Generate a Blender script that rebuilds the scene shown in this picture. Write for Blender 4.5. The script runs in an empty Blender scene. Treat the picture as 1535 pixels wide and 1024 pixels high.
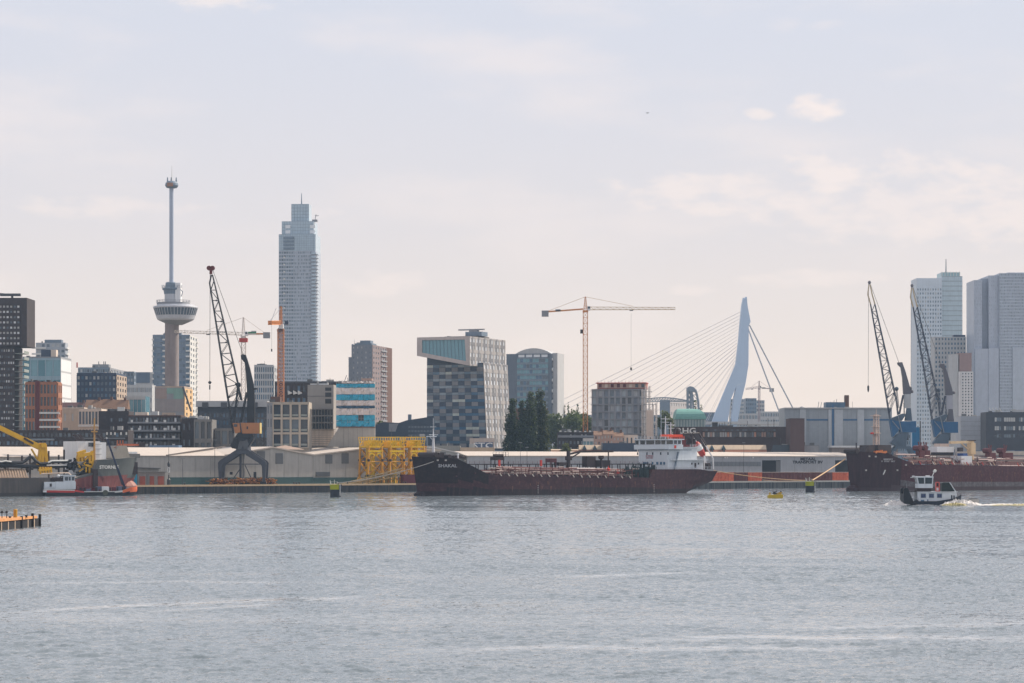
import bpy, math, random
import numpy as np
from mathutils import Vector, Matrix
random.seed(7); rng = np.random.default_rng(7)
S = bpy.context.scene
COL = S.collection
# ------------------------------------------------------------------ camera
F, CX, YH, H = 3420.0, 767.5, 690.0, 14.3
cd = bpy.data.cameras.new('camera'); cam = bpy.data.objects.new('camera', cd); COL.objects.link(cam)
cam.location = (0, 0, H); cam.rotation_euler = (math.pi/2, 0, 0)
cd.sensor_width = 36; cd.lens = 36*F/1535; cd.shift_y = (YH-512)/1535
cd.clip_start = 1; cd.clip_end = 20000
S.camera = cam
# ------------------------------------------------------------------ light
SUN_AZ, SUN_EL = 60.0, 42.0
saz, sel = math.radians(SUN_AZ), math.radians(SUN_EL)
sunvec = Vector((math.sin(saz)*math.cos(sel), math.cos(saz)*math.cos(sel), math.sin(sel)))
sl = bpy.data.lights.new('sun', 'SUN'); sl.energy = 5.0; sl.angle = math.radians(.5); sl.color = (1, .88, .74)
so = bpy.data.objects.new('sun', sl); COL.objects.link(so); so.rotation_euler = sunvec.to_track_quat('Z', 'Y').to_euler()
so.location = (300, 100, 400)
S.view_settings.view_transform = 'Standard'; S.view_settings.look = 'None'
S.view_settings.exposure = .2; S.view_settings.gamma = 1; S.view_settings.use_curve_mapping = False
S.cycles.max_bounces = 5; S.cycles.diffuse_bounces = 2; S.cycles.glossy_bounces = 3; S.cycles.volume_bounces = 0
S.cycles.transmission_bounces = 2; S.cycles.transparent_max_bounces = 6
S.cycles.use_denoising = True

W = bpy.data.worlds.new('World'); S.world = W; W.use_nodes = True
nt = W.node_tree; N = nt.nodes; L = nt.links; N.clear()
def nd(t, **k):
    n = N.new(t)
    for a, b in k.items(): setattr(n, a, b)
    return n
def math_(op, a, b=None, c=None, clamp=False):
    n = N.new('ShaderNodeMath'); n.operation = op; n.use_clamp = clamp
    for i, v in enumerate((a, b, c)):
        if v is None: continue
        if isinstance(v, (int, float)): n.inputs[i].default_value = v
        else: L.new(v, n.inputs[i])
    return n.outputs[0]
def mixc(f, a, b):
    n = N.new('ShaderNodeMix'); n.data_type = 'RGBA'
    for i, v in ((0, f), (6, a), (7, b)):
        if isinstance(v, (int, float)): n.inputs[i].default_value = v
        elif isinstance(v, tuple): n.inputs[i].default_value = (*v, 1)
        else: L.new(v, n.inputs[i])
    return n.outputs[2]
def maprange(v, a, b, c=0., d=1., smooth=True):
    n = N.new('ShaderNodeMapRange'); n.interpolation_type = 'SMOOTHSTEP' if smooth else 'LINEAR'
    L.new(v, n.inputs[0])
    for i, x in enumerate((a, b, c, d)): n.inputs[1+i].default_value = x
    return n.outputs[0]
SKY_K = .10
sky = nd('ShaderNodeTexSky', sky_type='NISHITA', sun_disc=False, sun_elevation=sel, sun_rotation=saz, air_density=1.2, dust_density=2.0, ozone_density=1.5)
tc = nd('ShaderNodeTexCoord'); sep = nd('ShaderNodeSeparateXYZ'); L.new(tc.outputs['Generated'], sep.inputs[0])
dx, dy, dz = sep.outputs
el = math_('ARCSINE', dz); az = math_('ARCTAN2', dx, dy)
# high thin veil that whitens the whole sky, thickest near the horizon
veilcol = mixc(maprange(el, .03, .22), (.775/SKY_K, .695/SKY_K, .665/SKY_K), (.635/SKY_K, .655/SKY_K, .735/SKY_K))
veilcol = mixc(maprange(el, .0, .11), (.91/SKY_K, .77/SKY_K, .66/SKY_K), veilcol)
veilf = maprange(el, .15, 1.5, .95, .72)
base = mixc(veilf, sky.outputs[0], veilcol)
# clouds: noise in (azimuth, elevation)
cmb = nd('ShaderNodeCombineXYZ')
L.new(az, cmb.inputs[0]); L.new(el, cmb.inputs[1])
mp = nd('ShaderNodeMapping'); mp.inputs['Scale'].default_value = (48, 100, 1); mp.inputs['Location'].default_value = (3.1, .4, 0)
L.new(cmb.outputs[0], mp.inputs[0])
cn = nd('ShaderNodeTexNoise'); cn.inputs['Scale'].default_value = 1.0; cn.inputs['Detail'].default_value = 8; cn.inputs['Roughness'].default_value = .56
L.new(mp.outputs[0], cn.inputs['Vector'])
cnv = cn.outputs['Fac']
cl = None
def blob(px, py, wx, wy, k=1., flat=.55):
    """a cumulus at the direction where the photograph shows one: soft below, sharper and bulging above"""
    global cl
    a0 = math.atan((px-CX)/F); e0 = math.atan((YH-py)/F); sa = wx/F; se = wy/F
    u = math_('DIVIDE', math_('SUBTRACT', az, a0), sa); v = math_('DIVIDE', math_('SUBTRACT', el, e0), se)
    r2 = math_('ADD', math_('MULTIPLY', u, u), math_('MULTIPLY', v, v))
    s = math_('SUBTRACT', math_('MULTIPLY_ADD', cnv, 2.2, -.55), math_('MULTIPLY', r2, .62))
    s = math_('MULTIPLY', maprange(s, .0, .75), k)
    cl = s if cl is None else math_('MAXIMUM', cl, s)
blob(1215, 166, 58, 23, .62); blob(1140, 174, 34, 13, .45)
blob(1265, 262, 120, 50, .5); blob(1080, 300, 210, 48, .42); blob(1440, 275, 150, 44, .45)
blob(1215, 420, 130, 18, .3); blob(1035, 436, 42, 12, .28); blob(330, 4, 110, 20, .45); blob(490, 318, 40, 17, .25)
blob(150, 316, 170, 22, .3); blob(560, 425, 130, 26, .26); blob(1540, 320, 260, 70, .42); blob(1340, 325, 280, 60, .36)
blob(1230, 45, 40, 12, .18); blob(1180, 38, 40, 16, .14)
mp2 = nd('ShaderNodeMapping'); mp2.inputs['Scale'].default_value = (9, 30, 1); mp2.inputs['Location'].default_value = (9.3, 2.2, 0)
L.new(cmb.outputs[0], mp2.inputs[0])
cn2 = nd('ShaderNodeTexNoise'); cn2.inputs['Scale'].default_value = 1.0; cn2.inputs['Detail'].default_value = 7
L.new(mp2.outputs[0], cn2.inputs['Vector'])
wide = math_('MULTIPLY', maprange(cn2.outputs['Fac'], .46, .74), maprange(el, .0, .5, .22, .5))
cl = math_('MAXIMUM', cl, wide)
skyc = mixc(cl, base, (.98/SKY_K, .83/SKY_K, .745/SKY_K))
bg = nd('ShaderNodeBackground'); bg.inputs['Strength'].default_value = SKY_K
L.new(skyc, bg.inputs['Color'])
ow = nd('ShaderNodeOutputWorld'); L.new(bg.outputs[0], ow.inputs[0])

# ------------------------------------------------------------------ helpers
def X(px, d): return (px-CX)*d/F
def Z(py, d): return H+(YH-py)*d/F
def MP(d): return d/F           # metres per photo pixel

MATS = {}
def mat(name, col, rough=.65, metal=0., var=.18, scale=.35, streak=.15, spec=.4, bump=0., col2=None):
    if name in MATS: return MATS[name]
    m = bpy.data.materials.new(name); m.use_nodes = True; t = m.node_tree; n = t.nodes; l = t.links
    b = n['Principled BSDF']
    b.inputs['Roughness'].default_value = rough; b.inputs['Metallic'].default_value = metal
    b.inputs['Specular IOR Level'].default_value = spec
    g = n.new('ShaderNodeNewGeometry'); 
    no = n.new('ShaderNodeTexNoise'); no.inputs['Scale'].default_value = scale; no.inputs['Detail'].default_value = 6; no.inputs['Roughness'].default_value = .65
    l.new(g.outputs['Position'], no.inputs['Vector'])
    mpn = n.new('ShaderNodeMapping'); mpn.inputs['Scale'].default_value = (1.1, 1.1, .07)
    l.new(g.outputs['Position'], mpn.inputs[0])
    ns = n.new('ShaderNodeTexNoise'); ns.inputs['Scale'].default_value = 1.0; ns.inputs['Detail'].default_value = 4
    l.new(mpn.outputs[0], ns.inputs['Vector'])
    def mth(op, a, b_, c=None):
        q = n.new('ShaderNodeMath'); q.operation = op
        for i, v in enumerate((a, b_, c)):
            if v is None: continue
            if isinstance(v, (int, float)): q.inputs[i].default_value = v
            else: l.new(v, q.inputs[i])
        return q.outputs[0]
    f = mth('MULTIPLY_ADD', no.outputs['Fac'], 2*var, 1-var)
    f = mth('MULTIPLY', f, mth('MULTIPLY_ADD', ns.outputs['Fac'], 2*streak, 1-streak))
    vm = n.new('ShaderNodeVectorMath'); vm.operation = 'SCALE'
    if col2 is not None:
        mx = n.new('ShaderNodeMix'); mx.data_type = 'RGBA'; mx.inputs[6].default_value = (*col, 1); mx.inputs[7].default_value = (*col2, 1)
        no2 = n.new('ShaderNodeTexNoise'); no2.inputs['Scale'].default_value = scale*2.3; no2.inputs['Detail'].default_value = 8; no2.inputs['Roughness'].default_value = .7
        l.new(mpn.outputs[0] if streak > .3 else g.outputs['Position'], no2.inputs['Vector'])
        r = n.new('ShaderNodeMapRange'); r.inputs[1].default_value = .48; r.inputs[2].default_value = .66; l.new(no2.outputs['Fac'], r.inputs[0])
        l.new(r.outputs[0], mx.inputs[0]); l.new(mx.outputs[2], vm.inputs[0])
    else: vm.inputs[0].default_value = col
    l.new(f, vm.inputs['Scale']); l.new(vm.outputs[0], b.inputs['Base Color'])
    if bump:
        bp = n.new('ShaderNodeBump'); bp.inputs['Strength'].default_value = bump; bp.inputs['Distance'].default_value = .2
        l.new(no.outputs['Fac'], bp.inputs['Height']); l.new(bp.outputs[0], b.inputs['Normal'])
    MATS[name] = m; return m
def leafmat(name, col):
    m = mat(name, col, .55, var=.5, scale=.45, streak=0, spec=.25)
    t = m.node_tree; n = t.nodes; l = t.links; b = n['Principled BSDF']; o = n['Material Output']
    tr = n.new('ShaderNodeBsdfTranslucent'); mx = n.new('ShaderNodeMixShader'); mx.inputs[0].default_value = .3
    tr.inputs[0].default_value = (col[0]*1.7, col[1]*1.7, col[2]*.8, 1)
    l.new(b.outputs[0], mx.inputs[1]); l.new(tr.outputs[0], mx.inputs[2]); l.new(mx.outputs[0], o.inputs[0])
    return m

OFF = {}
def tag(o, label=None, cat=None, group=None, kind=None):
    if label: o['label'] = label
    if cat: o['category'] = cat
    if group: o['group'] = group
    if kind: o['kind'] = kind
    return o
class Frame:
    """a local frame: origin on the ground, u to the right along the front, v away from the viewer"""
    def __init__(s, px, d, ang=0., x=None):
        s.O = Vector((X(px, d) if x is None else x, d)); s.a = math.radians(ang)
        s.e = Vector((math.cos(s.a), math.sin(s.a))); s.n = Vector((-math.sin(s.a), math.cos(s.a)))
    def w(s, u, v): p = s.O+s.e*u+s.n*v; return (p.x, p.y)
    def u(s, px, v=0.):
        k = (px-CX)/F; q = s.O+s.n*v
        return (k*q.y-q.x)/(s.e.x-k*s.e.y)
    def v(s, px, u=0.):
        k = (px-CX)/F; q = s.O+s.e*u
        return (k*q.y-q.x)/(s.n.x-k*s.n.y)
    def d(s, u, v=0.): return (s.O+s.e*u+s.n*v).y
    def z(s, py, u, v=0.): return Z(py, s.d(u, v))
    def p(s, px, py, v=0.):
        u = s.u(px, v); return (u, v, s.z(py, u, v))
    def root(s, name, label, cat, group=None, z=0.):
        o = bpy.data.objects.new(name, None); COL.objects.link(o); o.empty_display_size = 2
        o.location = (s.O.x, s.O.y, z); o.rotation_euler = (0, 0, s.a)
        OFF[o.name] = Vector((0, 0, z)); s.r = o
        return tag(o, label, cat, group)
class MB:
    def __init__(s): s.v = []; s.f = []; s.m = []
    def quad(s, a, b, c, d, mi=0):
        i = len(s.v); s.v += [a, b, c, d]; s.f.append((i, i+1, i+2, i+3)); s.m.append(mi); return s
    def poly(s, pts, mi=0):
        i = len(s.v); s.v += list(pts); s.f.append(tuple(range(i, i+len(pts)))); s.m.append(mi); return s
    def hexa(s, p, mi=0):
        i = len(s.v); s.v += p
        for q in ((0, 3, 2, 1), (4, 5, 6, 7), (0, 1, 5, 4), (1, 2, 6, 5), (2, 3, 7, 6), (3, 0, 4, 7)):
            s.f.append(tuple(i+k for k in q)); s.m.append(mi)
        return s
    def box(s, x0, x1, y0, y1, z0, z1, mi=0):
        return s.hexa([(x0, y0, z0), (x1, y0, z0), (x1, y1, z0), (x0, y1, z0), (x0, y0, z1), (x1, y0, z1), (x1, y1, z1), (x0, y1, z1)], mi)
    def beam(s, p, q, w, h=None, mi=0, up=(0, 0, 1)):
        p = Vector(p); q = Vector(q); h = w if h is None else h
        d = (q-p).normalized(); a = d.cross(Vector(up))
        if a.length < 1e-4: a = d.cross(Vector((1, 0, 0)))
        a.normalize(); b = a.cross(d); a = a*w/2; b = b*h/2
        return s.hexa([tuple(v) for v in (p-a-b, p+a-b, p+a+b, p-a+b, q-a-b, q+a-b, q+a+b, q-a+b)], mi)
    def tube(s, p, q, r, r2=None, n=8, mi=0, cap=True):
        p = Vector(p); q = Vector(q); r2 = r if r2 is None else r2
        d = (q-p).normalized(); a = d.cross(Vector((0, 0, 1)))
        if a.length < 1e-3: a = Vector((1, 0, 0))
        a.normalize(); b = a.cross(d); i = len(s.v)
        for c, rr in ((p, r), (q, r2)):
            for k in range(n):
                t = 2*math.pi*k/n; s.v.append(tuple(c+(a*math.cos(t)+b*math.sin(t))*rr))
        for k in range(n):
            s.f.append((i+k, i+(k+1) % n, i+n+(k+1) % n, i+n+k)); s.m.append(mi)
        if cap:
            s.f.append(tuple(range(i, i+n))); s.f.append(tuple(range(i+n, i+2*n))); s.m += [mi, mi]
        return s
    def path(s, pts, r, n=6, mi=0):
        for a, b in zip(pts, pts[1:]): s.tube(a, b, r, n=n, mi=mi)
        return s
    def lathe(s, cx, cy, prof, n=24, mi=0):
        i = len(s.v)
        for r, z in prof:
            for k in range(n):
                t = 2*math.pi*k/n; s.v.append((cx+r*math.cos(t), cy+r*math.sin(t), z))
        for j in range(len(prof)-1):
            for k in range(n):
                s.f.append((i+j*n+k, i+j*n+(k+1) % n, i+(j+1)*n+(k+1) % n, i+(j+1)*n+k)); s.m.append(mi)
        s.f.append(tuple(i+k for k in range(n))); s.m.append(mi)
        s.f.append(tuple(i+(len(prof)-1)*n+k for k in range(n))); s.m.append(mi)
        return s
    def prism(s, poly, z0, z1, mi=0, top=None):
        n = len(poly); i = len(s.v)
        s.v += [(x, y, z0) for x, y in poly]+[(x, y, z1) for x, y in poly]
        for k in range(n):
            s.f.append((i+k, i+(k+1) % n, i+n+(k+1) % n, i+n+k)); s.m.append(mi)
        s.f.append(tuple(range(i, i+n))); s.m.append(mi)
        s.f.append(tuple(range(i+n, i+2*n))); s.m.append(mi if top is None else top)
        return s
    def ext(s, pts, vec, mi=0):
        """extrude a planar polygon of 3-D points along vec"""
        n = len(pts); i = len(s.v); vx, vy, vz = vec
        s.v += [tuple(p) for p in pts]+[(p[0]+vx, p[1]+vy, p[2]+vz) for p in pts]
        for k in range(n):
            s.f.append((i+k, i+(k+1) % n, i+n+(k+1) % n, i+n+k)); s.m.append(mi)
        s.f.append(tuple(range(i, i+n))); s.f.append(tuple(range(i+n, i+2*n))); s.m += [mi, mi]
        return s
    def ball(s, c, r, n=8, mi=0, sz=1.):
        pr = [(max(.02, math.sin(math.pi*j/(n//2)))*r, c[2]-math.cos(math.pi*j/(n//2))*r*sz) for j in range(n//2+1)]
        return s.lathe(c[0], c[1], pr, n, mi)
    def lattice(s, p, q, w0, h0, w1, h1, n, ch, br, up=(0, 0, 1), mi=0, mib=None, tri=False):
        """a four-chord (or three-chord) trussed boom from p to q"""
        p = Vector(p); q = Vector(q); d = (q-p).normalized(); a = d.cross(Vector(up))
        if a.length < 1e-4: a = Vector((1, 0, 0))
        a.normalize(); b = a.cross(d); mib = mi if mib is None else mib
        cs = [(-.5, -.5), (.5, -.5), (.5, .5), (-.5, .5)] if not tri else [(-.5, -.5), (.5, -.5), (0, .5)]
        R = []
        for k in range(n+1):
            t = k/n; c = p.lerp(q, t); w = w0+(w1-w0)*t; h = h0+(h1-h0)*t
            R.append([c+a*(w*x)+b*(h*y) for x, y in cs])
        m = len(cs)
        for j in range(m): s.beam(R[0][j], R[n][j], ch, mi=mi, up=tuple(b))
        for k in range(n):
            for j in range(m):
                A, B = (R[k][j], R[k+1][(j+1) % m]) if (k+j) % 2 else (R[k][(j+1) % m], R[k+1][j])
                s.beam(A, B, br, mi=mib, up=tuple(d)); s.beam(R[k+1][j], R[k+1][(j+1) % m], br, mi=mib, up=tuple(d))
        return s
    def mesh(s, name, mats, off=None):
        me = bpy.data.meshes.new(name); vs = s.v
        if off is not None and off.length > 0: vs = [(a-off.x, b-off.y, c-off.z) for a, b, c in vs]
        me.from_pydata(vs, [], s.f)
        for m in (mats if isinstance(mats, (list, tuple)) else [mats]): me.materials.append(m)
        if any(s.m): me.polygons.foreach_set('material_index', s.m)
        me.update(); return me
    def build(s, name, mats, parent=None, label=None, cat=None, group=None, kind=None):
        r = parent
        while r is not None and r.parent is not None: r = r.parent
        off = OFF.get(r.name) if r is not None else None
        if not s.v: return None
        o = bpy.data.objects.new(name, s.mesh(name, mats, off)); COL.objects.link(o)
        if parent is not None: o.parent = parent
        return tag(o, label, cat, group, kind)
def inst(me, name, parent, loc, rz=0.):
    o = bpy.data.objects.new(name, me); COL.objects.link(o); o.parent = parent
    r = parent
    while r.parent is not None: r = r.parent
    o.location = Vector(loc)-OFF.get(r.name, Vector((0, 0, 0))); o.rotation_euler = (0, 0, rz)
    return o
def copy_tree(o, parent=None):
    c = o.copy(); COL.objects.link(c); c.parent = parent
    for ch in o.children: copy_tree(ch, c)
    return c
GZ = 3.6

# text is real curve geometry turned into mesh; local x right, z up
def text_mesh(txt, size, depth, bold=0.):
    cu = bpy.data.curves.new('lettering', 'FONT'); cu.body = txt; cu.size = size; cu.extrude = depth/2; cu.offset = bold
    cu.align_x = 'CENTER'; cu.align_y = 'CENTER'; cu.resolution_u = 2
    o = bpy.data.objects.new('lettering', cu); COL.objects.link(o)
    dg = bpy.context.evaluated_depsgraph_get(); me = bpy.data.meshes.new_from_object(o.evaluated_get(dg))
    bpy.data.objects.remove(o); me.transform(Matrix.Rotation(math.pi/2, 4, 'X')); return me
def lettering(txt, size, parent, loc, m, rz=0., depth=.06, sx=1., bold=0., name='lettering'):
    me = text_mesh(txt, size, depth, bold); me.transform(Matrix.Diagonal((sx, 1, 1, 1))); me.materials.clear(); me.materials.append(m)
    return inst(me, name, parent, loc, rz)

# ------------------------------------------------------------------ building kit
GL = [mat('glass_dark', (.035, .05, .07), .12, var=.3, streak=0, spec=.6), mat('glass_mid', (.10, .14, .18), .15, var=.3, streak=0, spec=.6),
      mat('glass_blind', (.42, .43, .43), .4, var=.15, streak=0), mat('glass_blue', (.07, .15, .24), .12, var=.3, streak=0, spec=.6)]
GL_DARK = [GL[0], GL[0], GL[1]]; GL_MIX = [GL[0], GL[1], GL[1], GL[2]]; GL_LIGHT = [GL[2], GL[2], GL[1]]
ROOFM = [mat('roof_plant_pale', (.38, .38, .37), .7), mat('roof_plant_dark', (.12, .125, .13), .7)]
GS = [mat('glass_sky_painted', (.20, .26, .31), .15, spec=.8), mat('glass_sky_painted_dim', (.14, .20, .26), .15, spec=.8), mat('glass_sky_painted_pale', (.30, .36, .41), .15, spec=.8)]  # sky reflection and distance haze put into the pane colour
class Bld:
    """box block in a local frame; faces front (v=v0), left (u=u0), right (u=u1)"""
    def __init__(s, fr, name, label, cat, u0, u1, v0, v1, z1, wallm, z0=GZ, group=None, roofm=None, root=None, wall='wall'):
        s.fr, s.u0, s.u1, s.v0, s.v1, s.z0, s.z1 = fr, u0, u1, v0, v1, z0, z1
        s.r = root if root is not None else fr.root(name, label, cat, group, GZ)
        s.wm = wallm
        m = MB(); m.box(u0, u1, v0, v1, z0-.6, z1); 
        s.core = m.build(wall, wallm, s.r)
        if roofm:
            rq_ = random.Random(int((u1-u0)*97+z1*31))
            for _ in range(rq_.choice((2, 3, 4))):
                if u1-u0 < 7 or v1-v0 < 7: break
                a_ = rq_.uniform(u0+1, u1-4); c_ = rq_.uniform(v0+1, v0+min(5, v1-v0-4)); MB().box(a_, a_+rq_.uniform(.8, 3), c_, c_+rq_.uniform(.8, 3), z1+.13, z1+rq_.uniform(.8, 2.0)).build('roof_unit', rq_.choice([ROOFM[0], ROOFM[1]]), s.r)
            if rq_.random() < .6: a_ = rq_.uniform(u0+1, u1-1); MB().tube((a_, v0+2, z1), (a_, v0+2, z1+rq_.uniform(2, 4.5)), .09, n=5).build('antenna', ROOFM[1], s.r)
            MB().box(u0+.2, u1-.2, v0+.2, v1-.2, z1, z1+.12).build('roof', roofm, s.r)
    def pt(s, face, a, t, z):
        return {'front': (a, s.v0-t, z), 'right': (s.u1+t, a, z), 'left': (s.u0-t, a, z)}[face]
    def fb(s, m, face, a0, a1, t0, t1, z0, z1, mi=0):
        P = [s.pt(face, a, t, z) for z in (z0, z1) for a, t in ((a0, t0), (a1, t0), (a1, t1), (a0, t1))]
        return m.hexa(P, mi)
    def rng(s, face): return (s.u0, s.u1) if face == 'front' else (s.v0, s.v1)
    def grid(s, face, nc, nr, wf=.6, hf=.55, a=None, z=None, rec=.4, wm=None, panes=GL_MIX, name='facade_grid', sill=False, p_skip=0.):
        a0, a1 = a or s.rng(face); z0, z1 = z or (s.z0, s.z1)
        cw, rh = (a1-a0)/nc, (z1-z0)/nr; g = MB(); wm = wm or s.wm
        pw, bh = cw*(1-wf), rh*(1-hf)
        for i in range(nc+1):
            c = a0+i*cw; l = max(a0, c-pw/2); r = min(a1, c+pw/2)
            if r-l > .02: s.fb(g, face, l, r, .0, rec, z0, z1)
        for j in range(nr+1):
            c = z0+j*rh; b = max(z0, c-bh/2); t = min(z1, c+bh/2)
            if t-b > .02: s.fb(g, face, a0, a1, .0, rec-.03, b, t)
        g.build(name, wm, s.r)
        d = s.fr.d((s.u0+s.u1)/2, s.v0); wpx, hpx = cw*wf/MP(d), rh*hf/MP(d)
        mats = list(dict.fromkeys(panes)); idx = {m: k for k, m in enumerate(mats)}
        ms = [idx[m] for m in panes]
        hw, hh = cw*wf/2, rh*hf/2
        if wpx >= 9 and hpx >= 6 and nc*nr <= 300:
            mes = []
            for m in mats:
                q = MB(); P = [s.pt(face, x, 0, zz) for x, zz in ((-hw, -hh), (hw, -hh), (hw, hh), (-hw, hh))]
                o = s.pt(face, 0, 0, 0); k = [(p[0]-o[0], p[1]-o[1], p[2]) for p in P]
                q.poly(k); mes.append(q.mesh('window', m))
            for i in range(nc):
                for j in range(nr):
                    inst(mes[random.choice(ms)], 'window', s.r, s.pt(face, a0+(i+.5)*cw, .06, z0+(j+.5)*rh))
        else:
            q = MB()
            for i in range(nc):
                for j in range(nr):
                    c, zc = a0+(i+.5)*cw, z0+(j+.5)*rh
                    q.quad(s.pt(face, c-hw, .06, zc-hh), s.pt(face, c+hw, .06, zc-hh), s.pt(face, c+hw, .06, zc+hh), s.pt(face, c-hw, .06, zc+hh), random.choice(ms))
            q.build('windows', mats, s.r, kind='stuff')
        return s
    def balc(s, face, nr, a=None, z=None, depth=1.5, slabm=None, railm=None, rh=1.0, th=.25, each=True):
        """balcony rows: slab with a railing along its edge"""
        a0, a1 = a or s.rng(face); z0, z1 = z or (s.z0, s.z1); h = (z1-z0)/nr
        J = MB()
        for j in range(nr):
            zz = z0+j*h; m = MB() if each else J
            s.fb(m, face, a0, a1, .01, depth, zz, zz+th, 0); s.fb(m, face, a0, a1, depth-.08, depth+.02, zz+th, zz+th+rh, 1)
            if each: m.build('balcony', [slabm or s.wm, railm or s.wm], s.r)
        if not each: J.build('balconies', [slabm or s.wm, railm or s.wm], s.r, kind='stuff')
        return s
    def roofbox(s, u0, u1, v0, v1, h, m, name='roof_unit'):
        MB().box(u0, u1, v0, v1, s.z1+.02, s.z1+h).build(name, m, s.r); return s
    def parapet(s, h=.8, t=.35, m=None, over=.0):
        q = MB(); o = over
        q.box(s.u0-o, s.u1+o, s.v0-o, s.v0+t, s.z1, s.z1+h); q.box(s.u0-o, s.u1+o, s.v1-t, s.v1+o, s.z1, s.z1+h)
        q.box(s.u0-o, s.u0+t, s.v0+t, s.v1-t, s.z1, s.z1+h); q.box(s.u1-t, s.u1+o, s.v0+t, s.v1-t, s.z1, s.z1+h)
        q.build('parapet', m or s.wm, s.r); return s
    def clutter(s, n, m, hmax=2.5, wmax=4.):
        for k in range(n):
            u = random.uniform(s.u0+1, s.u1-wmax-1) if s.u1-s.u0 > wmax+3 else s.u0+.5
            v = random.uniform(s.v0+1, max(s.v0+1.1, s.v1-wmax-1)); w = random.uniform(1, wmax)
            s.roofbox(u, min(u+w, s.u1-.3), v, v+random.uniform(1, wmax), random.uniform(.8, hmax), m)
        return s
def corner(x0, xm, x1, d, top, ang, name, label, cat, wallm, dep=16., group=None, roofm=None, z0=GZ):
    """block whose near right corner stands at column xm: front to x0, right side to x1"""
    fr = Frame(xm, d, ang); u0 = fr.u(x0); v1 = fr.v(x1) if x1 is not None and x1 > xm else dep
    return Bld(fr, name, label, cat, u0, 0, 0, v1, Z(top, d), wallm, z0, group, roofm)
def lcorner(x0, xm, x1, d, top, ang, name, label, cat, wallm, dep=16., group=None, roofm=None, z0=GZ):
    """block whose near left corner stands at column xm: left side from x0, front to x1"""
    fr = Frame(xm, d, ang); u1 = fr.u(x1); v1 = fr.v(x0) if x0 is not None and x0 < xm else dep
    return Bld(fr, name, label, cat, 0, u1, 0, v1, Z(top, d), wallm, z0, group, roofm)

# ------------------------------------------------------------------ quay line and ground
QF = Frame(230, 968, 34.2)
def wq(px, v=0): u = QF.u(px, v); return (u, v)
concrete = mat('concrete', (.33, .31, .28), .8); concrete_d = mat('concrete_dark', (.17, .165, .16), .8)
steel_dark = mat('steel_dark', (.035, .037, .042), .5); white_p = mat('white_paint', (.72, .73, .74), .5, var=.08)
uL, uR = -420., 760.
Lw = [QF.w(uL, .5), QF.w(uR, .5), (2800, 1500), (2800, 3500), (-2800, 3500), (-2800, 700)]
m = MB(); m.poly([(x, y, GZ) for x, y in Lw]); m.build('ground', mat('ground', (.24, .215, .185), .95, var=.35, scale=.05, streak=0), kind='structure')
qw = QF.root('quay_wall', None, None, z=0); del OFF[qw.name]; OFF[qw.name] = Vector((0, 0, 0)); qw['kind'] = 'structure'
capm = mat('quay_cope', (.55, .40, .25), .8); wallm = mat('quay_sheet_piling', (.035, .036, .04), .7, col2=(.10, .085, .07), streak=.45); capg = mat('quay_cope_grey', (.42, .41, .38), .8)
wallg = mat('quay_wall_grey', (.07, .075, .08), .7, col2=(.16, .16, .15), streak=.45)
u = uL; k = 0
pm = [MB().box(0, 7.96, -.45, .6, -3, GZ-.55).mesh('wall_panel', w) for w in (wallm, wallg)]
cm = [MB().box(0, 7.97, -.75, 1.1, GZ-.55, GZ+.18).mesh('coping', w) for w in (capm, capg)]
rib = MB().box(-.25, .25, -.62, -.46, -3, GZ-.56).mesh('fender', steel_dark)
for k in range(int((uR-uL)/8)):
    u = uL+8*k; s = 1 if u > 200 else 0
    inst(pm[s], 'wall_panel', qw, (u, 0, 0)); inst(cm[s], 'coping', qw, (u, 0, 0))
    if -170 < u < 460: inst(rib, 'fender', qw, (u+4, 0, 0))
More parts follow.
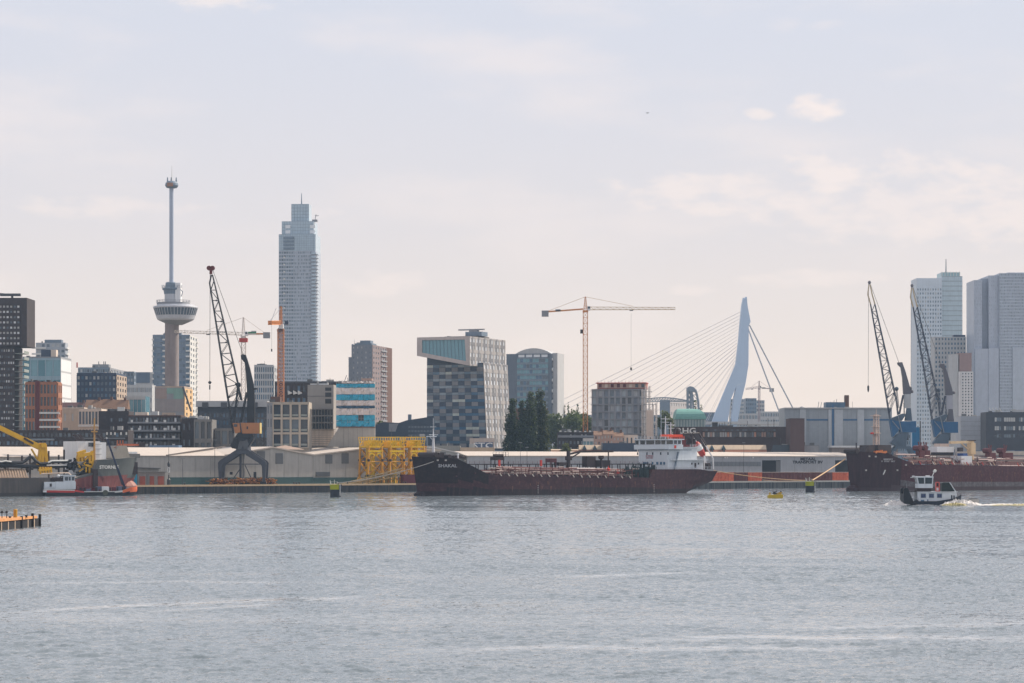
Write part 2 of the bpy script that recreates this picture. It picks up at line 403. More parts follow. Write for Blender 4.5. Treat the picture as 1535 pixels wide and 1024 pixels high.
# ------------------------------------------------------------------ water
def water():
    m = bpy.data.materials.new('water'); m.use_nodes = True; t = m.node_tree; n = t.nodes; l = t.links
    b = n['Principled BSDF']; b.inputs['Base Color'].default_value = (.15, .182, .205, 1); b.inputs['Roughness'].default_value = .06; b.inputs['IOR'].default_value = 1.333
    g = n.new('ShaderNodeNewGeometry')
    def noise(sx, sy, det, rot=0., ro=.55, col=False, loc=0.):
        mp = n.new('ShaderNodeMapping'); mp.inputs['Scale'].default_value = (sx, sy, 1); mp.inputs['Rotation'].default_value = (0, 0, rot); mp.inputs['Location'].default_value = (loc, loc*1.7, 0)
        l.new(g.outputs['Position'], mp.inputs[0])
        q = n.new('ShaderNodeTexNoise'); q.inputs['Scale'].default_value = 1; q.inputs['Detail'].default_value = det; q.inputs['Roughness'].default_value = ro
        l.new(mp.outputs[0], q.inputs['Vector']); return q.outputs['Color'] if col else q.outputs['Fac']
    def vm(op, a, b_):
        q = n.new('ShaderNodeVectorMath'); q.operation = op
        for i, v in enumerate((a, b_)):
            if v is None: continue
            if op == 'SCALE' and i == 1: l.new(v, q.inputs['Scale']) if not isinstance(v, (int, float)) else setattr(q.inputs['Scale'], 'default_value', v)
            elif isinstance(v, tuple): q.inputs[i].default_value = v
            else: l.new(v, q.inputs[i])
        return q.outputs[0]
    def mr(v, *a):
        r = n.new('ShaderNodeMapRange'); r.interpolation_type = 'SMOOTHSTEP'; l.new(v, r.inputs[0])
        for i, x in enumerate(a): r.inputs[1+i].default_value = x
        return r.outputs[0]
    # wind ripples: slopes straight from noise, three wave lengths; gusts and slicks vary their steepness
    A1 = vm('SUBTRACT', noise(3.4, 3.8, 3, .25, .6, True), (.5, .5, .5))
    A2 = vm('SUBTRACT', noise(.22, .42, 2, -.2, .5, True, 7.), (.5, .5, .5))
    A3 = vm('SUBTRACT', noise(.05, .11, 2, .12, .5, True, 3.), (.5, .5, .5))
    gust = noise(.012, .045, 4, .05, .62)
    slick = noise(.0035, .030, 3, .10, .55, False, 11.)
    k = n.new('ShaderNodeMath'); k.operation = 'MULTIPLY'; l.new(mr(gust, .34, .68, W_LO, W_HI), k.inputs[0]); l.new(mr(slick, .56, .70, 1., .3), k.inputs[1])
    sl = vm('ADD', vm('SCALE', A1, .8), vm('SCALE', A2, .12))
    ca = n.new('ShaderNodeAttribute'); ca.attribute_name = 'chop'; kk = n.new('ShaderNodeMath'); kk.operation = 'MULTIPLY'; l.new(k.outputs[0], kk.inputs[0]); l.new(ca.outputs['Fac'], kk.inputs[1])
    sl = vm('SCALE', sl, kk.outputs[0]); sl = vm('MULTIPLY', sl, (1., 1.15, 0.)); nv = vm('NORMALIZE', vm('ADD', sl, g.outputs['Normal']), None)
    l.new(nv, b.inputs['Normal'])
    # slicks painted paler in broken patches, for their brighter sky reflection
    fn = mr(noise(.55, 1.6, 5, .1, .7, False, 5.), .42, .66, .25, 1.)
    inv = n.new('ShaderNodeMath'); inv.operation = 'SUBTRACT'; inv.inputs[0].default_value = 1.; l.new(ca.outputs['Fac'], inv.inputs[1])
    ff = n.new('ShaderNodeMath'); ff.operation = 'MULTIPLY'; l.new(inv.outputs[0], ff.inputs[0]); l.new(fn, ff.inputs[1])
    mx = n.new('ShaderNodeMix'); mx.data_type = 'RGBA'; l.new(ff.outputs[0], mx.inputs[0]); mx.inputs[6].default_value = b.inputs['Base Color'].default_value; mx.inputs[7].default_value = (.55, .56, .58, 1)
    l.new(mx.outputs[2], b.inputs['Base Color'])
    return m
W_LO, W_HI = .7, 1.35
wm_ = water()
STRIPS = ((130, 330, .31, .28), (330, 640, .62, .56), (640, 1330, 1.3, 1.2))
WID = lambda y1: y1*.236+60
m = MB(); fl = lambda x0, x1, y0, y1: m.quad((x0, y0, 0), (x1, y0, 0), (x1, y1, 0), (x0, y1, 0))
fl(-2600, 2600, -300, 130); fl(-2600, 2600, 1330, 2600)
for y0, y1, _, _ in STRIPS: fl(-2600, -WID(y1)+.1, y0, y1); fl(WID(y1)-.1, 2600, y0, y1)
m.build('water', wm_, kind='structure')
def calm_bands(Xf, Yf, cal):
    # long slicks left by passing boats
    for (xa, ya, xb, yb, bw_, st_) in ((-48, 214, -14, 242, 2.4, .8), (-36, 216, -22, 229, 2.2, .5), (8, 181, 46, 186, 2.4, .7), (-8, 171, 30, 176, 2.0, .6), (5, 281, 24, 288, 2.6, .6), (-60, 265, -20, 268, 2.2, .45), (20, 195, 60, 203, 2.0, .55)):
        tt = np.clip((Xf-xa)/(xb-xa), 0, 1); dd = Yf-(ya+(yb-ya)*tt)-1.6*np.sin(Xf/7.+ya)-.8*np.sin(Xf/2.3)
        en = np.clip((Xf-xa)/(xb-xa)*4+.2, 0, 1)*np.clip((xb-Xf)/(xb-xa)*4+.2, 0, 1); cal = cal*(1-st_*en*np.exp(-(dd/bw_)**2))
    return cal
def waves():
    """wind chop as real geometry: a sum of short crested sine trains, steeper in gusts"""
    rw = np.random.default_rng(5); nw = 60; lam = .6*(3.4/.6)**rw.uniform(0, 1, nw)**1.25; th = rw.normal(-1.0, .75, nw); ph = rw.uniform(0, 6.28, nw)
    kx, ky = 2*np.pi/lam*np.cos(th), 2*np.pi/lam*np.sin(th); amp = lam**.5; sl = np.sqrt(np.sum((amp*2*np.pi/lam)**2)/2); amp *= SLOPE/sl
    V = []; Fq = []; CA = []; nv = 0
    for y0, y1, dy, dxx in STRIPS:
        w = WID(y1); ys = np.linspace(y0, y1, int((y1-y0)/dy)+1); xs = np.linspace(-w, w, int(2*w/dxx)+1); Xg, Yg = np.meshgrid(xs, ys); Xf, Yf = Xg.ravel(), Yg.ravel(); Zf = np.zeros_like(Xf)
        for i in range(nw): Zf += amp[i]*np.sin(kx[i]*Xf+ky[i]*Yf+ph[i])
        gu = np.zeros_like(Xf)
        for (l1, l2, p, q) in ((160, 38, .3, 1.), (75, 21, 2., .8), (310, 90, 4., .9), (47, 13, 5., .5)): gu += q*np.sin(2*np.pi*(Xf/l1+Yf/l2*.8)+p+1.3*np.sin(2*np.pi*(Xf/(l1*1.7)-Yf/(l2*2.3))+p*2))
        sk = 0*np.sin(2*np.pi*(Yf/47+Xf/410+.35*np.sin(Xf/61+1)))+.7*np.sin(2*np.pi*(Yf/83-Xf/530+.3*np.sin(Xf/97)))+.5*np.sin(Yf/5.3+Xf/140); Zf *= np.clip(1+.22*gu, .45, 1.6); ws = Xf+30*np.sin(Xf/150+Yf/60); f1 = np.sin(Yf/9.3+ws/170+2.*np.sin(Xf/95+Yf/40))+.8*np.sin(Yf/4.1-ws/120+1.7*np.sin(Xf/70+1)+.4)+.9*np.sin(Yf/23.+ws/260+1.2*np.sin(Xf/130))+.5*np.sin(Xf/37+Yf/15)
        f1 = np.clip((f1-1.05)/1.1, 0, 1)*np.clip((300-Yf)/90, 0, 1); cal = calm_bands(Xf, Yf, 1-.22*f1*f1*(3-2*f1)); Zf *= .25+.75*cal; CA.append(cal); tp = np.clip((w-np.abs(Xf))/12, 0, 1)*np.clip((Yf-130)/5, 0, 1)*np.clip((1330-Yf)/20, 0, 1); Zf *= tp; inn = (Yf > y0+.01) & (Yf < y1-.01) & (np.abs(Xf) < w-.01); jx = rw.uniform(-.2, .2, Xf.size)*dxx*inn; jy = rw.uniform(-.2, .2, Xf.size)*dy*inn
        V.append(np.stack([Xf+jx, Yf+jy, Zf], 1)); R_, C_ = Xg.shape; a = (np.arange(R_-1)[:, None]*C_+np.arange(C_-1)[None]).ravel()+nv; Fq.append(np.stack([a, a+1, a+C_+1, a+C_], 1)); nv += Xf.size
    V = np.concatenate(V); Q = np.concatenate(Fq); me = bpy.data.meshes.new('water'); n = len(Q)
    me.vertices.add(len(V)); me.vertices.foreach_set('co', V.astype(np.float32).ravel()); me.loops.add(4*n); me.loops.foreach_set('vertex_index', Q.astype(np.int32).ravel()); me.polygons.add(n)
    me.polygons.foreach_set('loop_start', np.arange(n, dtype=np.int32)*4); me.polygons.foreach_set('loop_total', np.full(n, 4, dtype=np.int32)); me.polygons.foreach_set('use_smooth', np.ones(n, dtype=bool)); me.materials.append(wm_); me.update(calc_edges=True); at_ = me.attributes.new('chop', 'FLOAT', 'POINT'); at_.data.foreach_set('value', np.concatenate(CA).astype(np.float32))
    o = bpy.data.objects.new('water', me); COL.objects.link(o); o['kind'] = 'structure'; print('waves', n)
SLOPE = .215
waves()
# ------------------------------------------------------------------ haze
HAZE = .000065
m = MB(); m.box(-2900, 2900, -400, 3600, -4.6, 236)
hz = bpy.data.materials.new('haze'); hz.use_nodes = True; t = hz.node_tree; t.nodes.clear()
pv = t.nodes.new('ShaderNodeVolumePrincipled'); pv.inputs['Density'].default_value = HAZE; pv.inputs['Color'].default_value = (.52, .74, 1., 1); pv.inputs['Anisotropy'].default_value = 0.
om = t.nodes.new('ShaderNodeOutputMaterial'); t.links.new(pv.outputs[0], om.inputs['Volume'])
m.build('haze', hz, kind='stuff')
# ================================================================== SKYLINE, left to right
brick_dk = mat('brick_dark', (.045, .036, .038), .85, col2=(.06, .05, .05)); brick_br = mat('brick_brown', (.13, .075, .06), .85); brick_or = mat('brick_orange', (.33, .145, .085), .85)
brick_rd = mat('brick_dark_red', (.12, .03, .035), .85); cream = mat('cream_render', (.62, .53, .45), .85); beige = mat('beige_brick', (.42, .33, .26), .85); pinkish = mat('pinkish_brick', (.40, .27, .22), .85)
grey_l = mat('grey_light', (.42, .43, .44), .7); grey_m = mat('grey_mid', (.24, .25, .27), .7); grey_d = mat('grey_dark', (.08, .085, .095), .7); blue_gr = mat('blue_grey_cladding', (.16, .21, .27), .5)
navy = mat('navy_panel', (.03, .05, .09), .4); teal_p = mat('teal_glass', (.05, .19, .25), .12, var=.2, spec=.6); teal_l = mat('teal_glass_pale', (.14, .30, .36), .15, var=.2, spec=.6)
roof_br = mat('roof_brown', (.20, .12, .08), .85); roof_gr = mat('roof_felt', (.13, .125, .12), .9); copper = mat('copper_green', (.15, .33, .29), .6); rail_w = mat('rail_white', (.62, .62, .60), .5); rail_g = mat('rail_grey_green', (.27, .30, .28), .5)
red_p = mat('red_paint', (.42, .045, .03), .5); org_crane = mat('crane_orange', (.58, .23, .07), .5); white_crane = mat('crane_white', (.66, .60, .55), .5); win_bright = mat('window_bright', (.66, .70, .74), .18, var=.1, streak=0, spec=.9)  # bright window panes carry reflected sky in their base colour
B = None
# --- 1 dark cantilevered tower at the left edge
fr = Frame(22, 1240, 0); b = Bld(fr, 'apartment_tower', 'dark brick apartment tower with an overhanging upper block, cut by the left edge', 'apartment tower', fr.u(-60), 0, 0, 20, Z(520, 1240), brick_dk)
b.grid('front', 24, 14, .62, .38, z=(Z(650, 1240), Z(521, 1240)), panes=[GL[2], GL[1], win_bright, GL[0]], rec=.35)
b.balc('right', 13, a=(0, 12), z=(Z(640, 1240), Z(521, 1240)), depth=5.2, slabm=rail_g, railm=rail_g, rh=1.3)
uo = fr.u(41); up = Bld(fr, '', '', '', b.u0, uo, -1.2, 20, Z(450, 1240), brick_dk, z0=Z(519.5, 1240)+.6, root=b.r, wall='upper_block')
up.grid('front', 17, 8, .62, .40, a=(b.u0, fr.u(31)), z=(Z(519, 1240), Z(456, 1240)), panes=[GL[2], win_bright, GL[2], GL[1]], rec=.35)
m = MB(); u1 = fr.u(29); m.box(u1-11, u1, 2, 4, up.z1+2.4, up.z1+3.8); m.box(u1-5, u1-4, 2.2, 3.6, up.z1+.02, up.z1+2.3); m.beam((u1-4.5, 3, up.z1+3), (u1-22, 3, up.z1+4.5), 1.0); m.build('roof_crane', grey_d, b.r)
up.parapet(1.2)
# --- 2 teal glass office with white end
b = corner(34, 91, 107, 1440, 537, 0, 'office_building', 'teal glass office block with a white end wall behind the orange apartments', 'office', teal_p, roofm=roof_gr)
b.grid('front', 5, 6, .88, .80, panes=[teal_p, teal_p, teal_l], wm=mat('mullion_blue', (.25, .36, .42), .4), rec=.3)
b.grid('right', 1, 9, .96, .86, panes=[white_p], wm=grey_l, rec=.12, name='cladding_joints'); b.parapet(1.0, m=grey_m)
b.roofbox(fr.u(80) if False else b.u1-13, b.u1-7, 3, 9, Z(524, 1440)-b.z1, navy); b.roofbox(b.u1-6.8, b.u1-3.5, 3, 9, Z(524, 1440)-b.z1, cream)
# --- 3 apartment tower with rounded balconies
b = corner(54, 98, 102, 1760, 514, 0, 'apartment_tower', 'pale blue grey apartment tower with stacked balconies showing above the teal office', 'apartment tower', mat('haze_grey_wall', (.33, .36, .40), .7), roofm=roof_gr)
b.grid('front', 6, 24, .6, .5, panes=GL_MIX); b.balc('front', 22, a=(b.u0-3, b.u0+8), depth=1.6, slabm=rail_w, railm=rail_w); b.balc('right', 22, depth=1.4, slabm=rail_w, railm=rail_w)
b.roofbox(b.u0+6, b.u0+19, 3, 10, 2.6, blue_gr)
# --- 4 orange apartments
b = corner(38, 86, 92, 1150, 574, -4, 'apartment_building', 'orange brick apartment building with a dark red stair strip', 'apartments', brick_or, roofm=roof_gr)
d = 1150; a1 = b.fr.u(53); a2 = b.fr.u(60)
b.grid('front', 3, 8, .66, .72, a=(b.u0, a1), panes=GL_DARK, rec=.5); b.grid('front', 5, 8, .66, .72, a=(a2, 0), panes=GL_DARK, rec=.5)
m = MB(); m.box(a1+.02, a2-.02, -.35, .01, GZ, b.z1+.9); m.build('stair_strip', brick_rd, b.r)
b.grid('right', 2, 8, .5, .6, panes=GL_DARK)
b.balc('front', 4, a=(a2, 1.5), z=(Z(652, d), Z(610, d)), depth=1.5, slabm=rail_w, railm=rail_w, rh=.7)
for k in range(5): b.roofbox(b.u0+1+k*3.2, b.u0+2.6+k*3.2, 1, 5, 1.0+.5*(k % 2), brick_dk)
b.parapet(.5, m=brick_or)
# --- 5 navy office
b = corner(115, 174, 189, 1360, 561, 0, 'office_building', 'navy office block with rows of pale square windows and a beige end wall', 'office', navy, roofm=roof_gr)
b.grid('front', 10, 6, .55, .55, z=(Z(615, 1360), Z(562, 1360)), panes=[GL[2], GL[1], GL[1], GL[3]], rec=.35); b.grid('right', 4, 6, .45, .55, z=(Z(615, 1360), Z(562, 1360)), wm=beige, panes=GL_DARK); b.parapet(.8)
# --- 6 hazy block behind it
b = corner(117, 164, 198, 1960, 551, 0, 'office_building', 'long hazy blue grey block behind the navy office', 'office', blue_gr, roofm=roof_gr)
b.grid('front', 14, 16, .8, .45, panes=GL_MIX); b.grid('right', 8, 16, .7, .45, wm=grey_m); b.roofbox(b.u0+12, b.u1-1, 2, 12, Z(546, 1960)-b.z1, grey_m)
for k in (.62, .78, .83): b.roofbox(b.u0+27*k, b.u0+27*k+.6, 4, 4.6, 5.4, grey_d, 'antenna')
b.roofbox(b.u0-2, b.u0-1, 3, 4, 4.5, red_p, 'chimney')
# --- 7 pair of grey blocks left of the observation tower
b = corner(186, 200, 209, 1720, 557, 0, 'apartment_building', 'narrow blue grey block right of the navy office', 'apartments', blue_gr); b.grid('front', 3, 18, .6, .5); b.grid('right', 3, 18, .5, .5)
b = corner(204, 230, None, 1660, 558, 0, 'apartment_building', 'grey block with a dark upper storey just left of the twin balcony tower', 'apartments', grey_l); b.grid('front', 6, 14, .35, .4, z=(GZ, Z(575, 1660)), panes=GL_MIX)
m = MB(); m.box(b.u0, b.u0+10, -.3, -.01, Z(574, 1660), b.z1); m.build('upper_storey', mat('slate_blue', (.10, .14, .20), .5), b.r)
b = corner(186, 228, None, 1500, 577, 0, 'apartment_building', 'pale grey slab of flats with rows of small windows behind the teal low block', 'apartments', grey_l); b.grid('front', 14, 9, .4, .45, panes=[GL[1], GL[0], GL[3]])
b = corner(188, 218, None, 1370, 594, 0, 'office_building', 'low teal glass block in front of the pale grey flats', 'office', teal_p); b.grid('front', 5, 3, .9, .75, panes=[teal_l, teal_p], wm=grey_l)
# --- 8 houses with brown roofs, terraces
b = corner(92, 126, 131, 1215, 612, 0, 'apartment_building', 'plain beige brick block right of the orange apartments', 'apartments', beige, roofm=roof_gr); b.grid('front', 3, 4, .25, .4, panes=[GL[2], GL[1]]); b.parapet(.4, m=cream)
b = corner(118, 152, 160, 1185, 613, 0, 'apartment_building', 'white terraced flats with deep balconies beside the dark brick cube', 'apartments', cream, roofm=roof_gr)
b.grid('front', 7, 4, .72, .7, panes=GL_DARK, rec=.5); b.balc('front', 4, depth=1.5, slabm=rail_w, railm=rail_w, rh=.8)
def house(x0, x1, d, eave, ridge, label, wallm, roofm, nwin=2, group=None, ch=True, v=9.):
    fr = Frame(x0, d, 0); u1 = fr.u(x1); ze, zr = Z(eave, d), Z(ridge, d)
    b = Bld(fr, 'house', label, 'house', 0, u1, 0, v, ze, wallm, group=group)
    m = MB(); m.ext([(-.4, -.5, ze-.1), (-.4, v/2, zr), (-.4, v+.5, ze-.1)], (u1+.8, 0, 0)); rf = m.build('roof', roofm, b.r)
    if ch: MB().box(u1*.7, u1*.7+1.2, v/2-.6, v/2+.6, zr-.6, zr+1.3).build('chimney', brick_br, rf)
    if nwin: b.grid('front', nwin, 2, .45, .5, z=(ze-6, ze), panes=[GL[2], GL[0]])
    return b
house(92, 134, 1290, 612, 603, 'low house with a dark maroon roof behind the beige brick block', brick_br, mat('roof_maroon', (.10, .05, .05), .8), 3)
house(128, 152, 1275, 611, 599, 'brown roofed house with two white dormers above the terraced flats', cream, roof_br, 4)
house(153, 168, 1262, 612, 598, 'small brown roofed house in the middle of the roofs left of the mural block', cream, roof_br, 2)
house(169, 190, 1250, 613, 599, 'brown roofed house right of the small one, beside the teal low block', beige, roof_br, 3)
# --- 9 dark brick cube, dark flats with balconies, dark low range
b = corner(148, 193, None, 1120, 618, 0, 'apartment_building', 'windowless looking dark brick cube with two window pairs', 'apartments', brick_dk, roofm=roof_gr); b.parapet(.6)
d = 1120
for px in (166, 178, 181): u = b.fr.u(px); b.fb_ = None; m = MB(); m.box(u, u+.8, -.12, -.01, Z(632, d), Z(627, d)); m.build('window', GL[1], b.r)
b.roofbox(b.u0+4, b.u1-1.2, 2, 10, Z(613, d)-b.z1, brick_dk); b.roofbox(b.u0+9, b.u0+12.5, 1, 1.6, 2.6, rail_w, 'roof_fence')
b = corner(192, 271, None, 1098, 624, 0, 'apartment_building', 'long dark block of flats with white balconies on every floor', 'apartments', brick_dk, roofm=roof_gr)
b.grid('front', 15, 4, .62, .62, z=(Z(672, 1098), Z(624, 1098)), panes=[GL[0], GL[0], GL[1], win_bright], rec=.4); b.balc('front', 4, z=(Z(671, 1098), Z(623, 1098)), depth=1.7, slabm=grey_m, railm=grey_m, rh=.55)
us = [b.fr.u(p) for p in (197, 208, 219, 232, 246, 259)]
for k, u in enumerate(us):
    for j in range(4):
        if (k*7+j*3) % 4 == 0: continue
        z = Z(668-12*j, 1098); m = MB(); m.box(u, u+random.uniform(.8, 1.8), -1.9, -1.72, z-.4, z+.8); m.build('balcony_screen', rail_w, b.r)
b.roofbox(b.u0+3, b.u0+9, 2, 6, 2, cream, 'penthouse'); b.roofbox(b.u0+11, b.u0+14, 2, 6, 2.4, grey_l, 'penthouse'); b.roofbox(b.u0+16, b.u0+22, 2, 6, 1.8, beige, 'penthouse'); b.parapet(.5, m=brick_br)
b = corner(-30, 192, None, 1075, 645, 0, 'apartment_building', 'long low dark range of flats with ribbon windows behind the dredger', 'apartments', brick_dk, roofm=roof_gr)
b.grid('front', 34, 3, .7, .48, z=(Z(682, 1075), Z(646, 1075)), panes=[GL[0], GL[3], GL[0], GL[1], GL[0]], rec=.4); b.balc('front', 2, a=(b.fr.u(45), b.fr.u(82)), z=(Z(672, 1075), Z(648, 1075)), depth=1.2, slabm=grey_l, railm=GL[1], rh=.6)
b.balc('front', 2, a=(b.fr.u(118), b.fr.u(188)), z=(Z(670, 1075), Z(646, 1075)), depth=1.2, slabm=grey_m, railm=grey_d, rh=.6)
for px in (166, 172, 181, 189, 160): u = b.fr.u(px); m = MB(); m.box(u, u+.7, -1.4, -1.25, Z(652, 1075), Z(648, 1075)); m.build('lamp_panel', rail_w, b.r)
# --- 10 mural building
fr = Frame(276, 1250, -3); b = Bld(fr, 'apartment_building', 'blank grey walled block with faded green mural panels and a sunlit yellow end', 'apartments', fr.u(232), 0, 0, fr.v(288), Z(581, 1250), grey_m)
q = MB(); zz = lambda y: Z(y, 1250)
for i, (xa, xb, ya, yb, mi) in enumerate(((233, 250, 582, 598, 0), (250.3, 260, 582, 590, 1), (260.3, 275, 582, 598, 1), (233, 248, 598.5, 617, 2), (248.3, 275, 598.5, 617, 2))):
    MB().box(fr.u(xa), fr.u(xb), -.14, -.01, zz(yb), zz(ya)).build('mural_panel', [mat('mural_mauve', (.30, .24, .22), .8), mat('mural_green', (.20, .33, .29), .8), mat('mural_grey', (.26, .24, .24), .8)][mi], b.r)
b.grid('right', 2, 5, .35, .5, z=(zz(625), zz(582)), wm=mat('yellow_brick', (.62, .42, .22), .8), panes=GL_DARK); b.parapet(.7, m=beige)
m = MB(); m.beam((fr.u(274.5), -.4, zz(580)), (fr.u(287), -.6, zz(617)), .9); m.build('fire_stair', grey_d, b.r)
# --- 11 observation tower
d = 1360; fr = Frame(257.7, d, 0); r = fr.root('observation_tower', 'slender observation tower with a flared crow nest and a thin space needle on top', 'observation tower', z=GZ); k = MP(d)
conc = mat('shaft_concrete', (.25, .215, .21), .8, streak=.25); shell = mat('tower_shell', (.46, .48, .52), .5); needle = mat('needle_blue', (.36, .42, .52), .4)
m = MB(); m.lathe(0, 0, [(10.6*k, GZ-.5), (10.4*k, Z(480, d))], 28); m.build('shaft', conc, r)
cx = 5.6*k; pr = [(11, 486), (19, 484), (26, 480.5), (27.2, 478)]
m = MB(); m.lathe(cx, 0, [(a*k, Z(y, d)) for a, y in ((10.5, 487), (14, 485.5), (24, 481))], 40); m.build('nest_underside', grey_m, r)
m = MB(); m.lathe(cx, 0, [(a*k, Z(y, d)) for a, y in ((24.5, 481), (27.5, 479), (29.5, 473.2))], 40); m.build('nest_shell', shell, r)
m = MB(); m.lathe(cx, 0, [(a*k, Z(y, d)) for a, y in ((28.8, 473.2), (32.2, 462.6))], 40); gl = m.build('nest_glazing', GL[1], r)
m = MB()
for j in range(40):
    t = 2*math.pi*(j+.5)/40; m.beam((cx+29.2*k*math.cos(t), 29.2*k*math.sin(t), Z(473, d)), (cx+32.6*k*math.cos(t), 32.6*k*math.sin(t), Z(462.7, d)), .28)
m.build('mullions', shell, r, kind='stuff')
m = MB(); m.lathe(cx, 0, [(a*k, Z(y, d)) for a, y in ((33.2, 462.6), (33.6, 461), (33, 459.6), (28, 458.6), (27.5, 456.8), (24, 456.6))], 40); m.build('nest_roof', shell, r)
m = MB(); m.lathe(2*k, 0, [(a*k, Z(y, d)) for a, y in ((24.5, 456.4), (24.5, 453.8), (13, 453.6))], 32); m.build('upper_deck', grey_m, r)
m = MB()
for a, y in ((25, 451.8), (25, 450.4)):
    for j in range(24):
        t0, t1 = 2*math.pi*j/24, 2*math.pi*(j+1)/24; m.tube((2*k+a*k*math.cos(t0), a*k*math.sin(t0), Z(y, d)), (2*k+a*k*math.cos(t1), a*k*math.sin(t1), Z(y, d)), .09, n=4, cap=False)
for j in range(24): t = 2*math.pi*j/24; m.tube((2*k+25*k*math.cos(t), 25*k*math.sin(t), Z(454, d)), (2*k+25*k*math.cos(t), 25*k*math.sin(t), Z(450.4, d)), .08, n=4)
m.build('railing', grey_m, r)
m = MB(); m.lathe(-1*k, 0, [(10*k, Z(454, d)), (10*k, Z(441, d))], 20); m.build('bridge_house', shell, r)
m = MB(); m.box(6*k, 14*k, -8*k, 8*k, Z(454, d), Z(424.5, d)); m.build('lift_tower', white_p, r)
m = MB(); m.lathe(-1.5*k, 0, [(a*k, Z(y, d)) for a, y in ((10.2, 441), (11, 435.5), (13, 434.4), (13, 432), (8.5, 431), (8, 424), (6, 423))], 20); m.build('mast_house', blue_gr, r)
m = MB()
for a, y in ((15.5, 431), (15.5, 428.5)):
    for j in range(16):
        t0, t1 = 2*math.pi*j/16, 2*math.pi*(j+1)/16; m.tube((a*k*math.cos(t0), a*k*math.sin(t0), Z(y, d)), (a*k*math.cos(t1), a*k*math.sin(t1), Z(y, d)), .1, n=4, cap=False)
for j in range(8): t = 2*math.pi*j/8; m.tube((11*k*math.cos(t), 11*k*math.sin(t), Z(434, d)), (15.5*k*math.cos(t), 15.5*k*math.sin(t), Z(428, d)), .11, n=4)
m.path([(10*k, -6*k, Z(430, d)), (17*k, -6*k, Z(438, d)), (15*k, -6*k, Z(445, d))], .25); m.build('radar_bracket', blue_gr, r)
m = MB(); m.lathe(-.7*k, 0, [(3.3*k, Z(423, d)), (3.2*k, Z(282, d))], 16); m.build('needle_shaft', needle, r)
m = MB(); m.lathe(-.3*k, 0, [(a*k, Z(y, d)) for a, y in ((3.5, 282.5), (8, 281.6), (10, 278.5), (9.4, 275), (7, 272.4), (5.5, 271.6))], 20); m.build('needle_cabin', blue_gr, r)
m = MB(); m.box(-6*k, 3*k, -10.2*k, -7*k, Z(280.5, d), Z(275, d)); m.build('cabin_front', mat('cabin_bronze', (.30, .17, .12), .5), r)
for a in (-6.5, -1, 6.5): MB().tube((a*k, 0, Z(272.5, d)), (a*k, 0, Z(266, d)), .5, .3, n=6).build('beacon', blue_gr, r)
m = MB(); m.tube((0, 0, Z(272, d)), (0, 0, Z(249, d)), .28, .1, n=6); m.build('antenna', rail_w, r)
# --- 12 twin tower with balconies behind it
b = corner(229, 284, 295, 1660, 502, 0, 'apartment_tower', 'blue grey apartment tower with white balcony strips behind the observation tower', 'apartment tower', mat('tower_blue', (.15, .20, .27), .6), roofm=roof_gr)
b.grid('front', 10, 25, .8, .5, panes=[GS[1], GL[3], GS[1], GL[1]], rec=.3)
for xa, xb in ((228, 231), (244, 248), (279, 285)): b.balc('front', 25, a=(b.fr.u(xa), b.fr.u(xb)), depth=1.6, slabm=rail_w, railm=rail_w, rh=.9, each=False)
b.grid('right', 3, 25, .5, .5, wm=rail_w); b.balc('right', 25, a=(b.v1-6, b.v1), depth=1.3, slabm=rail_w, railm=rail_w, each=False); b.roofbox(b.u0+8, b.u0+20, 3, 10, 1.8, blue_gr)
# --- 13 flat roofed dark range and concrete frames right of it
b = corner(272, 296, None, 1088, 628, 0, 'apartment_building', 'dark brick block with few windows left of the concrete framed flats', 'apartments', brick_dk, roofm=roof_gr); b.grid('front', 3, 4, .3, .4, panes=GL_DARK); b.parapet(.5, m=grey_d)
b = corner(291, 318, None, 1080, 629, 0, 'apartment_building', 'grey concrete framed flats with deep recessed glazed bays', 'apartments', concrete_d, roofm=roof_gr); b.grid('front', 3, 3, .62, .8, panes=[GL[0], GL[1], GL[0]], rec=1.0); b.clutter(4, grey_l, 2.2)
b = corner(296, 400, None, 1130, 610, 0, 'warehouse', 'long pale roofed hall with dark walls, seen through the dark portal crane', 'warehouse', mat('slate_cladding', (.07, .085, .11), .6)); 
b.grid('front', 22, 5, .55, .55, z=(Z(672, 1130), Z(617, 1130)), panes=[GL[0], GL[3], GL[1]]); m = MB(); m.box(b.u0-.5, b.u1+.5, -2.2, 8, b.z1, b.z1+2.9); m.build('roof_edge', grey_l, b.r)
for px in (304, 332, 378): u = b.fr.u(px); MB().box(u, u+3, -2.6, -2.25, b.z1-.6, b.z1+2.2).build('eaves_unit', grey_d, b.r)
b = corner(322, 352, None, 1086, 642, 0, 'apartment_building', 'low concrete grid block left of the dark portal crane', 'apartments', concrete_d); b.grid('front', 3, 3, .74, .72, panes=[GL[0], GL[0], GL[1]], rec=.9)
b = corner(400, 463, None, 1066, 604, 0, 'apartment_building', 'open concrete grid building with tall window bays under the orange mast crane', 'apartments', mat('grid_concrete', (.40, .35, .29), .8), roofm=roof_gr)
b.grid('front', 4, 3, .78, .86, a=(b.fr.u(409), 0), z=(Z(672, 1066), Z(605, 1066)), panes=[GL[0], GL[1], GL[0]], rec=1.2); b.grid('front', 2, 6, .3, .6, a=(b.u0, b.fr.u(408.6)), wm=grey_m, rec=.4)
m = MB()
for j in range(3):
    for i in range(4):
        u = b.fr.u(410.5+13.2*i); z = Z(668-22*j, 1066); m.box(u, u+3.2, -.5, -.42, z, z+.9)
m.build('bay_railings', rail_g, b.r, kind='stuff'); b.roofbox(b.u0+1.5, b.u0+6, 2, 9, 3, brick_br); b.parapet(.4)
b = corner(384, 402, None, 1095, 626, 0, 'apartment_building', 'narrow dark glazed block squeezed beside the open concrete grid', 'apartments', grey_d); b.grid('front', 3, 6, .6, .7, panes=[GL[0], GL[3]])
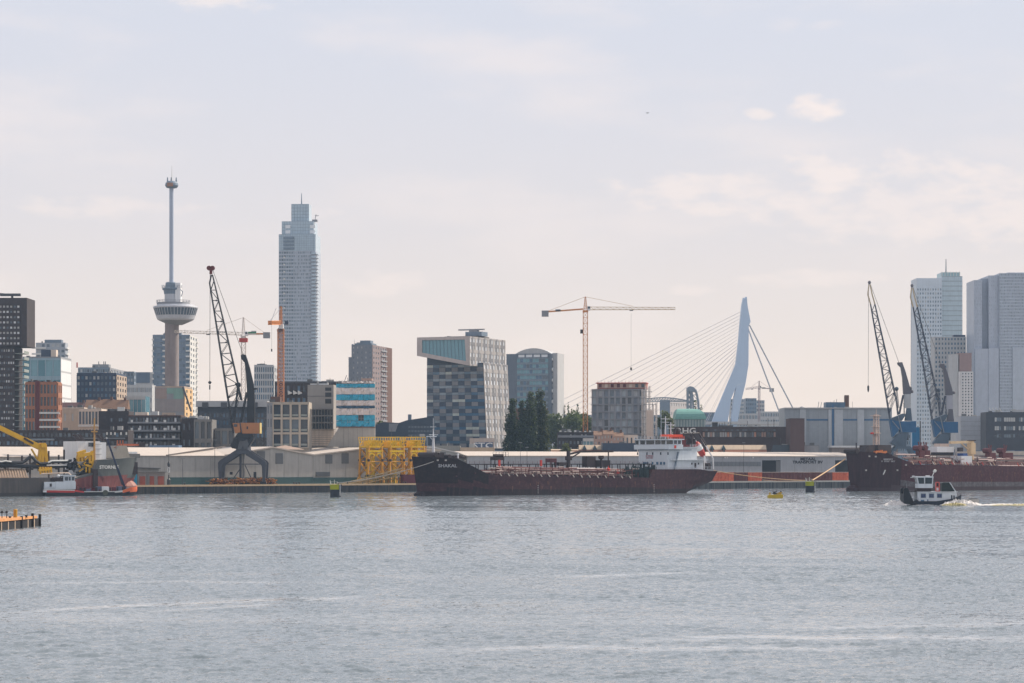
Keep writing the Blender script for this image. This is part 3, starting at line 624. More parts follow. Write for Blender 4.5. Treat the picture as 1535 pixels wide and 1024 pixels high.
b = corner(412, 508, None, 1180, 574, 0, 'apartment_building', 'dark brick block with a long flat roof behind the concrete grid building', 'apartments', brick_dk, roofm=roof_gr)
b.grid('front', 12, 8, .5, .55, panes=[GL[0], GL[1], GL[3]]); b.parapet(.8, m=grey_d)
for px in (432, 440, 447): u = b.fr.u(px); MB().ext([(u, -2, Z(592, 1180)), (u+2.1, -2, Z(590, 1180)), (u+2.1, -2, Z(588.8, 1180)), (u, -2, Z(585.5, 1180))], (0, 1.9, 0)).build('awning', rail_w, b.r)
# --- 14 concrete block and blue wrapped block
b = corner(461, 500, 508, 1100, 577, -4, 'apartment_building', 'blank grey concrete block with three dark openings left of the blue sheeting', 'building site', mat('blank_concrete', (.30, .28, .26), .85), roofm=roof_gr)
for i, (ya, yb) in enumerate(((581, 586), (588.5, 595), (598, 605))): u = b.fr.u(487.5); MB().box(u, u+3.0, -.1, -.005, Z(yb, 1100), Z(ya, 1100)).build('opening', steel_dark, b.r)
MB().box(b.u0, 0, -.08, -.005, Z(594.2, 1100), Z(593.6, 1100)).build('joint', grey_d, b.r)
b.grid('front', 9, 3, .85, .8, z=(Z(644, 1100), Z(613, 1100)), panes=[GL[0]], wm=concrete_d, rec=1.5, name='open_floors'); 
m = MB()
for i in range(20):
    for j in range(8):
        u = b.fr.u(464+i*2.0); z = Z(668-3.2*j, 1100); m.box(u, u+.42, -.9, -.75, z, z+.8)
m.build('facade_fins', cream, b.r, kind='stuff')
b.roofbox(b.u0+1, b.u1-3, 2, 3, .7, white_p, 'roof_edge'); b.clutter(3, grey_d, 2, 3)
fr = Frame(504, 1078, 0); ue = fr.u(562); r = fr.root('scaffolded_building', 'building wrapped in turquoise and white scaffold sheeting above a grey concrete base', 'building site', z=GZ)
zf = lambda y: Z(y, 1078)
m = MB(); m.box(1, ue-.6, 1.4, 14, GZ-.5, zf(571)); m.build('wall', concrete_d, r)
sheet_t = mat('sheeting_turquoise', (.035, .34, .50), .45, var=.3, scale=.8); sheet_w = mat('sheeting_white', (.68, .60, .57), .6, var=.2, scale=.8); sheet_n = mat('sheeting_navy', (.04, .10, .17), .6)
rows = [(572, 575, 1), (575.4, 581, 0), (581.4, 591, 1), (591.4, 600, 0), (600.4, 608, 1), (608.4, 612, 2), (612.4, 622, 1), (622.4, 630.5, 0), (630.9, 639.5, 0)]
nn = 7
for ya, yb, c in rows:
    for i in range(nn):
        m = MB(); ua, ub = ue*i/nn, ue*(i+1)/nn-.05; n_ = 3
        for s_ in range(n_):
            x0, x1 = ua+(ub-ua)*s_/n_, ua+(ub-ua)*(s_+1)/n_; o0, o1, o2 = (random.uniform(-.5, .5) for _ in range(3))
            zt, zb = zf(ya), zf(yb); zm = (zt+zb)/2+random.uniform(-.3, .3)
            if s_ == 0: L0 = (o0, o1, o2)
            a0, a1, a2 = L0; m.quad((x0, a0, zb), (x1, o0, zb), (x1, o1, zm), (x0, a1, zm)); m.quad((x0, a1, zm), (x1, o1, zm), (x1, o2, zt), (x0, a2, zt)); L0 = (o0, o1, o2)
        if random.random() < .93: m.build('sheet', [sheet_w, sheet_t, sheet_n][(1-c) if c < 2 else 2], r)
m = MB()
for i in range(nn*2+1):
    u = ue*i/(nn*2); m.tube((u, .45, zf(642)), (u, .45, zf(570)), .08, n=4)
for y in range(573, 642, 6): m.beam((0, .6, zf(y)), (ue, .6, zf(y)), .9, .12)
m.build('scaffold', grey_l, r)
m = MB(); m.ext([(fr.u(490), -.3, zf(670)), (ue, -.3, zf(670)), (ue, -.3, zf(641)), (fr.u(508), -.3, zf(641))], (0, 1.5, 0)); m.build('base_wall', concrete, r)
for px in (515, 522, 529, 536, 543): MB().box(fr.u(px), fr.u(px)+.12, -.4, -.31, zf(670), zf(642)).build('panel_joint', concrete_d, r)
MB().box(0, ue+.3, -.8, .9, zf(641), zf(639.8)).build('ledge', brick_br, r)
MB().box(fr.u(541), fr.u(557), 2, 8, zf(571), zf(567)).build('site_cabin', pinkish, r)
m = MB()
for i in range(9): u = 3+i*1.6+random.random(); m.beam((u, 3, zf(571)), (u+random.uniform(-1, 1), 3.5, zf(571)+random.uniform(1, 3)), .2)
m.build('roof_materials', grey_d, r, kind='stuff')
# --- 15 tallest glass tower
d = 1750; fr = Frame(473, d, -3); zt = mat('tower_grey_glass_hazed', (.37, .42, .49), .35); zt2 = mat('tower_blue_glass_hazed', (.40, .50, .58), .25)  # tower colours paled and blued in place of distance haze
b = Bld(fr, 'skyscraper', 'tallest grey blue glass skyscraper with a stepped crown and a thin mast', 'skyscraper', fr.u(418), 0, 0, 30, Z(376, d), zt, roofm=roof_gr)
b.grid('front', 6, 62, .8, .55, a=(b.u0, fr.u(440)), panes=[GS[0], GS[1], GS[0], GL[1]], wm=zt, rec=.4); b.grid('front', 12, 62, .62, .55, a=(fr.u(440)+.02, fr.u(467)), panes=[GS[0], zt, GS[1]], wm=zt, rec=.3)
b.balc('front', 62, a=(fr.u(467)+.1, .6), depth=1.6, slabm=mat('slab_blue_grey', (.42, .46, .52), .5), railm=zt2, rh=1.1, each=False); b.balc('right', 62, a=(0, 9), depth=1.5, slabm=mat('slab_blue_grey', (0, 0, 0)), railm=zt2, rh=1.1, each=False)
b.balc('front', 31, a=(fr.u(425), fr.u(427.5)), depth=.9, slabm=rail_w, railm=rail_w, rh=.8, each=False)
c1 = Bld(fr, '', '', '', b.u0, 0, 0, 28, Z(351, d), zt2, z0=b.z1+.6, root=b.r, wall='crown_wall'); c1.grid('front', 16, 7, .9, .9, panes=[zt2], wm=mat('crown_joint', (.24, .31, .38), .4), rec=.2); 
m = MB()
for j in range(4): m.box(fr.u(425), fr.u(441), -.6, -.25, Z(374-5.2*j, d), Z(370.6-5.2*j, d))
m.build('louvres', blue_gr, b.r, kind='stuff')
c2 = Bld(fr, '', '', '', fr.u(421.5), fr.u(469.5), 3, 24, Z(331, d), zt2, z0=c1.z1+.6, root=b.r, wall='crown_step'); c2.grid('front', 12, 4, .92, .9, panes=[zt2], wm=mat('crown_joint', (0, 0, 0)), rec=.15)
for px in (427, 464):
    for y in (339, 347): MB().box(fr.u(px), fr.u(px+7.5), 2.6, 2.84, Z(y+2.6, d), Z(y-2.4, d)).build('window', win_bright, b.r)
c3 = Bld(fr, '', '', '', fr.u(435), fr.u(461.5), 6, 20, Z(305.5, d), zt2, z0=c2.z1+.6, root=b.r, wall='crown_top'); c3.grid('front', 6, 5, .9, .92, panes=[zt2], wm=blue_gr, rec=.15); c3.parapet(.6)
m = MB(); u = fr.u(448.7); m.tube((u, 12, c3.z1), (u, 12, Z(287, d)), .5, .22, n=8); m.build('mast', blue_gr, b.r)
m = MB(); u = fr.u(470); m.box(u-2, u+2, 6, 9, c2.z1, c2.z1+1.6); m.tube((u, 7, c2.z1), (u+1, 7, Z(320, d)), .25, n=6); m.beam((u, 7, Z(322, d)), (u+3, 7, Z(322, d)), .4); m.build('roof_crane', grey_m, b.r)
# --- 16 grey office, brick tower
b = corner(381, 410, 416, 1600, 549, 0, 'office_building', 'pale grey blue gridded office between the orange crane mast and the dark crane', 'office', grey_l, roofm=roof_gr); b.grid('front', 9, 16, .62, .7, panes=[GL[1], GL[3], GL[1]]); b.grid('right', 2, 16, .5, .6); b.parapet(1)
d = 1500; fr = Frame(558, d, -12); b = Bld(fr, 'apartment_tower', 'brown and blue grey brick apartment tower left of the checkered building', 'apartment tower', fr.u(527), 0, 0, fr.v(587), Z(517, d), mat('slate_brick', (.18, .20, .235), .8), roofm=roof_gr)
b.grid('front', 5, 26, .22, .35, panes=[GL[1], GL[2]], rec=.15); b.grid('right', 6, 26, .42, .4, a=(0, b.v1*.72), wm=mat('mauve_brick', (.24, .19, .19), .85), panes=[GL[1], GL[0]], rec=.25); b.balc('right', 26, a=(b.v1*.42, b.v1*.7), depth=1.0, slabm=grey_l, railm=grey_m, rh=.7, each=False)
MB().box(.01, .35, b.v1*.72+.05, b.v1, GZ, b.z1).build('corner_pier', brick_br, b.r)
m = MB(); m.box(b.u0, b.u0+1.2, 0, 1, b.z1, b.z1+.6); m.box(b.u0+5, b.u0+12, 3, 10, b.z1, Z(510, d)); m.box(b.u0+1.5, b.u1-1, 2, 14, b.z1, b.z1+1.2); m.build('roof_unit', blue_gr, b.r)
m = MB(); m.box(b.u0-2.2, b.u0+.4, .5, 4, GZ, Z(535, d)); m.build('side_wing', mat('slate_brick', (0, 0, 0)), b.r)
# --- tower cranes
def tower_crane(px, d, ybase, ycab, yapex, jl, jr, wpx, mastm, jibm, label, ang=0., jl_dir='left', cab=1.):
    """mast at px; jl/jr: (px, py) ends of the long jib and the counter jib"""
    fr = Frame(px, d, ang); r = fr.root('tower_crane', label, 'tower crane', z=GZ); k = MP(d); w = wpx*k
    z0, zc, za = Z(ybase, d), Z(ycab, d), Z(yapex, d)
    m = MB(); m.lattice((0, 0, GZ-.5), (0, 0, zc), w, w, w, w, max(4, int((zc-GZ)/(w*1.25))), .34, .2, up=(0, 1, 0)); m.build('mast', mastm, r)
    m = MB(); m.box(-w*.62, w*.62, -w*.62, w*.62, zc, zc+1.0); m.build('slewing_ring', mastm, r)
    m = MB(); m.box(w*.45, w*1.1, -w*.9, w*.2, zc+.9, zc+3.4); cb = m.build('cab', white_p, r); MB().box(w*.5, w*1.05, -w*.9-.05, -w*.9+.02, zc+1.9, zc+3.1).build('cab_window', GL[0], cb)
    m = MB(); m.lattice((0, 0, zc+1), (0, 0, za), w*.8, w*.8, .5, .5, 6, .28, .16, up=(0, 1, 0)); m.build('apex_tower', mastm, r)
    jz = zc+2.2; E = (fr.u(jl[0]), 0, Z(jl[1], d)); C = (fr.u(jr[0]), 0, Z(jr[1], d)); sgn = 1 if E[0] > 0 else -1
    m = MB(); m.lattice((sgn*w*.5, 0, jz), E, 1.5, 1.7, 1.2, 1.3, max(8, int(abs(E[0])/1.9)), .26, .15, tri=True); m.build('jib', jibm, r)
    m = MB(); m.beam((-sgn*w*.5, 0, jz-.4), C, 1.6, .8); m.build('counter_jib', mastm, r)
    m = MB(); c = C[0]; m.box(min(c, c+sgn*4), max(c, c+sgn*4), -1, 1, C[2]-2.6, C[2]+.9); m.build('counterweight', grey_m, r)
    m = MB(); m.box(*sorted((c+sgn*8, c+sgn*11)), -.8, .8, C[2]+.4, C[2]+1.7); m.build('winch', grey_l, r)
    m = MB(); t = .52; q = tuple(a+(b-a)*t for a, b in zip((sgn*w*.5, 0, jz+1), E)); m.tube((0, 0, za), (q[0], 0, q[2]+.8), .11, n=5); m.tube((0, 0, za), (C[0]+sgn*3, 0, C[2]+.4), .11, n=5)
    m.build('tie_bars', jibm, r)
    t = .5; q = tuple(a+(b-a)*t for a, b in zip((sgn*w*.5, 0, jz-.9), E)); m = MB(); m.box(q[0]-1, q[0]+1, -.7, .7, q[2]-.9, q[2]-.3); m.build('trolley', steel_dark, r)
    return fr, r, k
fr, r, k = tower_crane(877.5, 1330, 640, 468, 445, (1012, 462.5), (812, 468), 6.6, org_crane, mat('jib_yellowish', (.50, .36, .20), .5), 'tall orange tower crane with a long horizontal jib beside the construction building')
u = fr.u(946); m = MB(); m.tube((u, 0, Z(470, 1330)), (u, 0, Z(551, 1330)), .05, n=4); m.box(u-.5, u+.5, -.4, .4, Z(552, 1330)-1.2, Z(551, 1330)); m.build('hook_block', steel_dark, r)
MB().box(-2.3*1.3, -1.4, -.5, .5, Z(500, 1330), Z(494, 1330)).build('climbing_unit', steel_dark, r)
fr, r, k = tower_crane(365, 1330, 610, 506, 476, (262, 497), (405, 500.5), 6.2, white_crane, mat('jib_pale', (.55, .48, .40), .5), 'white and red tower crane standing behind the big dark portal crane')
MB().box(-2.4, 2.4, -1.6, 1.6, Z(513, 1330), Z(507, 1330)).build('red_section', red_p, r); MB().box(.9, 7.5, -.9, .9, Z(500, 1330), Z(497.5, 1330)).build('green_section', mat('green_paint', (.05, .2, .11), .5), r)
MB().box(7.6, fr.u(404), -.95, .95, Z(501.4, 1330), Z(499.4, 1330)).build('counter_deck', org_crane, r)
# crane whose jib points towards the viewer
d = 1150; fr = Frame(421, d, 0); r = fr.root('tower_crane', 'orange tower crane whose jib points at the viewer, in front of the tallest skyscraper', 'tower crane', z=GZ); k = MP(d); w = 8.4*k
m = MB(); m.lattice((0, 0, GZ), (0, 0, Z(494, d)), w, w, w, w, 40, .5, .28, up=(0, 1, 0)); m.build('mast', mat('mast_orange_pale', (.52, .23, .12), .5), r)
m = MB(); m.lathe(0, 0, [(w*.7, Z(497, d)), (w*.7, Z(494, d)), (w*.45, Z(492, d))], 12); m.build('slewing_ring', brick_br, r)
m = MB(); m.box(-2*k, 4*k, -1.5, 1.5, Z(493, d), Z(486, d)); m.build('cab', white_p, r)
m = MB(); m.lattice((0, 0, Z(487, d)), (0, 0, Z(460, d)), 3.4*k, 3.4*k, 2.4*k, 2.4*k, 7, .35, .2, up=(0, 1, 0)); m.build('apex_tower', org_crane, r); MB().box(-1*k, 1*k, -.4, .4, Z(463, d), Z(458.5, d)).build('apex_cap', grey_d, r)
dj = 1112; m = MB(); q = (X(404.5, dj)-fr.O.x, dj-d, Z(484, dj)); m.lattice((-1, -1, Z(484, d)), q, 1.8, 1.8, 1.5, 1.7, 14, .4, .26); m.build('jib', org_crane, r)
m = MB(); m.beam((0, 0, Z(462, d)), (q[0], q[1], q[2]+1), .14); m.tube((X(406, 1118)-fr.O.x, 1118-d, Z(483, 1118)), (X(414, 1125)-fr.O.x, 1125-d, Z(462, 1125)), .14, n=5); m.build('tie_bars', grey_m, r)
m = MB(); m.box(5*k, 10.5*k, 2, 8, Z(486, d), Z(481, d)); m.build('counterweight', navy, r)
u = q[0]+.8; m = MB(); m.tube((u, q[1]+1, q[2]), (u, q[1]+1, Z(524, dj)), .05, n=4); m.box(u-.3, u+.3, q[1]+.7, q[1]+1.3, Z(527, dj), Z(523, dj)); m.build('hook_block', steel_dark, r)
# ================================================================== SKYLINE, middle and right
# --- dark sloping building left of the checkered one
d = 1230; fr = Frame(562, d, 0); r = fr.root('office_building', 'dark blue building with a sloping roofline left of the checkered building', 'office', z=GZ); zf = lambda y: Z(y, d)
dkb = mat('dark_blue_cladding', (.035, .055, .085), .5); uu = fr.u
m = MB(); m.ext([(0, 0, GZ-.5), (uu(650), 0, GZ-.5), (uu(650), 0, zf(624)), (uu(610), 0, zf(630)), (uu(598), 0, zf(634)), (uu(575), 0, zf(633)), (0, 0, zf(637))], (0, 18, 0)); m.build('wall', dkb, r)
m = MB(); m.ext([(uu(583), -.3, zf(647)), (uu(593), -.3, zf(647)), (uu(597), -.3, zf(635)), (uu(583), -.3, zf(635))], (0, .28, 0)); m.build('bay', grey_m, r)
m = MB()
for i in range(9):
    for j in range(3):
        u = uu(612+4.6*i); z = zf(654-6.2*j); m.box(u, u+1.2, -.1, -.01, z, z+1.0)
m.build('windows', GL[1], r, kind='stuff'); MB().box(uu(611), uu(616), 4, 7, zf(632), zf(621)).build('chimney', blue_gr, r)
b = corner(560, 640, None, 1195, 655, 0, 'office_building', 'low navy ribbon windowed range behind the yellow steel frames', 'office', dkb, roofm=roof_gr); b.grid('front', 16, 3, .85, .5, panes=[GL[3], GL[0], GL[1]], wm=blue_gr)
# --- checkered college tower
d = 1260; A = -24; fr = Frame(724, d, A); r = fr.root('college_tower', 'checkered college tower with an overhanging picture window head and a radar platform', 'office tower', z=GZ)
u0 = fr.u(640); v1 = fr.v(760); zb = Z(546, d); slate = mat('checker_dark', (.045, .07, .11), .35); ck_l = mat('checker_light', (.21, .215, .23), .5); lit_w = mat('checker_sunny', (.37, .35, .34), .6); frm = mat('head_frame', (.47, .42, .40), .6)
zfoot = Z(660, d); lean = fr.u(729)-0
m = MB(); m.hexa([(u0, 0, GZ-.5), (lean*1.25, 0, GZ-.5), (lean*1.25, v1, GZ-.5), (u0, v1, GZ-.5), (u0, 0, zb+.8), (0, 0, zb+.8), (0, v1, zb+.8), (u0, v1, zb+.8)]); m.build('wall', slate, r); EXT = (u0, zb)
nc, nr = 9, 12; z0, z1 = Z(671, d), zb; rh = (z1-z0)/nr
for i in range(nc):
    for j in range(nr):
        za = z0+j*rh; t = (za-zfoot)/(zb-zfoot); ue = lean*(1-t)-.15; cw = (ue-u0)/nc; a = u0+cw*i
        c = (i+j) % 2
        MB().box(a+.05, a+cw-.05, -.22, -.02, za, za+rh*.58).build('panel', ck_l if c else slate, r)
        gm = random.choice([mat('glass_sky_painted', (.20, .26, .31), .15, spec=.8), GL[3], GL[1], GL[1], mat('glass_sky_painted_dim', (.14, .20, .26), .15, spec=.8)]) if random.random() > .10+(.2 if i == 0 else 0) else mat('glass_glare', (.45, .50, .47), .2)  # some panes take sky reflection and glare as base colour
        MB().box(a+.04, a+cw-.04, -.1, -.02, za+rh*.60, za+rh*.98).build('window', gm, r)
# right face, leaning, its sunlight put into paler greys
def face(m, v, z, t, mi=0): return None
def rface(vA, vB, zA, zB, nv, nz, uof, panes, wm, nm, wf=.5, hf=.55):
    g = MB(); q = MB(); cw = (vB-vA)/nv; hh = (zB-zA)/nz
    for i in range(nv+1):
        c = vA+i*cw; l = max(vA, c-cw*(1-wf)/2); rr = min(vB, c+cw*(1-wf)/2)
        g.hexa([(uof(zA), l, zA), (uof(zA)+.3, l, zA), (uof(zA)+.3, rr, zA), (uof(zA), rr, zA), (uof(zB), l, zB), (uof(zB)+.3, l, zB), (uof(zB)+.3, rr, zB), (uof(zB), rr, zB)], i % 2)
    for j in range(nz+1):
        zc = zA+j*hh; lo = max(zA, zc-hh*(1-hf)/2); hi = min(zB, zc+hh*(1-hf)/2)
        g.hexa([(uof(lo), vA, lo), (uof(lo)+.27, vA, lo), (uof(lo)+.27, vB, lo), (uof(lo), vB, lo), (uof(hi), vA, hi), (uof(hi)+.27, vA, hi), (uof(hi)+.27, vB, hi), (uof(hi), vB, hi)], (j % 2))
    for i in range(nv):
        for j in range(nz):
            c = vA+(i+.5)*cw; zc = zA+(j+.5)*hh; o = .05
            q.quad(*[(uof(z)+o, v, z) for v, z in ((c-cw*wf/2, zc-hh*hf/2), (c+cw*wf/2, zc-hh*hf/2), (c+cw*wf/2, zc+hh*hf/2), (c-cw*wf/2, zc+hh*hf/2))], random.randrange(len(panes)))
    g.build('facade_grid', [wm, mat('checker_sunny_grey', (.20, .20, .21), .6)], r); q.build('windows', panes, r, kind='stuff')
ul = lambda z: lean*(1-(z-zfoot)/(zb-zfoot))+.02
rface(0, v1, Z(672, d), zb+.8, 8, 11, ul, [win_bright, win_bright, GL[2]], lit_w, 'lower')
# head: a box that juts forward (v<0)
vh = -11.; fd = fr.d(0, vh); uh = fr.u(703, vh); 
hz0 = lambda px: None
zt = fr.z(504, uh, vh); zl = fr.z(533.5, fr.u(625, vh), vh); zr = fr.z(548, uh, vh); uL_ = fr.u(625, vh); vr = fr.v(757, uh)
MB().box(u0, uh-.4, .06, min(v1, vr)-.8, zb+.82, Z(531, d)).build('upper_wall', slate, r); m = MB(); P = [(uL_, zl), (uh, zr), (uh, zt), (uL_, zt)]
m.ext([(u, vh+.6, z) for u, z in P], (0, vr-vh-.6, 0)); m.build('head', frm, r)
I = [fr.p(632.5, 528.6, vh), fr.p(698.6, 541.5, vh), fr.p(696.5, 509, vh), fr.p(632.5, 510, vh)]; O = [(u, vh, z) for u, z in P]
m = MB()
for a in range(4):
    c = (a+1) % 4; m.hexa([O[a], O[c], I[c], I[a]]+[(p[0], p[1]+1.2, p[2]) for p in (O[a], O[c], I[c], I[a])])
m.build('head_frame', frm, r)
m = MB(); m.poly([(p[0], vh+.55, p[2]) for p in I]); gl = m.build('picture_window', teal_l, r)
for t in np.linspace(.08, .92, 11):
    lo = Vector(I[0]).lerp(Vector(I[1]), t); hi = Vector(I[3]).lerp(Vector(I[2]), t); MB().beam((lo.x, vh+.45, lo.z), (hi.x, vh+.45, hi.z), .14).build('mullion', blue_gr, gl)
rface(vh+.2, vr, zr, zt, 12, 4, lambda z: uh+.02, [win_bright, win_bright, GL[2]], lit_w, 'upper')
m = MB(); c = fr.p(712, 497, 8); m.box(uh-22, uh-2, 4, 20, zt, zt+1.0); m.build('roof', roof_gr, r)
m = MB(); m.box(c[0]-5, c[0]+5, 6, 14, zt+1.02, Z(496, d)); m.build('plant_room', blue_gr, r); m = MB(); m.box(fr.u(688, 8), fr.u(726, 8), 7, 9, Z(493.4, d), Z(491.6, d)); m.box(c[0]-3, c[0]+2, 6.5, 9.5, Z(496, d), Z(493.4, d)); m.build('radar_platform', grey_m, r)
m = MB(); 
for i in range(8): u = uh-24+i*2.4; m.box(u, u+1.6, 6, 9, zt, zt+.7+.8*random.random())
m.build('roof_plant', grey_m, r, kind='stuff')
# --- STC entrance block and beige walls
fr2 = Frame(704, 1205, 0); b = Bld(fr2, 'entrance_block', 'beige block with a dark sign reading STC at the foot of the checkered tower', 'building', 0, fr2.u(741), 0, 9, Z(657, 1205), mat('stone_pinkish', (.48, .41, .37), .8))
sg = MB().box(fr2.u(712), fr2.u(739), -.25, -.01, Z(675, 1205), Z(663, 1205)).build('sign_board', mat('sign_blue', (.08, .12, .2), .5), b.r)
lettering('STC', 4.4, sg, (fr2.u(724), -.32, Z(668.6, 1205)), white_p, sx=1.35, bold=.04); MB().ext([(fr2.u(728), -.31, Z(668, 1205)), (fr2.u(730), -.31, Z(668, 1205)), (fr2.u(738), -.31, Z(674, 1205)), (fr2.u(735), -.31, Z(674, 1205))], (0, .05, 0)).build('swoosh', white_p, sg)
b = corner(690, 741, None, 1172, 671, 0, 'low_wall_block', 'low tan block in front of the STC sign', 'building', mat('tan_render', (.46, .36, .26), .85), dep=10, roofm=concrete)
b = corner(641, 690, None, 1178, 668.5, 0, 'low_wall_block', 'low grey green block behind the ship foremast', 'building', mat('grey_green_render', (.27, .27, .25), .85), dep=10, roofm=concrete)
# --- round roofed glass building
d = 1500; fr = Frame(827, d, -14); b = Bld(fr, 'office_building', 'blue grey office with a shallow domed roof and a lattice patterned side', 'office', fr.u(759), 0, 0, fr.v(838.5), Z(530, d), mat('blue_stone', (.13, .16, .20), .6))
b.grid('front', 10, 9, .92, .62, a=(fr.u(775), fr.u(822)), z=(Z(612, d), Z(536, d)), panes=[teal_l, GL[3], GL[1], teal_l], wm=mat('glass_spandrel', (.17, .22, .27), .3), rec=.25)
b.grid('front', 4, 1, .82, .7, a=(fr.u(776), fr.u(822)), z=(Z(536, d), Z(530.5, d)), panes=[win_bright], rec=.3)
MB().box(fr.u(762), fr.u(821), -.35, -.02, Z(650, d), Z(612, d)).build('lower_wall', brick_br, b.r)
m = MB()
for j in range(9):
    for i in range(3):
        v0, v1_ = b.v1*i/3, b.v1*(i+1)/3; za, zb_ = Z(610-8*j, d), Z(602-8*j, d); A_, B_ = ((v0, za), (v1_, zb_)) if (i+j) % 2 else ((v1_, za), (v0, zb_))
        m.beam((.3, A_[0], A_[1]), (.3, B_[0], B_[1]), .9, .5, up=(1, 0, 0)); m.box(.02, .3, v0+.5, v1_-.5, za+1.2, zb_-.8, 1)
m.build('lattice_side', [white_p, GL[1]], b.r, kind='stuff')
m = MB(); n = 10; pts = [(fr.u(772)+(fr.u(826)-fr.u(772))*i/n, Z(530, d)+math.sin(math.pi*i/n)**.8*(Z(521.5, d)-Z(530, d))) for i in range(n+1)]
m.ext([(u, 1, z) for u, z in pts], (0, b.v1-2, 0)); m.build('domed_roof', grey_l, b.r); MB().box(0, 3.4, 2, b.v1-1, Z(640, d), Z(529, d)).build('side_wing', grey_l, b.r)
# --- trees
def leaves(name, clumps, n, size, mats, parent, yz=1.):
    V = []; 
    w = np.array([c[3]*c[4]*c[5] for c in clumps])**.7; w /= w.sum()
    ci = rng.choice(len(clumps), n, p=w); C = np.array(clumps)[ci]
    D = rng.normal(size=(n, 3)); D /= np.linalg.norm(D, axis=1)[:, None]; R = rng.uniform(.35, 1, n)**.45
    Pn = C[:, :3]+D*R[:, None]*C[:, 3:6]*(1+.12*rng.normal(size=n))[:, None]
    a = rng.normal(size=(n, 3))+D*.2; a /= np.linalg.norm(a, axis=1)[:, None]; t = rng.normal(size=(n, 3)); u = np.cross(a, t); u /= np.linalg.norm(u, axis=1)[:, None]; v = np.cross(a, u)
    s = size*rng.uniform(.5, 1.3, n)[:, None]
    Q = np.stack([Pn-u*s-v*s*.6, Pn+u*s-v*s*.5, Pn+u*s*.7+v*s*.7, Pn-u*s*.8+v*s*.6], 1).reshape(-1, 3)
    me = bpy.data.meshes.new(name); me.vertices.add(4*n); me.vertices.foreach_set('co', Q.ravel()); me.loops.add(4*n); me.loops.foreach_set('vertex_index', np.arange(4*n)); me.polygons.add(n)
    me.polygons.foreach_set('loop_start', np.arange(n)*4); me.polygons.foreach_set('loop_total', np.full(n, 4))
    for m in mats: me.materials.append(m)
    me.polygons.foreach_set('material_index', rng.integers(0, len(mats), n)); me.update(calc_edges=True)
    o = bpy.data.objects.new(name, me); COL.objects.link(o); o.parent = parent; return o
bark = mat('bark', (.07, .05, .035), .9); lfd = leafmat('leaf_dark', (.026, .040, .018)); lfm = leafmat('leaf_mid', (.065, .095, .042)); lfl = leafmat('leaf_light', (.10, .12, .05)); lfy = leafmat('leaf_olive', (.075, .085, .03))  # mid and light leaf greens lightened to stand for haze
def tree(px, d, top, wpx, label, kind='round', mats=(lfm, lfl), n=2500, group=None, size=.55, name='tree', base=None):
    fr = Frame(px, d, 0); r = fr.root(name, label, 'tree', group, GZ); k = MP(d); h = Z(top, d)-GZ; R = wpx*k/2; cl = []; m = MB()
    if kind == 'poplar':
        m.tube((0, 0, -.3+GZ), (0, 0, GZ+h*.9), h*.02, .08, n=7)
        for j in range(26):
            t = (j+.5)/26; z = h*(.05+.95*t); rr = R*max(.2, (1-t**3.2))**.5*(.82+.18*math.sin(j*2.1))
            for q in range(4 if t < .75 else 2):
                a = random.uniform(0, 6.28); o = rr*random.uniform(.15, .58); s = rr*random.uniform(.42, .64)+.35
                cl.append((o*math.cos(a), o*math.sin(a), min(z, h-s*1.2), s, s, s*1.25))
                if j % 3 == 0: m.tube((0, 0, GZ+z*.85), (o*math.cos(a), o*math.sin(a), GZ+z), h*.006, .04, n=4)
    else:
        m.tube((0, 0, GZ-.3), (0, 0, GZ+h*.55), h*.03+.1, h*.015, n=7)
        for j in range(22):
            a = random.uniform(0, 6.28); o = R*random.uniform(.15, .8); z = h*random.uniform(.22, .86); s = R*random.uniform(.3, .5)
            o *= 1.1-abs(z/h-.55)*1.1; cl.append((o*math.cos(a), o*math.sin(a), z, s, s, min(s*.95, h-z)))
            m.tube((0, 0, GZ+h*.4), (o*math.cos(a), o*math.sin(a), GZ+z), h*.012+.04, .05, n=5)
        cl.append((0, 0, h*.9-.3*R, R*.4, R*.4, R*.4))
    m.build('trunk', bark, r); leaves('crown', cl, n, size, mats, r)
    return r
PD = 1215
tree(768, PD, 597, 29, 'leftmost dark poplar beside the checkered tower', 'poplar', (lfd, lfd, lfd, lfm), 15000, 'poplars behind the tanker', .4, 'poplar_tree')
tree(782.5, PD-3, 600, 24, 'short dark poplar in the dip between the two poplar tops', 'poplar', (lfd, lfd, lfd, lfm), 10000, 'poplars behind the tanker', .4, 'poplar_tree')
tree(796, PD-6, 587, 35, 'tall dark poplar in the middle of the clump', 'poplar', (lfd, lfd, lfd, lfm), 16250, 'poplars behind the tanker', .4, 'poplar_tree')
tree(811, PD, 584, 34, 'rightmost poplar with a sunlit right edge', 'poplar', (lfd, lfd, lfd, lfy), 16000, 'poplars behind the tanker', .4, 'poplar_tree')  # olive leaves mixed in to paint the sunlit foliage
for i, (px, d, top, w, lb, mm) in enumerate(((838, 1460, 612, 44, 'broad tree just right of the poplars', (lfm, lfl)), (860, 1445, 606, 46, 'full green tree left of the tall orange crane mast', (lfm, lfl)), (876, 1470, 610, 40, 'dim green tree behind the foot of the orange crane mast', (lfm,)), (886, 1455, 618, 30, 'small green tree touching the construction building', (lfm, lfl)))):
    tree(px, d, top, w, lb, 'round', mm, 5200, 'trees behind the low houses', .6)
for px, top, lb in ((846, 607, 'short pointed conifer on the left of three above the green trees'), (852, 603, 'tallest pointed conifer above the green trees'), (866, 605, 'pointed conifer nearest the orange crane mast')): tree(px, 1520, top, 7, lb, 'poplar', (lfd, lfm), 900, 'pointed trees above the green trees', .45, 'conifer_tree')
tree(847, 1180, 660, 20, 'small round light green tree behind the tanker, right of the poplars', 'round', (lfl, lfy), 1500, None, .45)
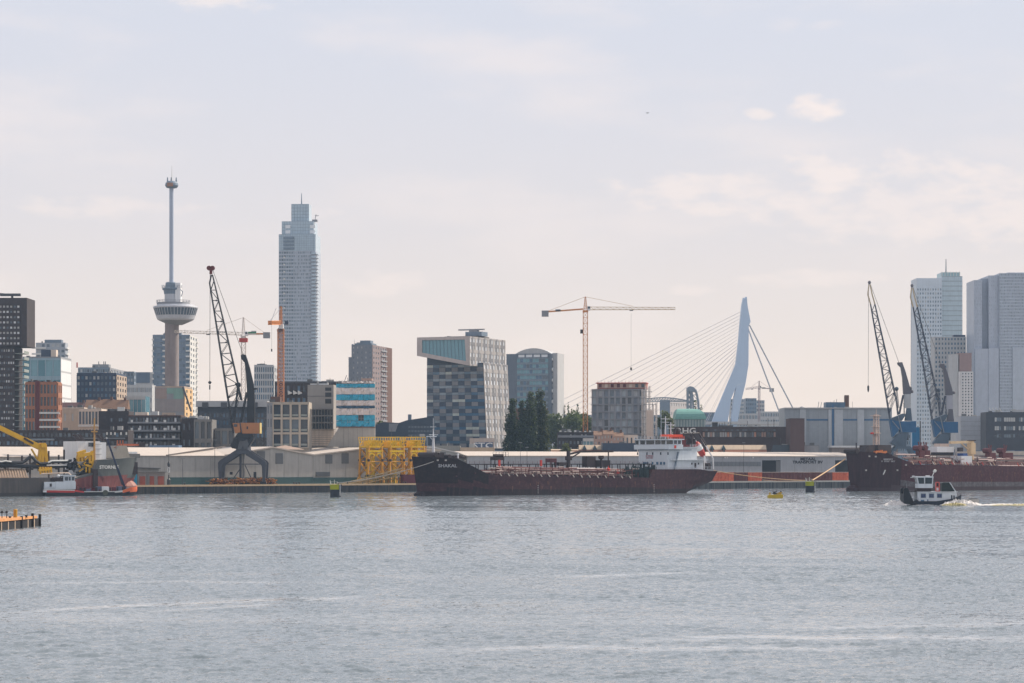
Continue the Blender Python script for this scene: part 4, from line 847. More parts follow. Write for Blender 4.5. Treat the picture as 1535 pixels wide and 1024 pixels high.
tree(570, 1330, 622, 20, 'light green tree behind the blue sheeting', 'round', (lfl, lfm), 1600, 'trees left of the checkered tower', .55); tree(588, 1345, 625, 20, 'light green tree in front of the open sky left of the chimney', 'round', (lfl, lfy), 1600, 'trees left of the checkered tower', .55)
tree(996, 1330, 605, 26, 'green tree between the construction building and the copper dome', 'round', (lfm, lfl), 2400, None, .55); tree(1006, 1310, 618, 20, 'olive tree touching the left of the copper dome', 'round', (lfl, lfy), 1700, None, .5)
tree(1042, 1420, 600, 9, 'dark conifer behind the copper dome, left one', 'poplar', (lfd, lfm), 900, 'conifers behind the dome', .45, 'conifer_tree'); tree(1051, 1425, 606, 9, 'dark conifer behind the copper dome, right one', 'poplar', (lfd, lfm), 900, 'conifers behind the dome', .45, 'conifer_tree')
tree(738, 1158, 675, 10, 'small bush tree at the right end of the tan block', 'round', (lfm, lfy), 500, None, .4); tree(326, 1060, 667, 26, 'low hedge like tree above the warehouse left of the dark crane', 'round', (lfm, lfy), 800, None, .4)
tree(170, 1062, 668, 14, 'small green tree behind the ship mast at the left', 'round', (lfm, lfl), 700, None, .4); tree(187, 1063, 666, 13, 'small olive tree left of the white balconied flats', 'round', (lfl, lfy), 700, None, .4); tree(73, 1060, 664, 12, 'small green tree behind the yellow ship crane', 'round', (lfm,), 600, None, .4)
# --- low houses in the middle
b = corner(836, 892, None, 1290, 648, 0, 'apartment_building', 'low dark brick flats behind the small round tree', 'apartments', brick_dk, roofm=roof_gr); b.grid('front', 10, 3, .5, .5, z=(Z(678, 1290), Z(649, 1290)), panes=[GL[0], GL[1], GL[2]])
b.balc('front', 1, z=(Z(656, 1290), Z(650, 1290)), depth=1.2, slabm=grey_m, railm=grey_m)
for k_ in range(7): b.roofbox(b.u0+1+2.8*k_, b.u0+2.2+2.8*k_, 1, 3, .5+.6*random.random(), rail_w)
b = corner(874, 894, None, 1272, 657, 0, 'office_building', 'small glass fronted pavilion beside the pink houses', 'office', blue_gr); b.grid('front', 4, 2, .85, .7, panes=[teal_l, GL[1]], wm=rail_w)
for x0, x1, ev, lb in ((891, 905, 652, 'left pink brick house of the row below the construction building'), (905, 919, 651, 'middle pink brick house of the row, with a dark gable'), (919, 934, 654, 'right pink brick house of the row below the construction building')):
    house(x0, x1, 1250, ev, ev-6, lb, pinkish, roof_br, 3, 'pink houses')
b = corner(931, 956, None, 1256, 652, 0, 'apartment_building', 'cream block right of the pink houses, behind the ship bridge', 'apartments', cream); b.grid('front', 4, 4, .4, .5)
b = corner(903, 955, None, 1195, 664.5, 0, 'shed', 'flat roofed dark shed behind the zigzag roof', 'shed', navy, roofm=roof_gr)
# --- zigzag dormer shed
def zig(x0, x1, d, dorm, label, low=True, ytop=667, ym=674, yb=682):
    fr = Frame(x0, d, 0); r = fr.root('dormer_shed', label, 'warehouse', 'sheds with triangular dormers', GZ); ue = fr.u(x1); z = lambda y: Z(y, d)
    MB().box(0, ue, 0, 12, GZ-.5, z(yb)).build('wall', brick_br, r)
    m = MB(); m.quad((0, -.4, z(yb)), (ue, -.4, z(yb)), (ue, 3.2, z(ym)), (0, 3.2, z(ym))); m.quad((0, 12.4, z(yb)), (ue, 12.4, z(yb)), (ue, 9, z(ym)), (0, 9, z(ym))); m.build('lower_roof', mat('roof_clay', (.27, .12, .075), .85), r)
    m = MB(); m.quad((0, 3.0, z(ym)+.02), (ue, 3.0, z(ym)+.02), (ue, 6, z(ytop)), (0, 6, z(ytop))); m.quad((0, 9.2, z(ym)), (ue, 9.2, z(ym)), (ue, 6.05, z(ytop)), (0, 6.05, z(ytop))); m.build('upper_roof', mat('roof_tan', (.52, .41, .30), .8), r)
    for px in dorm:
        for yb_, yt, v in (((ym, ytop+.2, 2.4), (yb-.5, ym+.6, -.9)) if low else ((ym+1, ytop-.5, 2.4),)):
            u = fr.u(px); hw = 3.4*MP(d)
            m = MB(); m.ext([(u-hw, v, z(yb_)), (u+hw, v, z(yb_)), (u, v, z(yt))], (0, 3.2, 0)); m.build('dormer', mat('dormer_teal', (.05, .10, .13), .4), r)
zig(868, 950, 1205, (876.5, 892, 908, 924, 939), 'tan roofed shed with a row of dark triangular dormers left of the ship bridge')
zig(826, 867.5, 1190, (842,), 'brown roofed shed with one dormer right of the poplars', ytop=673.5, ym=675, yb=683)
zig(1060, 1150, 1240, (1068, 1085.5), 'tan roofed shed with two dark dormers right of the tanker stern')
# --- construction building with scaffolding
d = 1330; fr = Frame(966, d, -8); b = Bld(fr, 'construction_building', 'unfinished grey concrete tower block with red formwork on its top floor', 'building site', fr.u(887), 0, 0, 16, Z(583, d), mat('raw_concrete_dark', (.19, .20, .225), .8))
rc = mat('raw_concrete', (.27, .28, .305), .85); b.grid('front', 9, 7, .62, .80, z=(Z(662, d), Z(584, d)), panes=[GL[1], GL[0], GS[0], rc, mat('panel_blue_grey', (.22, .25, .30), .6), grey_l, GS[2]], wm=rc, rec=.8)
for j in range(8): b.fb(m := MB(), 'front', b.u0-.6, .6, .0, 1.1, Z(662-11.1*j, d)-.15, Z(662-11.1*j, d)+.15); m.build('floor_slab', rc, b.r)
top = Bld(fr, '', '', '', fr.u(895), fr.u(968), 1, 14, Z(574.5, d), mat('formwork_red', (.36, .12, .09), .7), z0=b.z1+.6, root=b.r, wall='top_storey'); top.grid('front', 8, 1, .5, .75, panes=[GL[0], brick_rd, cream], wm=pinkish, rec=.4)
MB().box(fr.u(893), fr.u(969), 0, 15, top.z1, top.z1+.5).build('formwork', red_p, b.r)
m = MB()
for i in range(14): u = fr.u(896+5.2*i); m.tube((u, .3, top.z1+.5), (u, .3, top.z1+1.6), .07, n=4)
m.build('guard_posts', red_p, b.r, kind='stuff')
d2 = 1318; f2 = Frame(962, d2, -8); rs = f2.root('scaffolding', 'pale scaffold stairs and platforms along the right side of the construction building', 'scaffolding', z=GZ); ue = f2.u(983); m = MB(); P_ = MB()
zt_ = Z(585, d2)
for i in range(5):
    for v in (0, 2.5, 9):
        u = ue*i/4; hgt = zt_-(3 if i > 2 else 0)*3; m.tube((u, v, GZ), (u, v, hgt+random.uniform(0, 3)), .2, n=4)
nl = 14
for j in range(nl):
    z = GZ+2+(zt_-GZ-3)*j/(nl-1); um = ue if j < nl-2 else ue*.7; P_.box(-.3, um+.3, -.2, 2.6, z, z+.22); m.beam((0, -.1, z+1.1), (um, -.1, z+1.1), .22)
    a, c = (0, 1) if j % 2 else (1, 0); m.beam((um*a*.9, -.2, z), (um*c*.9, -.2, z+2.9), .16)
m.build('poles', mat('scaffold_pale', (.55, .50, .47), .6), rs, kind='stuff'); P_.build('platforms', grey_m, rs, kind='stuff')
MB().box(f2.u(969), f2.u(979), -.6, -.3, GZ, Z(615, d2)).build('debris_sheet', mat('sheet_cream', (.62, .50, .42), .7), rs)
# --- lift bridge far behind
d = 1760; fr = Frame(1030, d, 0); r = fr.root('lift_bridge', 'far blue grey lift bridge tower with a truss span beside it', 'bridge', z=GZ); br = mat('bridge_steel', (.20, .25, .31), .5); uu = fr.u; zf = lambda y: Z(y, d)
m = MB(); 
for px, pxt in ((1031.5, 1031.5), (1037, 1036)): m.beam((uu(px), 0, GZ), (uu(pxt), 0, zf(584)), 1.2); m.beam((uu(px), 9, GZ), (uu(pxt), 9, zf(584)), 1.2)
for j in range(5):
    for v in (0, 9): m.beam((uu(1031.5), v, zf(620-7*j)), (uu(1036.5), v, zf(613-7*j)), .4); m.beam((uu(1036.5), v, zf(620-7*j)), (uu(1031.5), v, zf(613-7*j)), .4)
m.build('tower', br, r)
m = MB(); m.ext([(uu(1030), -1, zf(586)), (uu(1037), -1, zf(587)), (uu(1044.5), -1, zf(588)), (uu(1042.5), -1, zf(583)), (uu(1039), -1, zf(580)), (uu(1034), -1, zf(579)), (uu(1030.3), -1, zf(581))], (0, 11, 0)); m.build('tower_head', br, r)
m = MB()
for v in (0, 9): m.path([(uu(1043), v, zf(584)), (uu(1045.5), v, zf(592)), (uu(1047.5), v, zf(603)), (uu(1048.5), v, zf(625))], .55, 5); m.path([(uu(1037.5), v, zf(587)), (uu(1039.5), v, zf(600)), (uu(1040.5), v, zf(625))], .4, 5)
for ya, xa, xb in ((592, 1038.5, 1045.5), (600, 1039.5, 1047), (609, 1040, 1048)): m.beam((uu(xa), 0, zf(ya)), (uu(xb), 0, zf(ya)), .5); m.beam((uu(xa), 0, zf(ya)), (uu(xb), 0, zf(ya+8)), .35)
m.build('back_legs', br, r)
n = 16; top = [(uu(966+65*i/n), zf(600.5-4.6*math.sin(math.pi*min(1, .12+.88*i/n)))) for i in range(n+1)]
m = MB()
for v in (0, 9):
    for i in range(n):
        a, c = top[i], top[i+1]; m.beam((a[0], v, a[1]), (c[0], v, c[1]), .55); m.beam((a[0], v, zf(601.5)), (c[0], v, zf(601.5)), .45); m.beam((a[0], v, zf(601.5)), (c[0], v, c[1]), .28); m.beam((c[0], v, zf(601.5)), (c[0], v, c[1]), .28)
m.build('truss_span', br, r)
b = corner(989, 1004, 1032, 1900, 599.5, -30, 'office_building', 'far pale block under the lift bridge span', 'office', blue_gr, dep=20); b.grid('right', 8, 8, .6, .3, wm=mat('hazy_pink', (.42, .40, .40), .8), panes=[grey_l])
# --- copper domed hall
d = 1370; fr = Frame(1034, d, 0); r = fr.root('domed_hall', 'hall with a green copper dome over a ribbed drum', 'hall', z=GZ); k = MP(d); zf = lambda y: Z(y, d); drum = mat('drum_green_grey', (.20, .27, .28), .6)
m = MB(); uw = 22.5*k; uu = fr.u; m.box(uu(1014), uu(1057.5), 0, 24, GZ-.5, zf(628.5)); m.build('drum_wall', drum, r)
for i in range(10): u = uu(1016+4.4*i); MB().box(u, u+.55, -.35, -.01, zf(640), zf(629)).build('pilaster', mat('pilaster_pale', (.36, .43, .42), .6), r)
n = 9; pr = [(uu(1013), zf(628)), (uu(1013.5), zf(621)), (uu(1015), zf(616)), (uu(1018), zf(613.6)), (uu(1043), zf(612.6)), (uu(1049), zf(615)), (uu(1054), zf(621)), (uu(1058.5), zf(628))]
m = MB(); R = []; cv = 12
for s_, inset in ((0, 0), (1, .55)): pass
for j in range(7):
    t = j/6; f = math.cos(t*math.pi/2)**.5 if t < 1 else .02; zz_ = zf(628.5)+(zf(612.5)-zf(628.5))*math.sin(t*math.pi/2)
    f = math.cos(t*math.pi/2); ua, ub = uu(1012.5)+(1-f)*2.2, uu(1058.8)-(1-f)*6.5; va = -.6+(1-f)*8; R.append([(ua, va, zz_), (ub, va, zz_), (ub, 24.6-(1-f)*8, zz_), (ua, 24.6-(1-f)*8, zz_)])
for a, c in zip(R, R[1:]):
    for q in range(4): m.quad(a[q], a[(q+1) % 4], c[(q+1) % 4], c[q])
m.poly(R[-1]); m.build('dome', copper, r)
m = MB(); m.ext([(uu(1025), 1, zf(625)), (uu(1026.5), 1, zf(625)), (uu(1030.5), 1, zf(620)), (uu(1028), 1, zf(621))], (0, 2, 0)); m.build('dormer', steel_dark, r)
# --- long dark brick hall with RHG letters
d = 1275; b = corner(1012, 1180, None, d, 640, 0, 'brick_hall', 'long dark brick hall with pale RHG letters and a strip of glowing windows', 'warehouse', mat('brick_soot', (.06, .045, .045), .85), roofm=roof_gr)
b.grid('front', 30, 1, .8, .8, a=(b.fr.u(1053), b.fr.u(1163)), z=(Z(656, d), Z(647, d)), panes=[GL[0], GL[0], GL[2], pinkish, mat('pane_orange_glow', (.55, .27, .17), .6), GL[1]], rec=.35)  # window glow painted as pinkish and orange pane colours
b.grid('front', 26, 1, .8, .5, a=(b.fr.u(1053), b.fr.u(1163)), z=(Z(646.5, d), Z(643, d)), panes=[GL[0], GL[1]], rec=.2)
lettering('RHG', 4.5, b.r, (b.fr.u(1028.5), -.4, Z(646.3, d)), rail_w, sx=1.2, bold=.1)
b.roofbox(b.fr.u(1069), b.fr.u(1077), 4, 8, 2.6, steel_dark); b.roofbox(b.fr.u(1078.5), b.fr.u(1100), 4, 8, 1.0, grey_d)
m = MB()
for px in (1080, 1084, 1088, 1093, 1097, 1122, 1153, 1162): u = b.fr.u(px); MB().tube((u, 6, b.z1), (u, 6, b.z1+random.uniform(2, 5)), .18, n=5).build('roof_pipe', grey_d, b.r)
b = corner(1178, 1199, 1206, 1262, 629.5, 0, 'brick_hall', 'brown brick corner block in front of the blue grey hall', 'building', mat('brick_corner', (.095, .06, .058), .85), roofm=roof_gr); b.parapet(.5)
for px in (1186, 1190): MB().box(b.fr.u(px), b.fr.u(px)+.8, -.1, -.01, Z(655, 1262), Z(652, 1262)).build('window', GL[1], b.r)
# --- big blue grey hall
d = 1300; fr = Frame(1168, d, 0); b = Bld(fr, 'industrial_hall', 'large blue grey ribbed industrial hall with a thin blue stripe', 'warehouse', fr.u(1176), fr.u(1337), 0, 26, Z(613, d), mat('hall_cladding', (.29, .32, .35), .55), roofm=concrete)
hl = mat('hall_rib_pale', (.40, .43, .46), .5); bl = mat('hall_blue', (.05, .13, .25), .5); uu = fr.u; zf = lambda y: Z(y, d)
for i, (xa, xb) in enumerate(((1199, 1208), (1241.5, 1246.4), (1250.5, 1263.5), (1285, 1295))): MB().box(uu(xa), uu(xb), -.8, -.01, GZ, zf(614)).build('rib', hl, b.r)
for xa, xb in ((1209, 1241), (1264, 1284.6), (1295.4, 1335)): MB().box(uu(xa), uu(xb), -.25, -.01, zf(630.6), zf(628.2)).build('stripe', bl, b.r)
MB().box(uu(1246.8), uu(1250), -.5, -.01, GZ, zf(606)).build('riser', bl, b.r)
for i in range(22):
    xa = 1176+i*7.2
    if i % 3: MB().box(uu(xa), uu(xa)+.12, -.1, -.01, GZ, zf(614)).build('cladding_seam', grey_m, b.r)
MB().box(uu(1176), uu(1337), -.9, 26, b.z1+.13, zf(611)).build('roof_edge', grey_l, b.r)
MB().box(uu(1240), uu(1269), 5, 15, zf(611), zf(602.6)).build('roof_house', mat('roof_house_blue', (.07, .13, .2), .5), b.r)
MB().box(uu(1269.2), uu(1275), 6, 10, zf(611), zf(592)).build('chimney', brick_br, b.r)
m = MB()
for px in (1229, 1233, 1247, 1252, 1256, 1260): u = uu(px); m.tube((u, 8, zf(611)), (u+.5, 8, zf(600)+random.uniform(-2, 2)), .16, n=5)
m.lathe(uu(1204), 6, [(1.6, zf(611)), (1.2, zf(610)), (.3, zf(609))], 10); m.build('roof_vents', grey_m, b.r)
b = corner(1168, 1228, None, 1248, 668, 0, 'shed', 'low grey shed with a dark sloping roof end right of the tan dormer shed', 'shed', grey_m, roofm=roof_gr, dep=10); m = MB(); m.ext([(b.fr.u(1155), -.5, Z(680, 1248)), (b.fr.u(1191), -.5, Z(680, 1248)), (b.fr.u(1191), -.5, Z(667, 1248)), (b.fr.u(1159), -.5, Z(667, 1248))], (0, .45, 0)); m.build('dark_end', mat('slate_roof', (.06, .08, .10), .6), b.r)
# --- far hazy blocks
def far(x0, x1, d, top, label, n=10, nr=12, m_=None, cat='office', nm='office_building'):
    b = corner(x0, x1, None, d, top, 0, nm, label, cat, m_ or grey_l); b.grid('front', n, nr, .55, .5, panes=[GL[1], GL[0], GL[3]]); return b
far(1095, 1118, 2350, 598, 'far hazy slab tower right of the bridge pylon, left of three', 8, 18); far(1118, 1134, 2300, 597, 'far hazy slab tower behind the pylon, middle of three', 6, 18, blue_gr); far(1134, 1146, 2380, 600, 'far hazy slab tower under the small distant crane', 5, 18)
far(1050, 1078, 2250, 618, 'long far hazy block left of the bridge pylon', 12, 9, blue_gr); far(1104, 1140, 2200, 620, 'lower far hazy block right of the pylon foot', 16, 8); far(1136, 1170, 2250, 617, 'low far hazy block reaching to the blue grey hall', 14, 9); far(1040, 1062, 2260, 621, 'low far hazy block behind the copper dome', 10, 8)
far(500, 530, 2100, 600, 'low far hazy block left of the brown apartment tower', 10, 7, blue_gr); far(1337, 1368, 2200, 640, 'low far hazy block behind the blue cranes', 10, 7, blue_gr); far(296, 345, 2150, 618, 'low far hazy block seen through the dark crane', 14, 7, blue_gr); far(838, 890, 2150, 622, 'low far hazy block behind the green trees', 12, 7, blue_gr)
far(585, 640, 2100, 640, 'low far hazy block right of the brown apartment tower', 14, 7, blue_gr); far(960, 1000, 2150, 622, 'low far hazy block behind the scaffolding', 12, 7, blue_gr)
fr, r, k = tower_crane(1138, 2150, 640, 584, 571, (1118, 583), (1160, 583.5), 2.6, mat('crane_mauve', (.28, .22, .24), .6), mat('crane_mauve', (0, 0, 0)), 'small distant tower crane right of the bridge pylon')
# --- cable stayed bridge
d = 2020; fr = Frame(1095, d, 0); r = fr.root('cable_bridge', 'pale blue cable stayed bridge pylon with a bent mast and fans of cables', 'bridge', z=0.); uu = fr.u; zf = lambda y: Z(y, d); pb = mat('pylon_blue_hazed', (.44, .56, .72), .5, streak=.05, var=.06)  # pale blue paint, lightened further to stand for haze
q = lambda px, py: (uu(px), 0, zf(py))
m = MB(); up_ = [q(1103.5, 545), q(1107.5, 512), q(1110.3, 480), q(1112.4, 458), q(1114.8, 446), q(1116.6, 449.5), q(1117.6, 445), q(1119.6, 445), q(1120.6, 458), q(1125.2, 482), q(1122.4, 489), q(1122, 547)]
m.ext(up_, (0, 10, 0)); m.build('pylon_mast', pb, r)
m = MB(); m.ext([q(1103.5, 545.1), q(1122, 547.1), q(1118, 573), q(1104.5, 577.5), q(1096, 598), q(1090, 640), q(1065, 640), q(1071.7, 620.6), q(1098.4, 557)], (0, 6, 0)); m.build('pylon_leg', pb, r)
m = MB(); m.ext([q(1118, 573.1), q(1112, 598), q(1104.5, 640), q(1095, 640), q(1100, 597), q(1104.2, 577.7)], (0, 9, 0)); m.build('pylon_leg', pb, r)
m = MB(); m.box(uu(760), uu(1210), -2, 26, zf(636), zf(632)); m.build('bridge_deck', grey_l, r)
cab = mat('stay_cable', (.70, .66, .66), .5)
for i in range(16):
    t = i/15; a = (1111-8.5*t, 467+78*t); e = (775+285*t, 633); 
    for v in ((1., 1.), (9., 24.)): MB().tube((uu(a[0]), v[0], zf(a[1])), (uu(e[0]), v[1], zf(e[1])), .12, n=5, cap=False).build('stay_cable', cab, r)
for a, e, v in (((1123.5, 487), (1192, 618), 1), ((1122.5, 491), (1170, 618), 8)): MB().tube((uu(a[0]), v, zf(a[1])), (uu(e[0]), v, zf(e[1])), .62, n=8, cap=False).build('back_stay', mat('back_stay', (.35, .37, .42), .5), r)
# --- right hand towers
d = 1850; fr = Frame(1366, d, 0); r0 = None; mt = mat('maas_grey_hazed', (.52, .59, .66), .5); mtb = mat('maas_glass_hazed', (.44, .54, .60), .3)  # grey and glass lightened and blued to stand for haze
b = Bld(fr, 'skyscraper', 'pale blue office skyscraper with square windows and a thin mast behind the blue cranes', 'skyscraper', fr.u(1374), fr.u(1412), 0, 26, Z(417, d), mt)
b.grid('front', 10, 46, .5, .5, z=(GZ, Z(431, d)), panes=[GS[1], GS[0], GS[1], GL[2]], rec=.4)
b2 = Bld(fr, '', '', '', fr.u(1412)+.02, fr.u(1443), 1, 26, Z(414, d), mtb, root=b.r, wall='glass_wing'); b2.grid('front', 10, 40, .92, .8, panes=[mtb], wm=mat('maas_mullion', (.30, .36, .40), .4), rec=.15)
m = MB(); m.box(fr.u(1412), fr.u(1440), 2, 22, b2.z1, Z(408, d)); m.build('crown', mat('crown_glass', (.30, .46, .50), .3), b.r)
for i in range(7): u = fr.u(1412.5+4.3*i); MB().box(u, u+.5, 1.6, 1.98, b2.z1, Z(407, d)).build('crown_fin', rail_w, b.r)
m = MB(); u = fr.u(1422.3); m.tube((u, 12, Z(410, d)), (u, 12, Z(386.5, d)), .6, .3, n=8); m.build('mast', grey_m, b.r)
b = corner(1401, 1448, None, 1720, 505, 0, 'apartment_tower', 'grey window gridded tower in front of the masted skyscraper, right of the blue cranes', 'apartment tower', grey_l); b.grid('front', 10, 30, .5, .5, panes=[GL[1], GL[3]]); b.roofbox(b.fr.u(1430), b.u1, 2, 8, 1.6, navy)
d = 1640; fr = Frame(1437, d, 0); b = Bld(fr, 'apartment_tower', 'narrow white tower with a brown top block right of the second blue crane', 'apartment tower', 0, fr.u(1459), 0, 20, Z(557, d), mat('tower_white', (.60, .60, .61), .6)); b.grid('front', 4, 15, .45, .5, a=(fr.u(1441), fr.u(1458.5)), z=(Z(625, d), Z(558, d)), panes=[GL[0], GL[1]], rec=.3)
MB().box(fr.u(1438.5), fr.u(1457), 1, 18, b.z1, Z(529, d)).build('top_block', mat('mauve_block', (.28, .20, .195), .7), b.r); MB().box(fr.u(1427), -.02, 1, 14, GZ, Z(531, d)).build('side_wing', grey_l, b.r); MB().box(fr.u(1427), fr.u(1456), 2, 14, Z(531, d), Z(528, d)).build('roof', grey_l, b.r) if False else None
# --- massive stacked towers
d = 1690; fr = Frame(1478, d, 0); dr = mat('stacked_grey_hazed', (.40, .45, .53), .45); dr2 = mat('stacked_grey_dark', (.30, .345, .42), .45); uu = fr.u; zf = lambda y: Z(y, d)  # greys raised towards pale blue where haze would fade them
b = Bld(fr, 'skyscraper', 'massive stacked grey towers filling the right edge', 'skyscraper', uu(1460), uu(1472), 0, 28, zf(420), dr); b.grid('front', 8, 60, .35, .5, panes=[dr, dr2], wm=dr, rec=.15)
s2 = Bld(fr, '', '', '', uu(1472)+.02, uu(1482), 4, 30, zf(417), dr2, root=b.r, wall='recessed_wall')  # shade of the recess put into a darker wall grey
s3 = Bld(fr, '', '', '', uu(1482)+.02, uu(1497), 0, 30, zf(413), dr, root=b.r, wall='middle_tower'); s3.grid('front', 5, 50, .3, .4, panes=[dr2, dr], wm=dr, rec=.15)
s4 = Bld(fr, '', '', '', uu(1497)+.02, uu(1560), -2.5, 30, zf(410), mat('stacked_grey_blue_hazed', (.41, .465, .54), .4), root=b.r, wall='right_tower'); s4.grid('front', 30, 64, .6, .6, panes=[dr2, dr2, GS[0]], rec=.3)
MB().box(uu(1481), uu(1496), -3.2, -1.02, GZ, zf(522)).build('lower_stack', dr, b.r); MB().box(uu(1461), uu(1481), -2.6, -.2, GZ, zf(523)).build('lower_stack', dr, b.r); MB().box(uu(1516.5), uu(1560), -3.6, -2.95, GZ, zf(521)).build('lower_stack', mat('stacked_grey_blue_hazed', (0, 0, 0)), b.r)
MB().box(uu(1510), uu(1560), 0, 20, zf(410), zf(408.6)).build('parapet', dr, b.r)
# --- dark office and neighbours
d = 1370; b = lcorner(None, 1478, 1545, d, 618, 0, 'office_building', 'dark slate office with ribbon windows at the right edge', 'office', mat('office_slate', (.045, .05, .065), .6), roofm=roof_gr)
for ya, yb in ((626, 632), (639, 645), (651, 656)):
    for xa, xb in ((1491, 1501), (1505, 1522), (1527, 1545)):
        n = max(2, int((xb-xa)/3))
        for i in range(n): u = b.fr.u(xa+(xb-xa)*i/n); MB().box(u+.05, u+(xb-xa)/n*MP(d)-.15, -.1, -.01, Z(yb, d), Z(ya, d)).build('window', random.choice([GL[2], GL[1], GL[2]] if ya < 650 else [GL[1], GL[0]]), b.r)
m = MB()
for px in (1490, 1495, 1500, 1505): m.beam((b.fr.u(px), 5, b.z1+.1), (b.fr.u(px-5), 5, Z(611, d)), .35)
m.build('roof_struts', rail_w, b.r); MB().box(b.fr.u(1521), b.fr.u(1540), 4, 10, b.z1+.1, Z(614, d)).build('roof_unit', grey_l, b.r)
b = corner(1440, 1477, None, 1400, 624, 0, 'industrial_hall', 'plain pale grey hall left of the dark slate office', 'warehouse', mat('pale_hall', (.36, .38, .42), .6), roofm=concrete)
for i in range(5): MB().box(b.u0+.1, b.u1-.1, -.08, -.005, Z(660-7*i, 1400), Z(660-7*i, 1400)+.2).build('cladding_joint', grey_m, b.r)
# ================================================================== QUAY: warehouses and what stands on the quay
def qf(px, v): u = QF.u(px, v); w = QF.w(u, v); return Frame(0, w[1], 34.2, x=w[0])
wh_wall = mat('warehouse_cladding', (.40, .385, .36), .6, streak=.2); wh_roof = mat('warehouse_roof', (.50, .44, .385), .6); wh_roof_shade = mat('warehouse_roof_shade', (.30, .22, .18), .7); green_b = mat('plinth_green', (.045, .10, .10), .6); shut = mat('shutter_grey', (.14, .145, .15), .6)
met_wall = mat('metal_warehouse_cladding', (.33, .35, .38), .55, streak=.2); rust = mat('rust', (.24, .085, .03), .9, col2=(.12, .05, .03)); shade_open = mat('interior_shade', (.012, .014, .018), .8)
def panels(r, u0, u1, z0, z1, n, m_, v=0., t=.14):
    w = (u1-u0)/n; me = MB().box(0, w-.09, v-t, v-.002, z0-OFF[r.name].z, z1-OFF[r.name].z).mesh('wall_panel', m_)
    for i in range(n): o = inst(me, 'wall_panel', r, (u0+i*w, 0, OFF[r.name].z))
# A: long eaved warehouse, left
def eaved(x0, x1, v, yw, yr, xr, label, wm, rm, n, dep=16.):
    fr = qf(x0, v); r = fr.root('warehouse', label, 'warehouse', 'quay warehouses', GZ); ue = fr.u(x1); ur = fr.u(xr); ze = fr.z(yw, ur); zr = fr.z(yr, ur, dep)
    MB().box(0, ue, 0, dep*2, GZ-.5, ze-.05).build('wall', wm, r); panels(r, 0, ue, GZ+.1, ze-.06, n, wm)
    m = MB(); m.ext([(-.3, -.7, ze), (-.3, dep, zr), (-.3, 2*dep+.6, ze), (-.3, 2*dep+.6, ze+.3), (-.3, dep, zr+.35), (-.3, -.7, ze+.3)], (ue+.6, 0, 0)); m.build('roof', rm, r)
    return fr, r, ue, ze, zr
fr, r, ue, ze, zr = eaved(-70, 152, 24, 685.5, 671, 80, 'pale roofed warehouse behind the dredger at the left edge', wh_wall, wh_roof, 9)
fr, r, ue, ze, zr = eaved(152.5, 338, 22, 684, 672, 270, 'pale roofed warehouse with a green plinth left of the dark portal crane', wh_wall, wh_roof, 8)
zb = lambda fr, py, px, v=0: fr.z(py, fr.u(px, v), v)
MB().box(fr.u(254), ue, -.34, -.16, GZ, zb(fr, 715.5, 290)).build('green_plinth', green_b, r)
m = MB(); a = fr.p(250, 682.6, -.9); c = fr.p(337, 669.5, 15); m.beam(a, c, .8, .55); m.build('verge', mat('verge_grey', (.13, .11, .10), .7), r)
def gabled(x0, x1, xr, v, y0, y1, yr, label, n, yr0=None, dep=60):
    fr = qf(x0, v); r = fr.root('warehouse', label, 'warehouse', 'quay warehouses', GZ); ue = fr.u(x1); ur = fr.u(xr); z0, z1, zr = fr.z(y0, 0), fr.z(y1, ue), fr.z(yr, ur)
    m = MB(); m.ext([(0, 0, GZ-.5), (ue, 0, GZ-.5), (ue, 0, z1), (ur, 0, zr), (0, 0, z0)], (0, dep, 0)); m.build('gable_wall', wh_wall, r)
    for i in range(1, n): u = ue*i/n; zt = z0+(zr-z0)*u/ur if u < ur else zr+(z1-zr)*(u-ur)/(ue-ur); MB().box(u-.06, u+.06, -.06, -.002, GZ, zt-.2).build('cladding_seam', mat('seam', (.27, .26, .245), .6), r)
    m = MB()
    m.hexa([(-.2, -.7, z0), (ur, -.7, zr), (ur, dep+.5, zr), (-.2, dep+.5, z0), (-.2, -.7, z0+.6), (ur, -.7, zr+.6), (ur, dep+.5, zr+.6), (-.2, dep+.5, z0+.6)], 0); m.hexa([(ur, -.7, zr), (ue+.2, -.7, z1), (ue+.2, dep+.5, z1), (ur, dep+.5, zr), (ur, -.7, zr+.6), (ue+.2, -.7, z1+.6), (ue+.2, dep+.5, z1+.6), (ur, dep+.5, zr+.6)], 1)
    m.build('roof', [wh_roof, wh_roof], r); MB().box(0, ue, -.3, -.1, GZ, fr.z(715.5, ue*.5)).build('green_plinth', green_b, r)
    return fr, r
fr, r = gabled(338.5, 469, 408, 22, 683.5, 683, 671.5, 'gabled warehouse with two grey shutters behind the dark portal crane', 6)
for xa, xb, ya, yb in ((385, 397, 676.5, 688), (413, 424, 679.5, 695.5)): MB().box(fr.u(xa), fr.u(xb), -.22, -.03, zb(fr, yb, xa), zb(fr, ya, xa)).build('shutter', shut, r)
m = MB(); m.ext([fr.p(396, 673.4, -.75), fr.p(428, 668, 12), fr.p(456, 674, 4)], (0, .1, .15)); m.build('roof_shade', wh_roof_shade, r)  # shadowed part of the gable roof painted as a darker sheet
fr, r = gabled(469.5, 660, 556, 22, 683, 676, 672.5, 'gabled warehouse with three grey shutters left of the yellow steel frames', 8)
for xa, xb, ya, yb in ((487.5, 498, 682, 695), (512, 522.5, 679.5, 695), (541, 548, 683, 695)): MB().box(fr.u(xa), fr.u(xb), -.22, -.03, zb(fr, yb, xa), zb(fr, ya, xa)).build('shutter', shut, r)
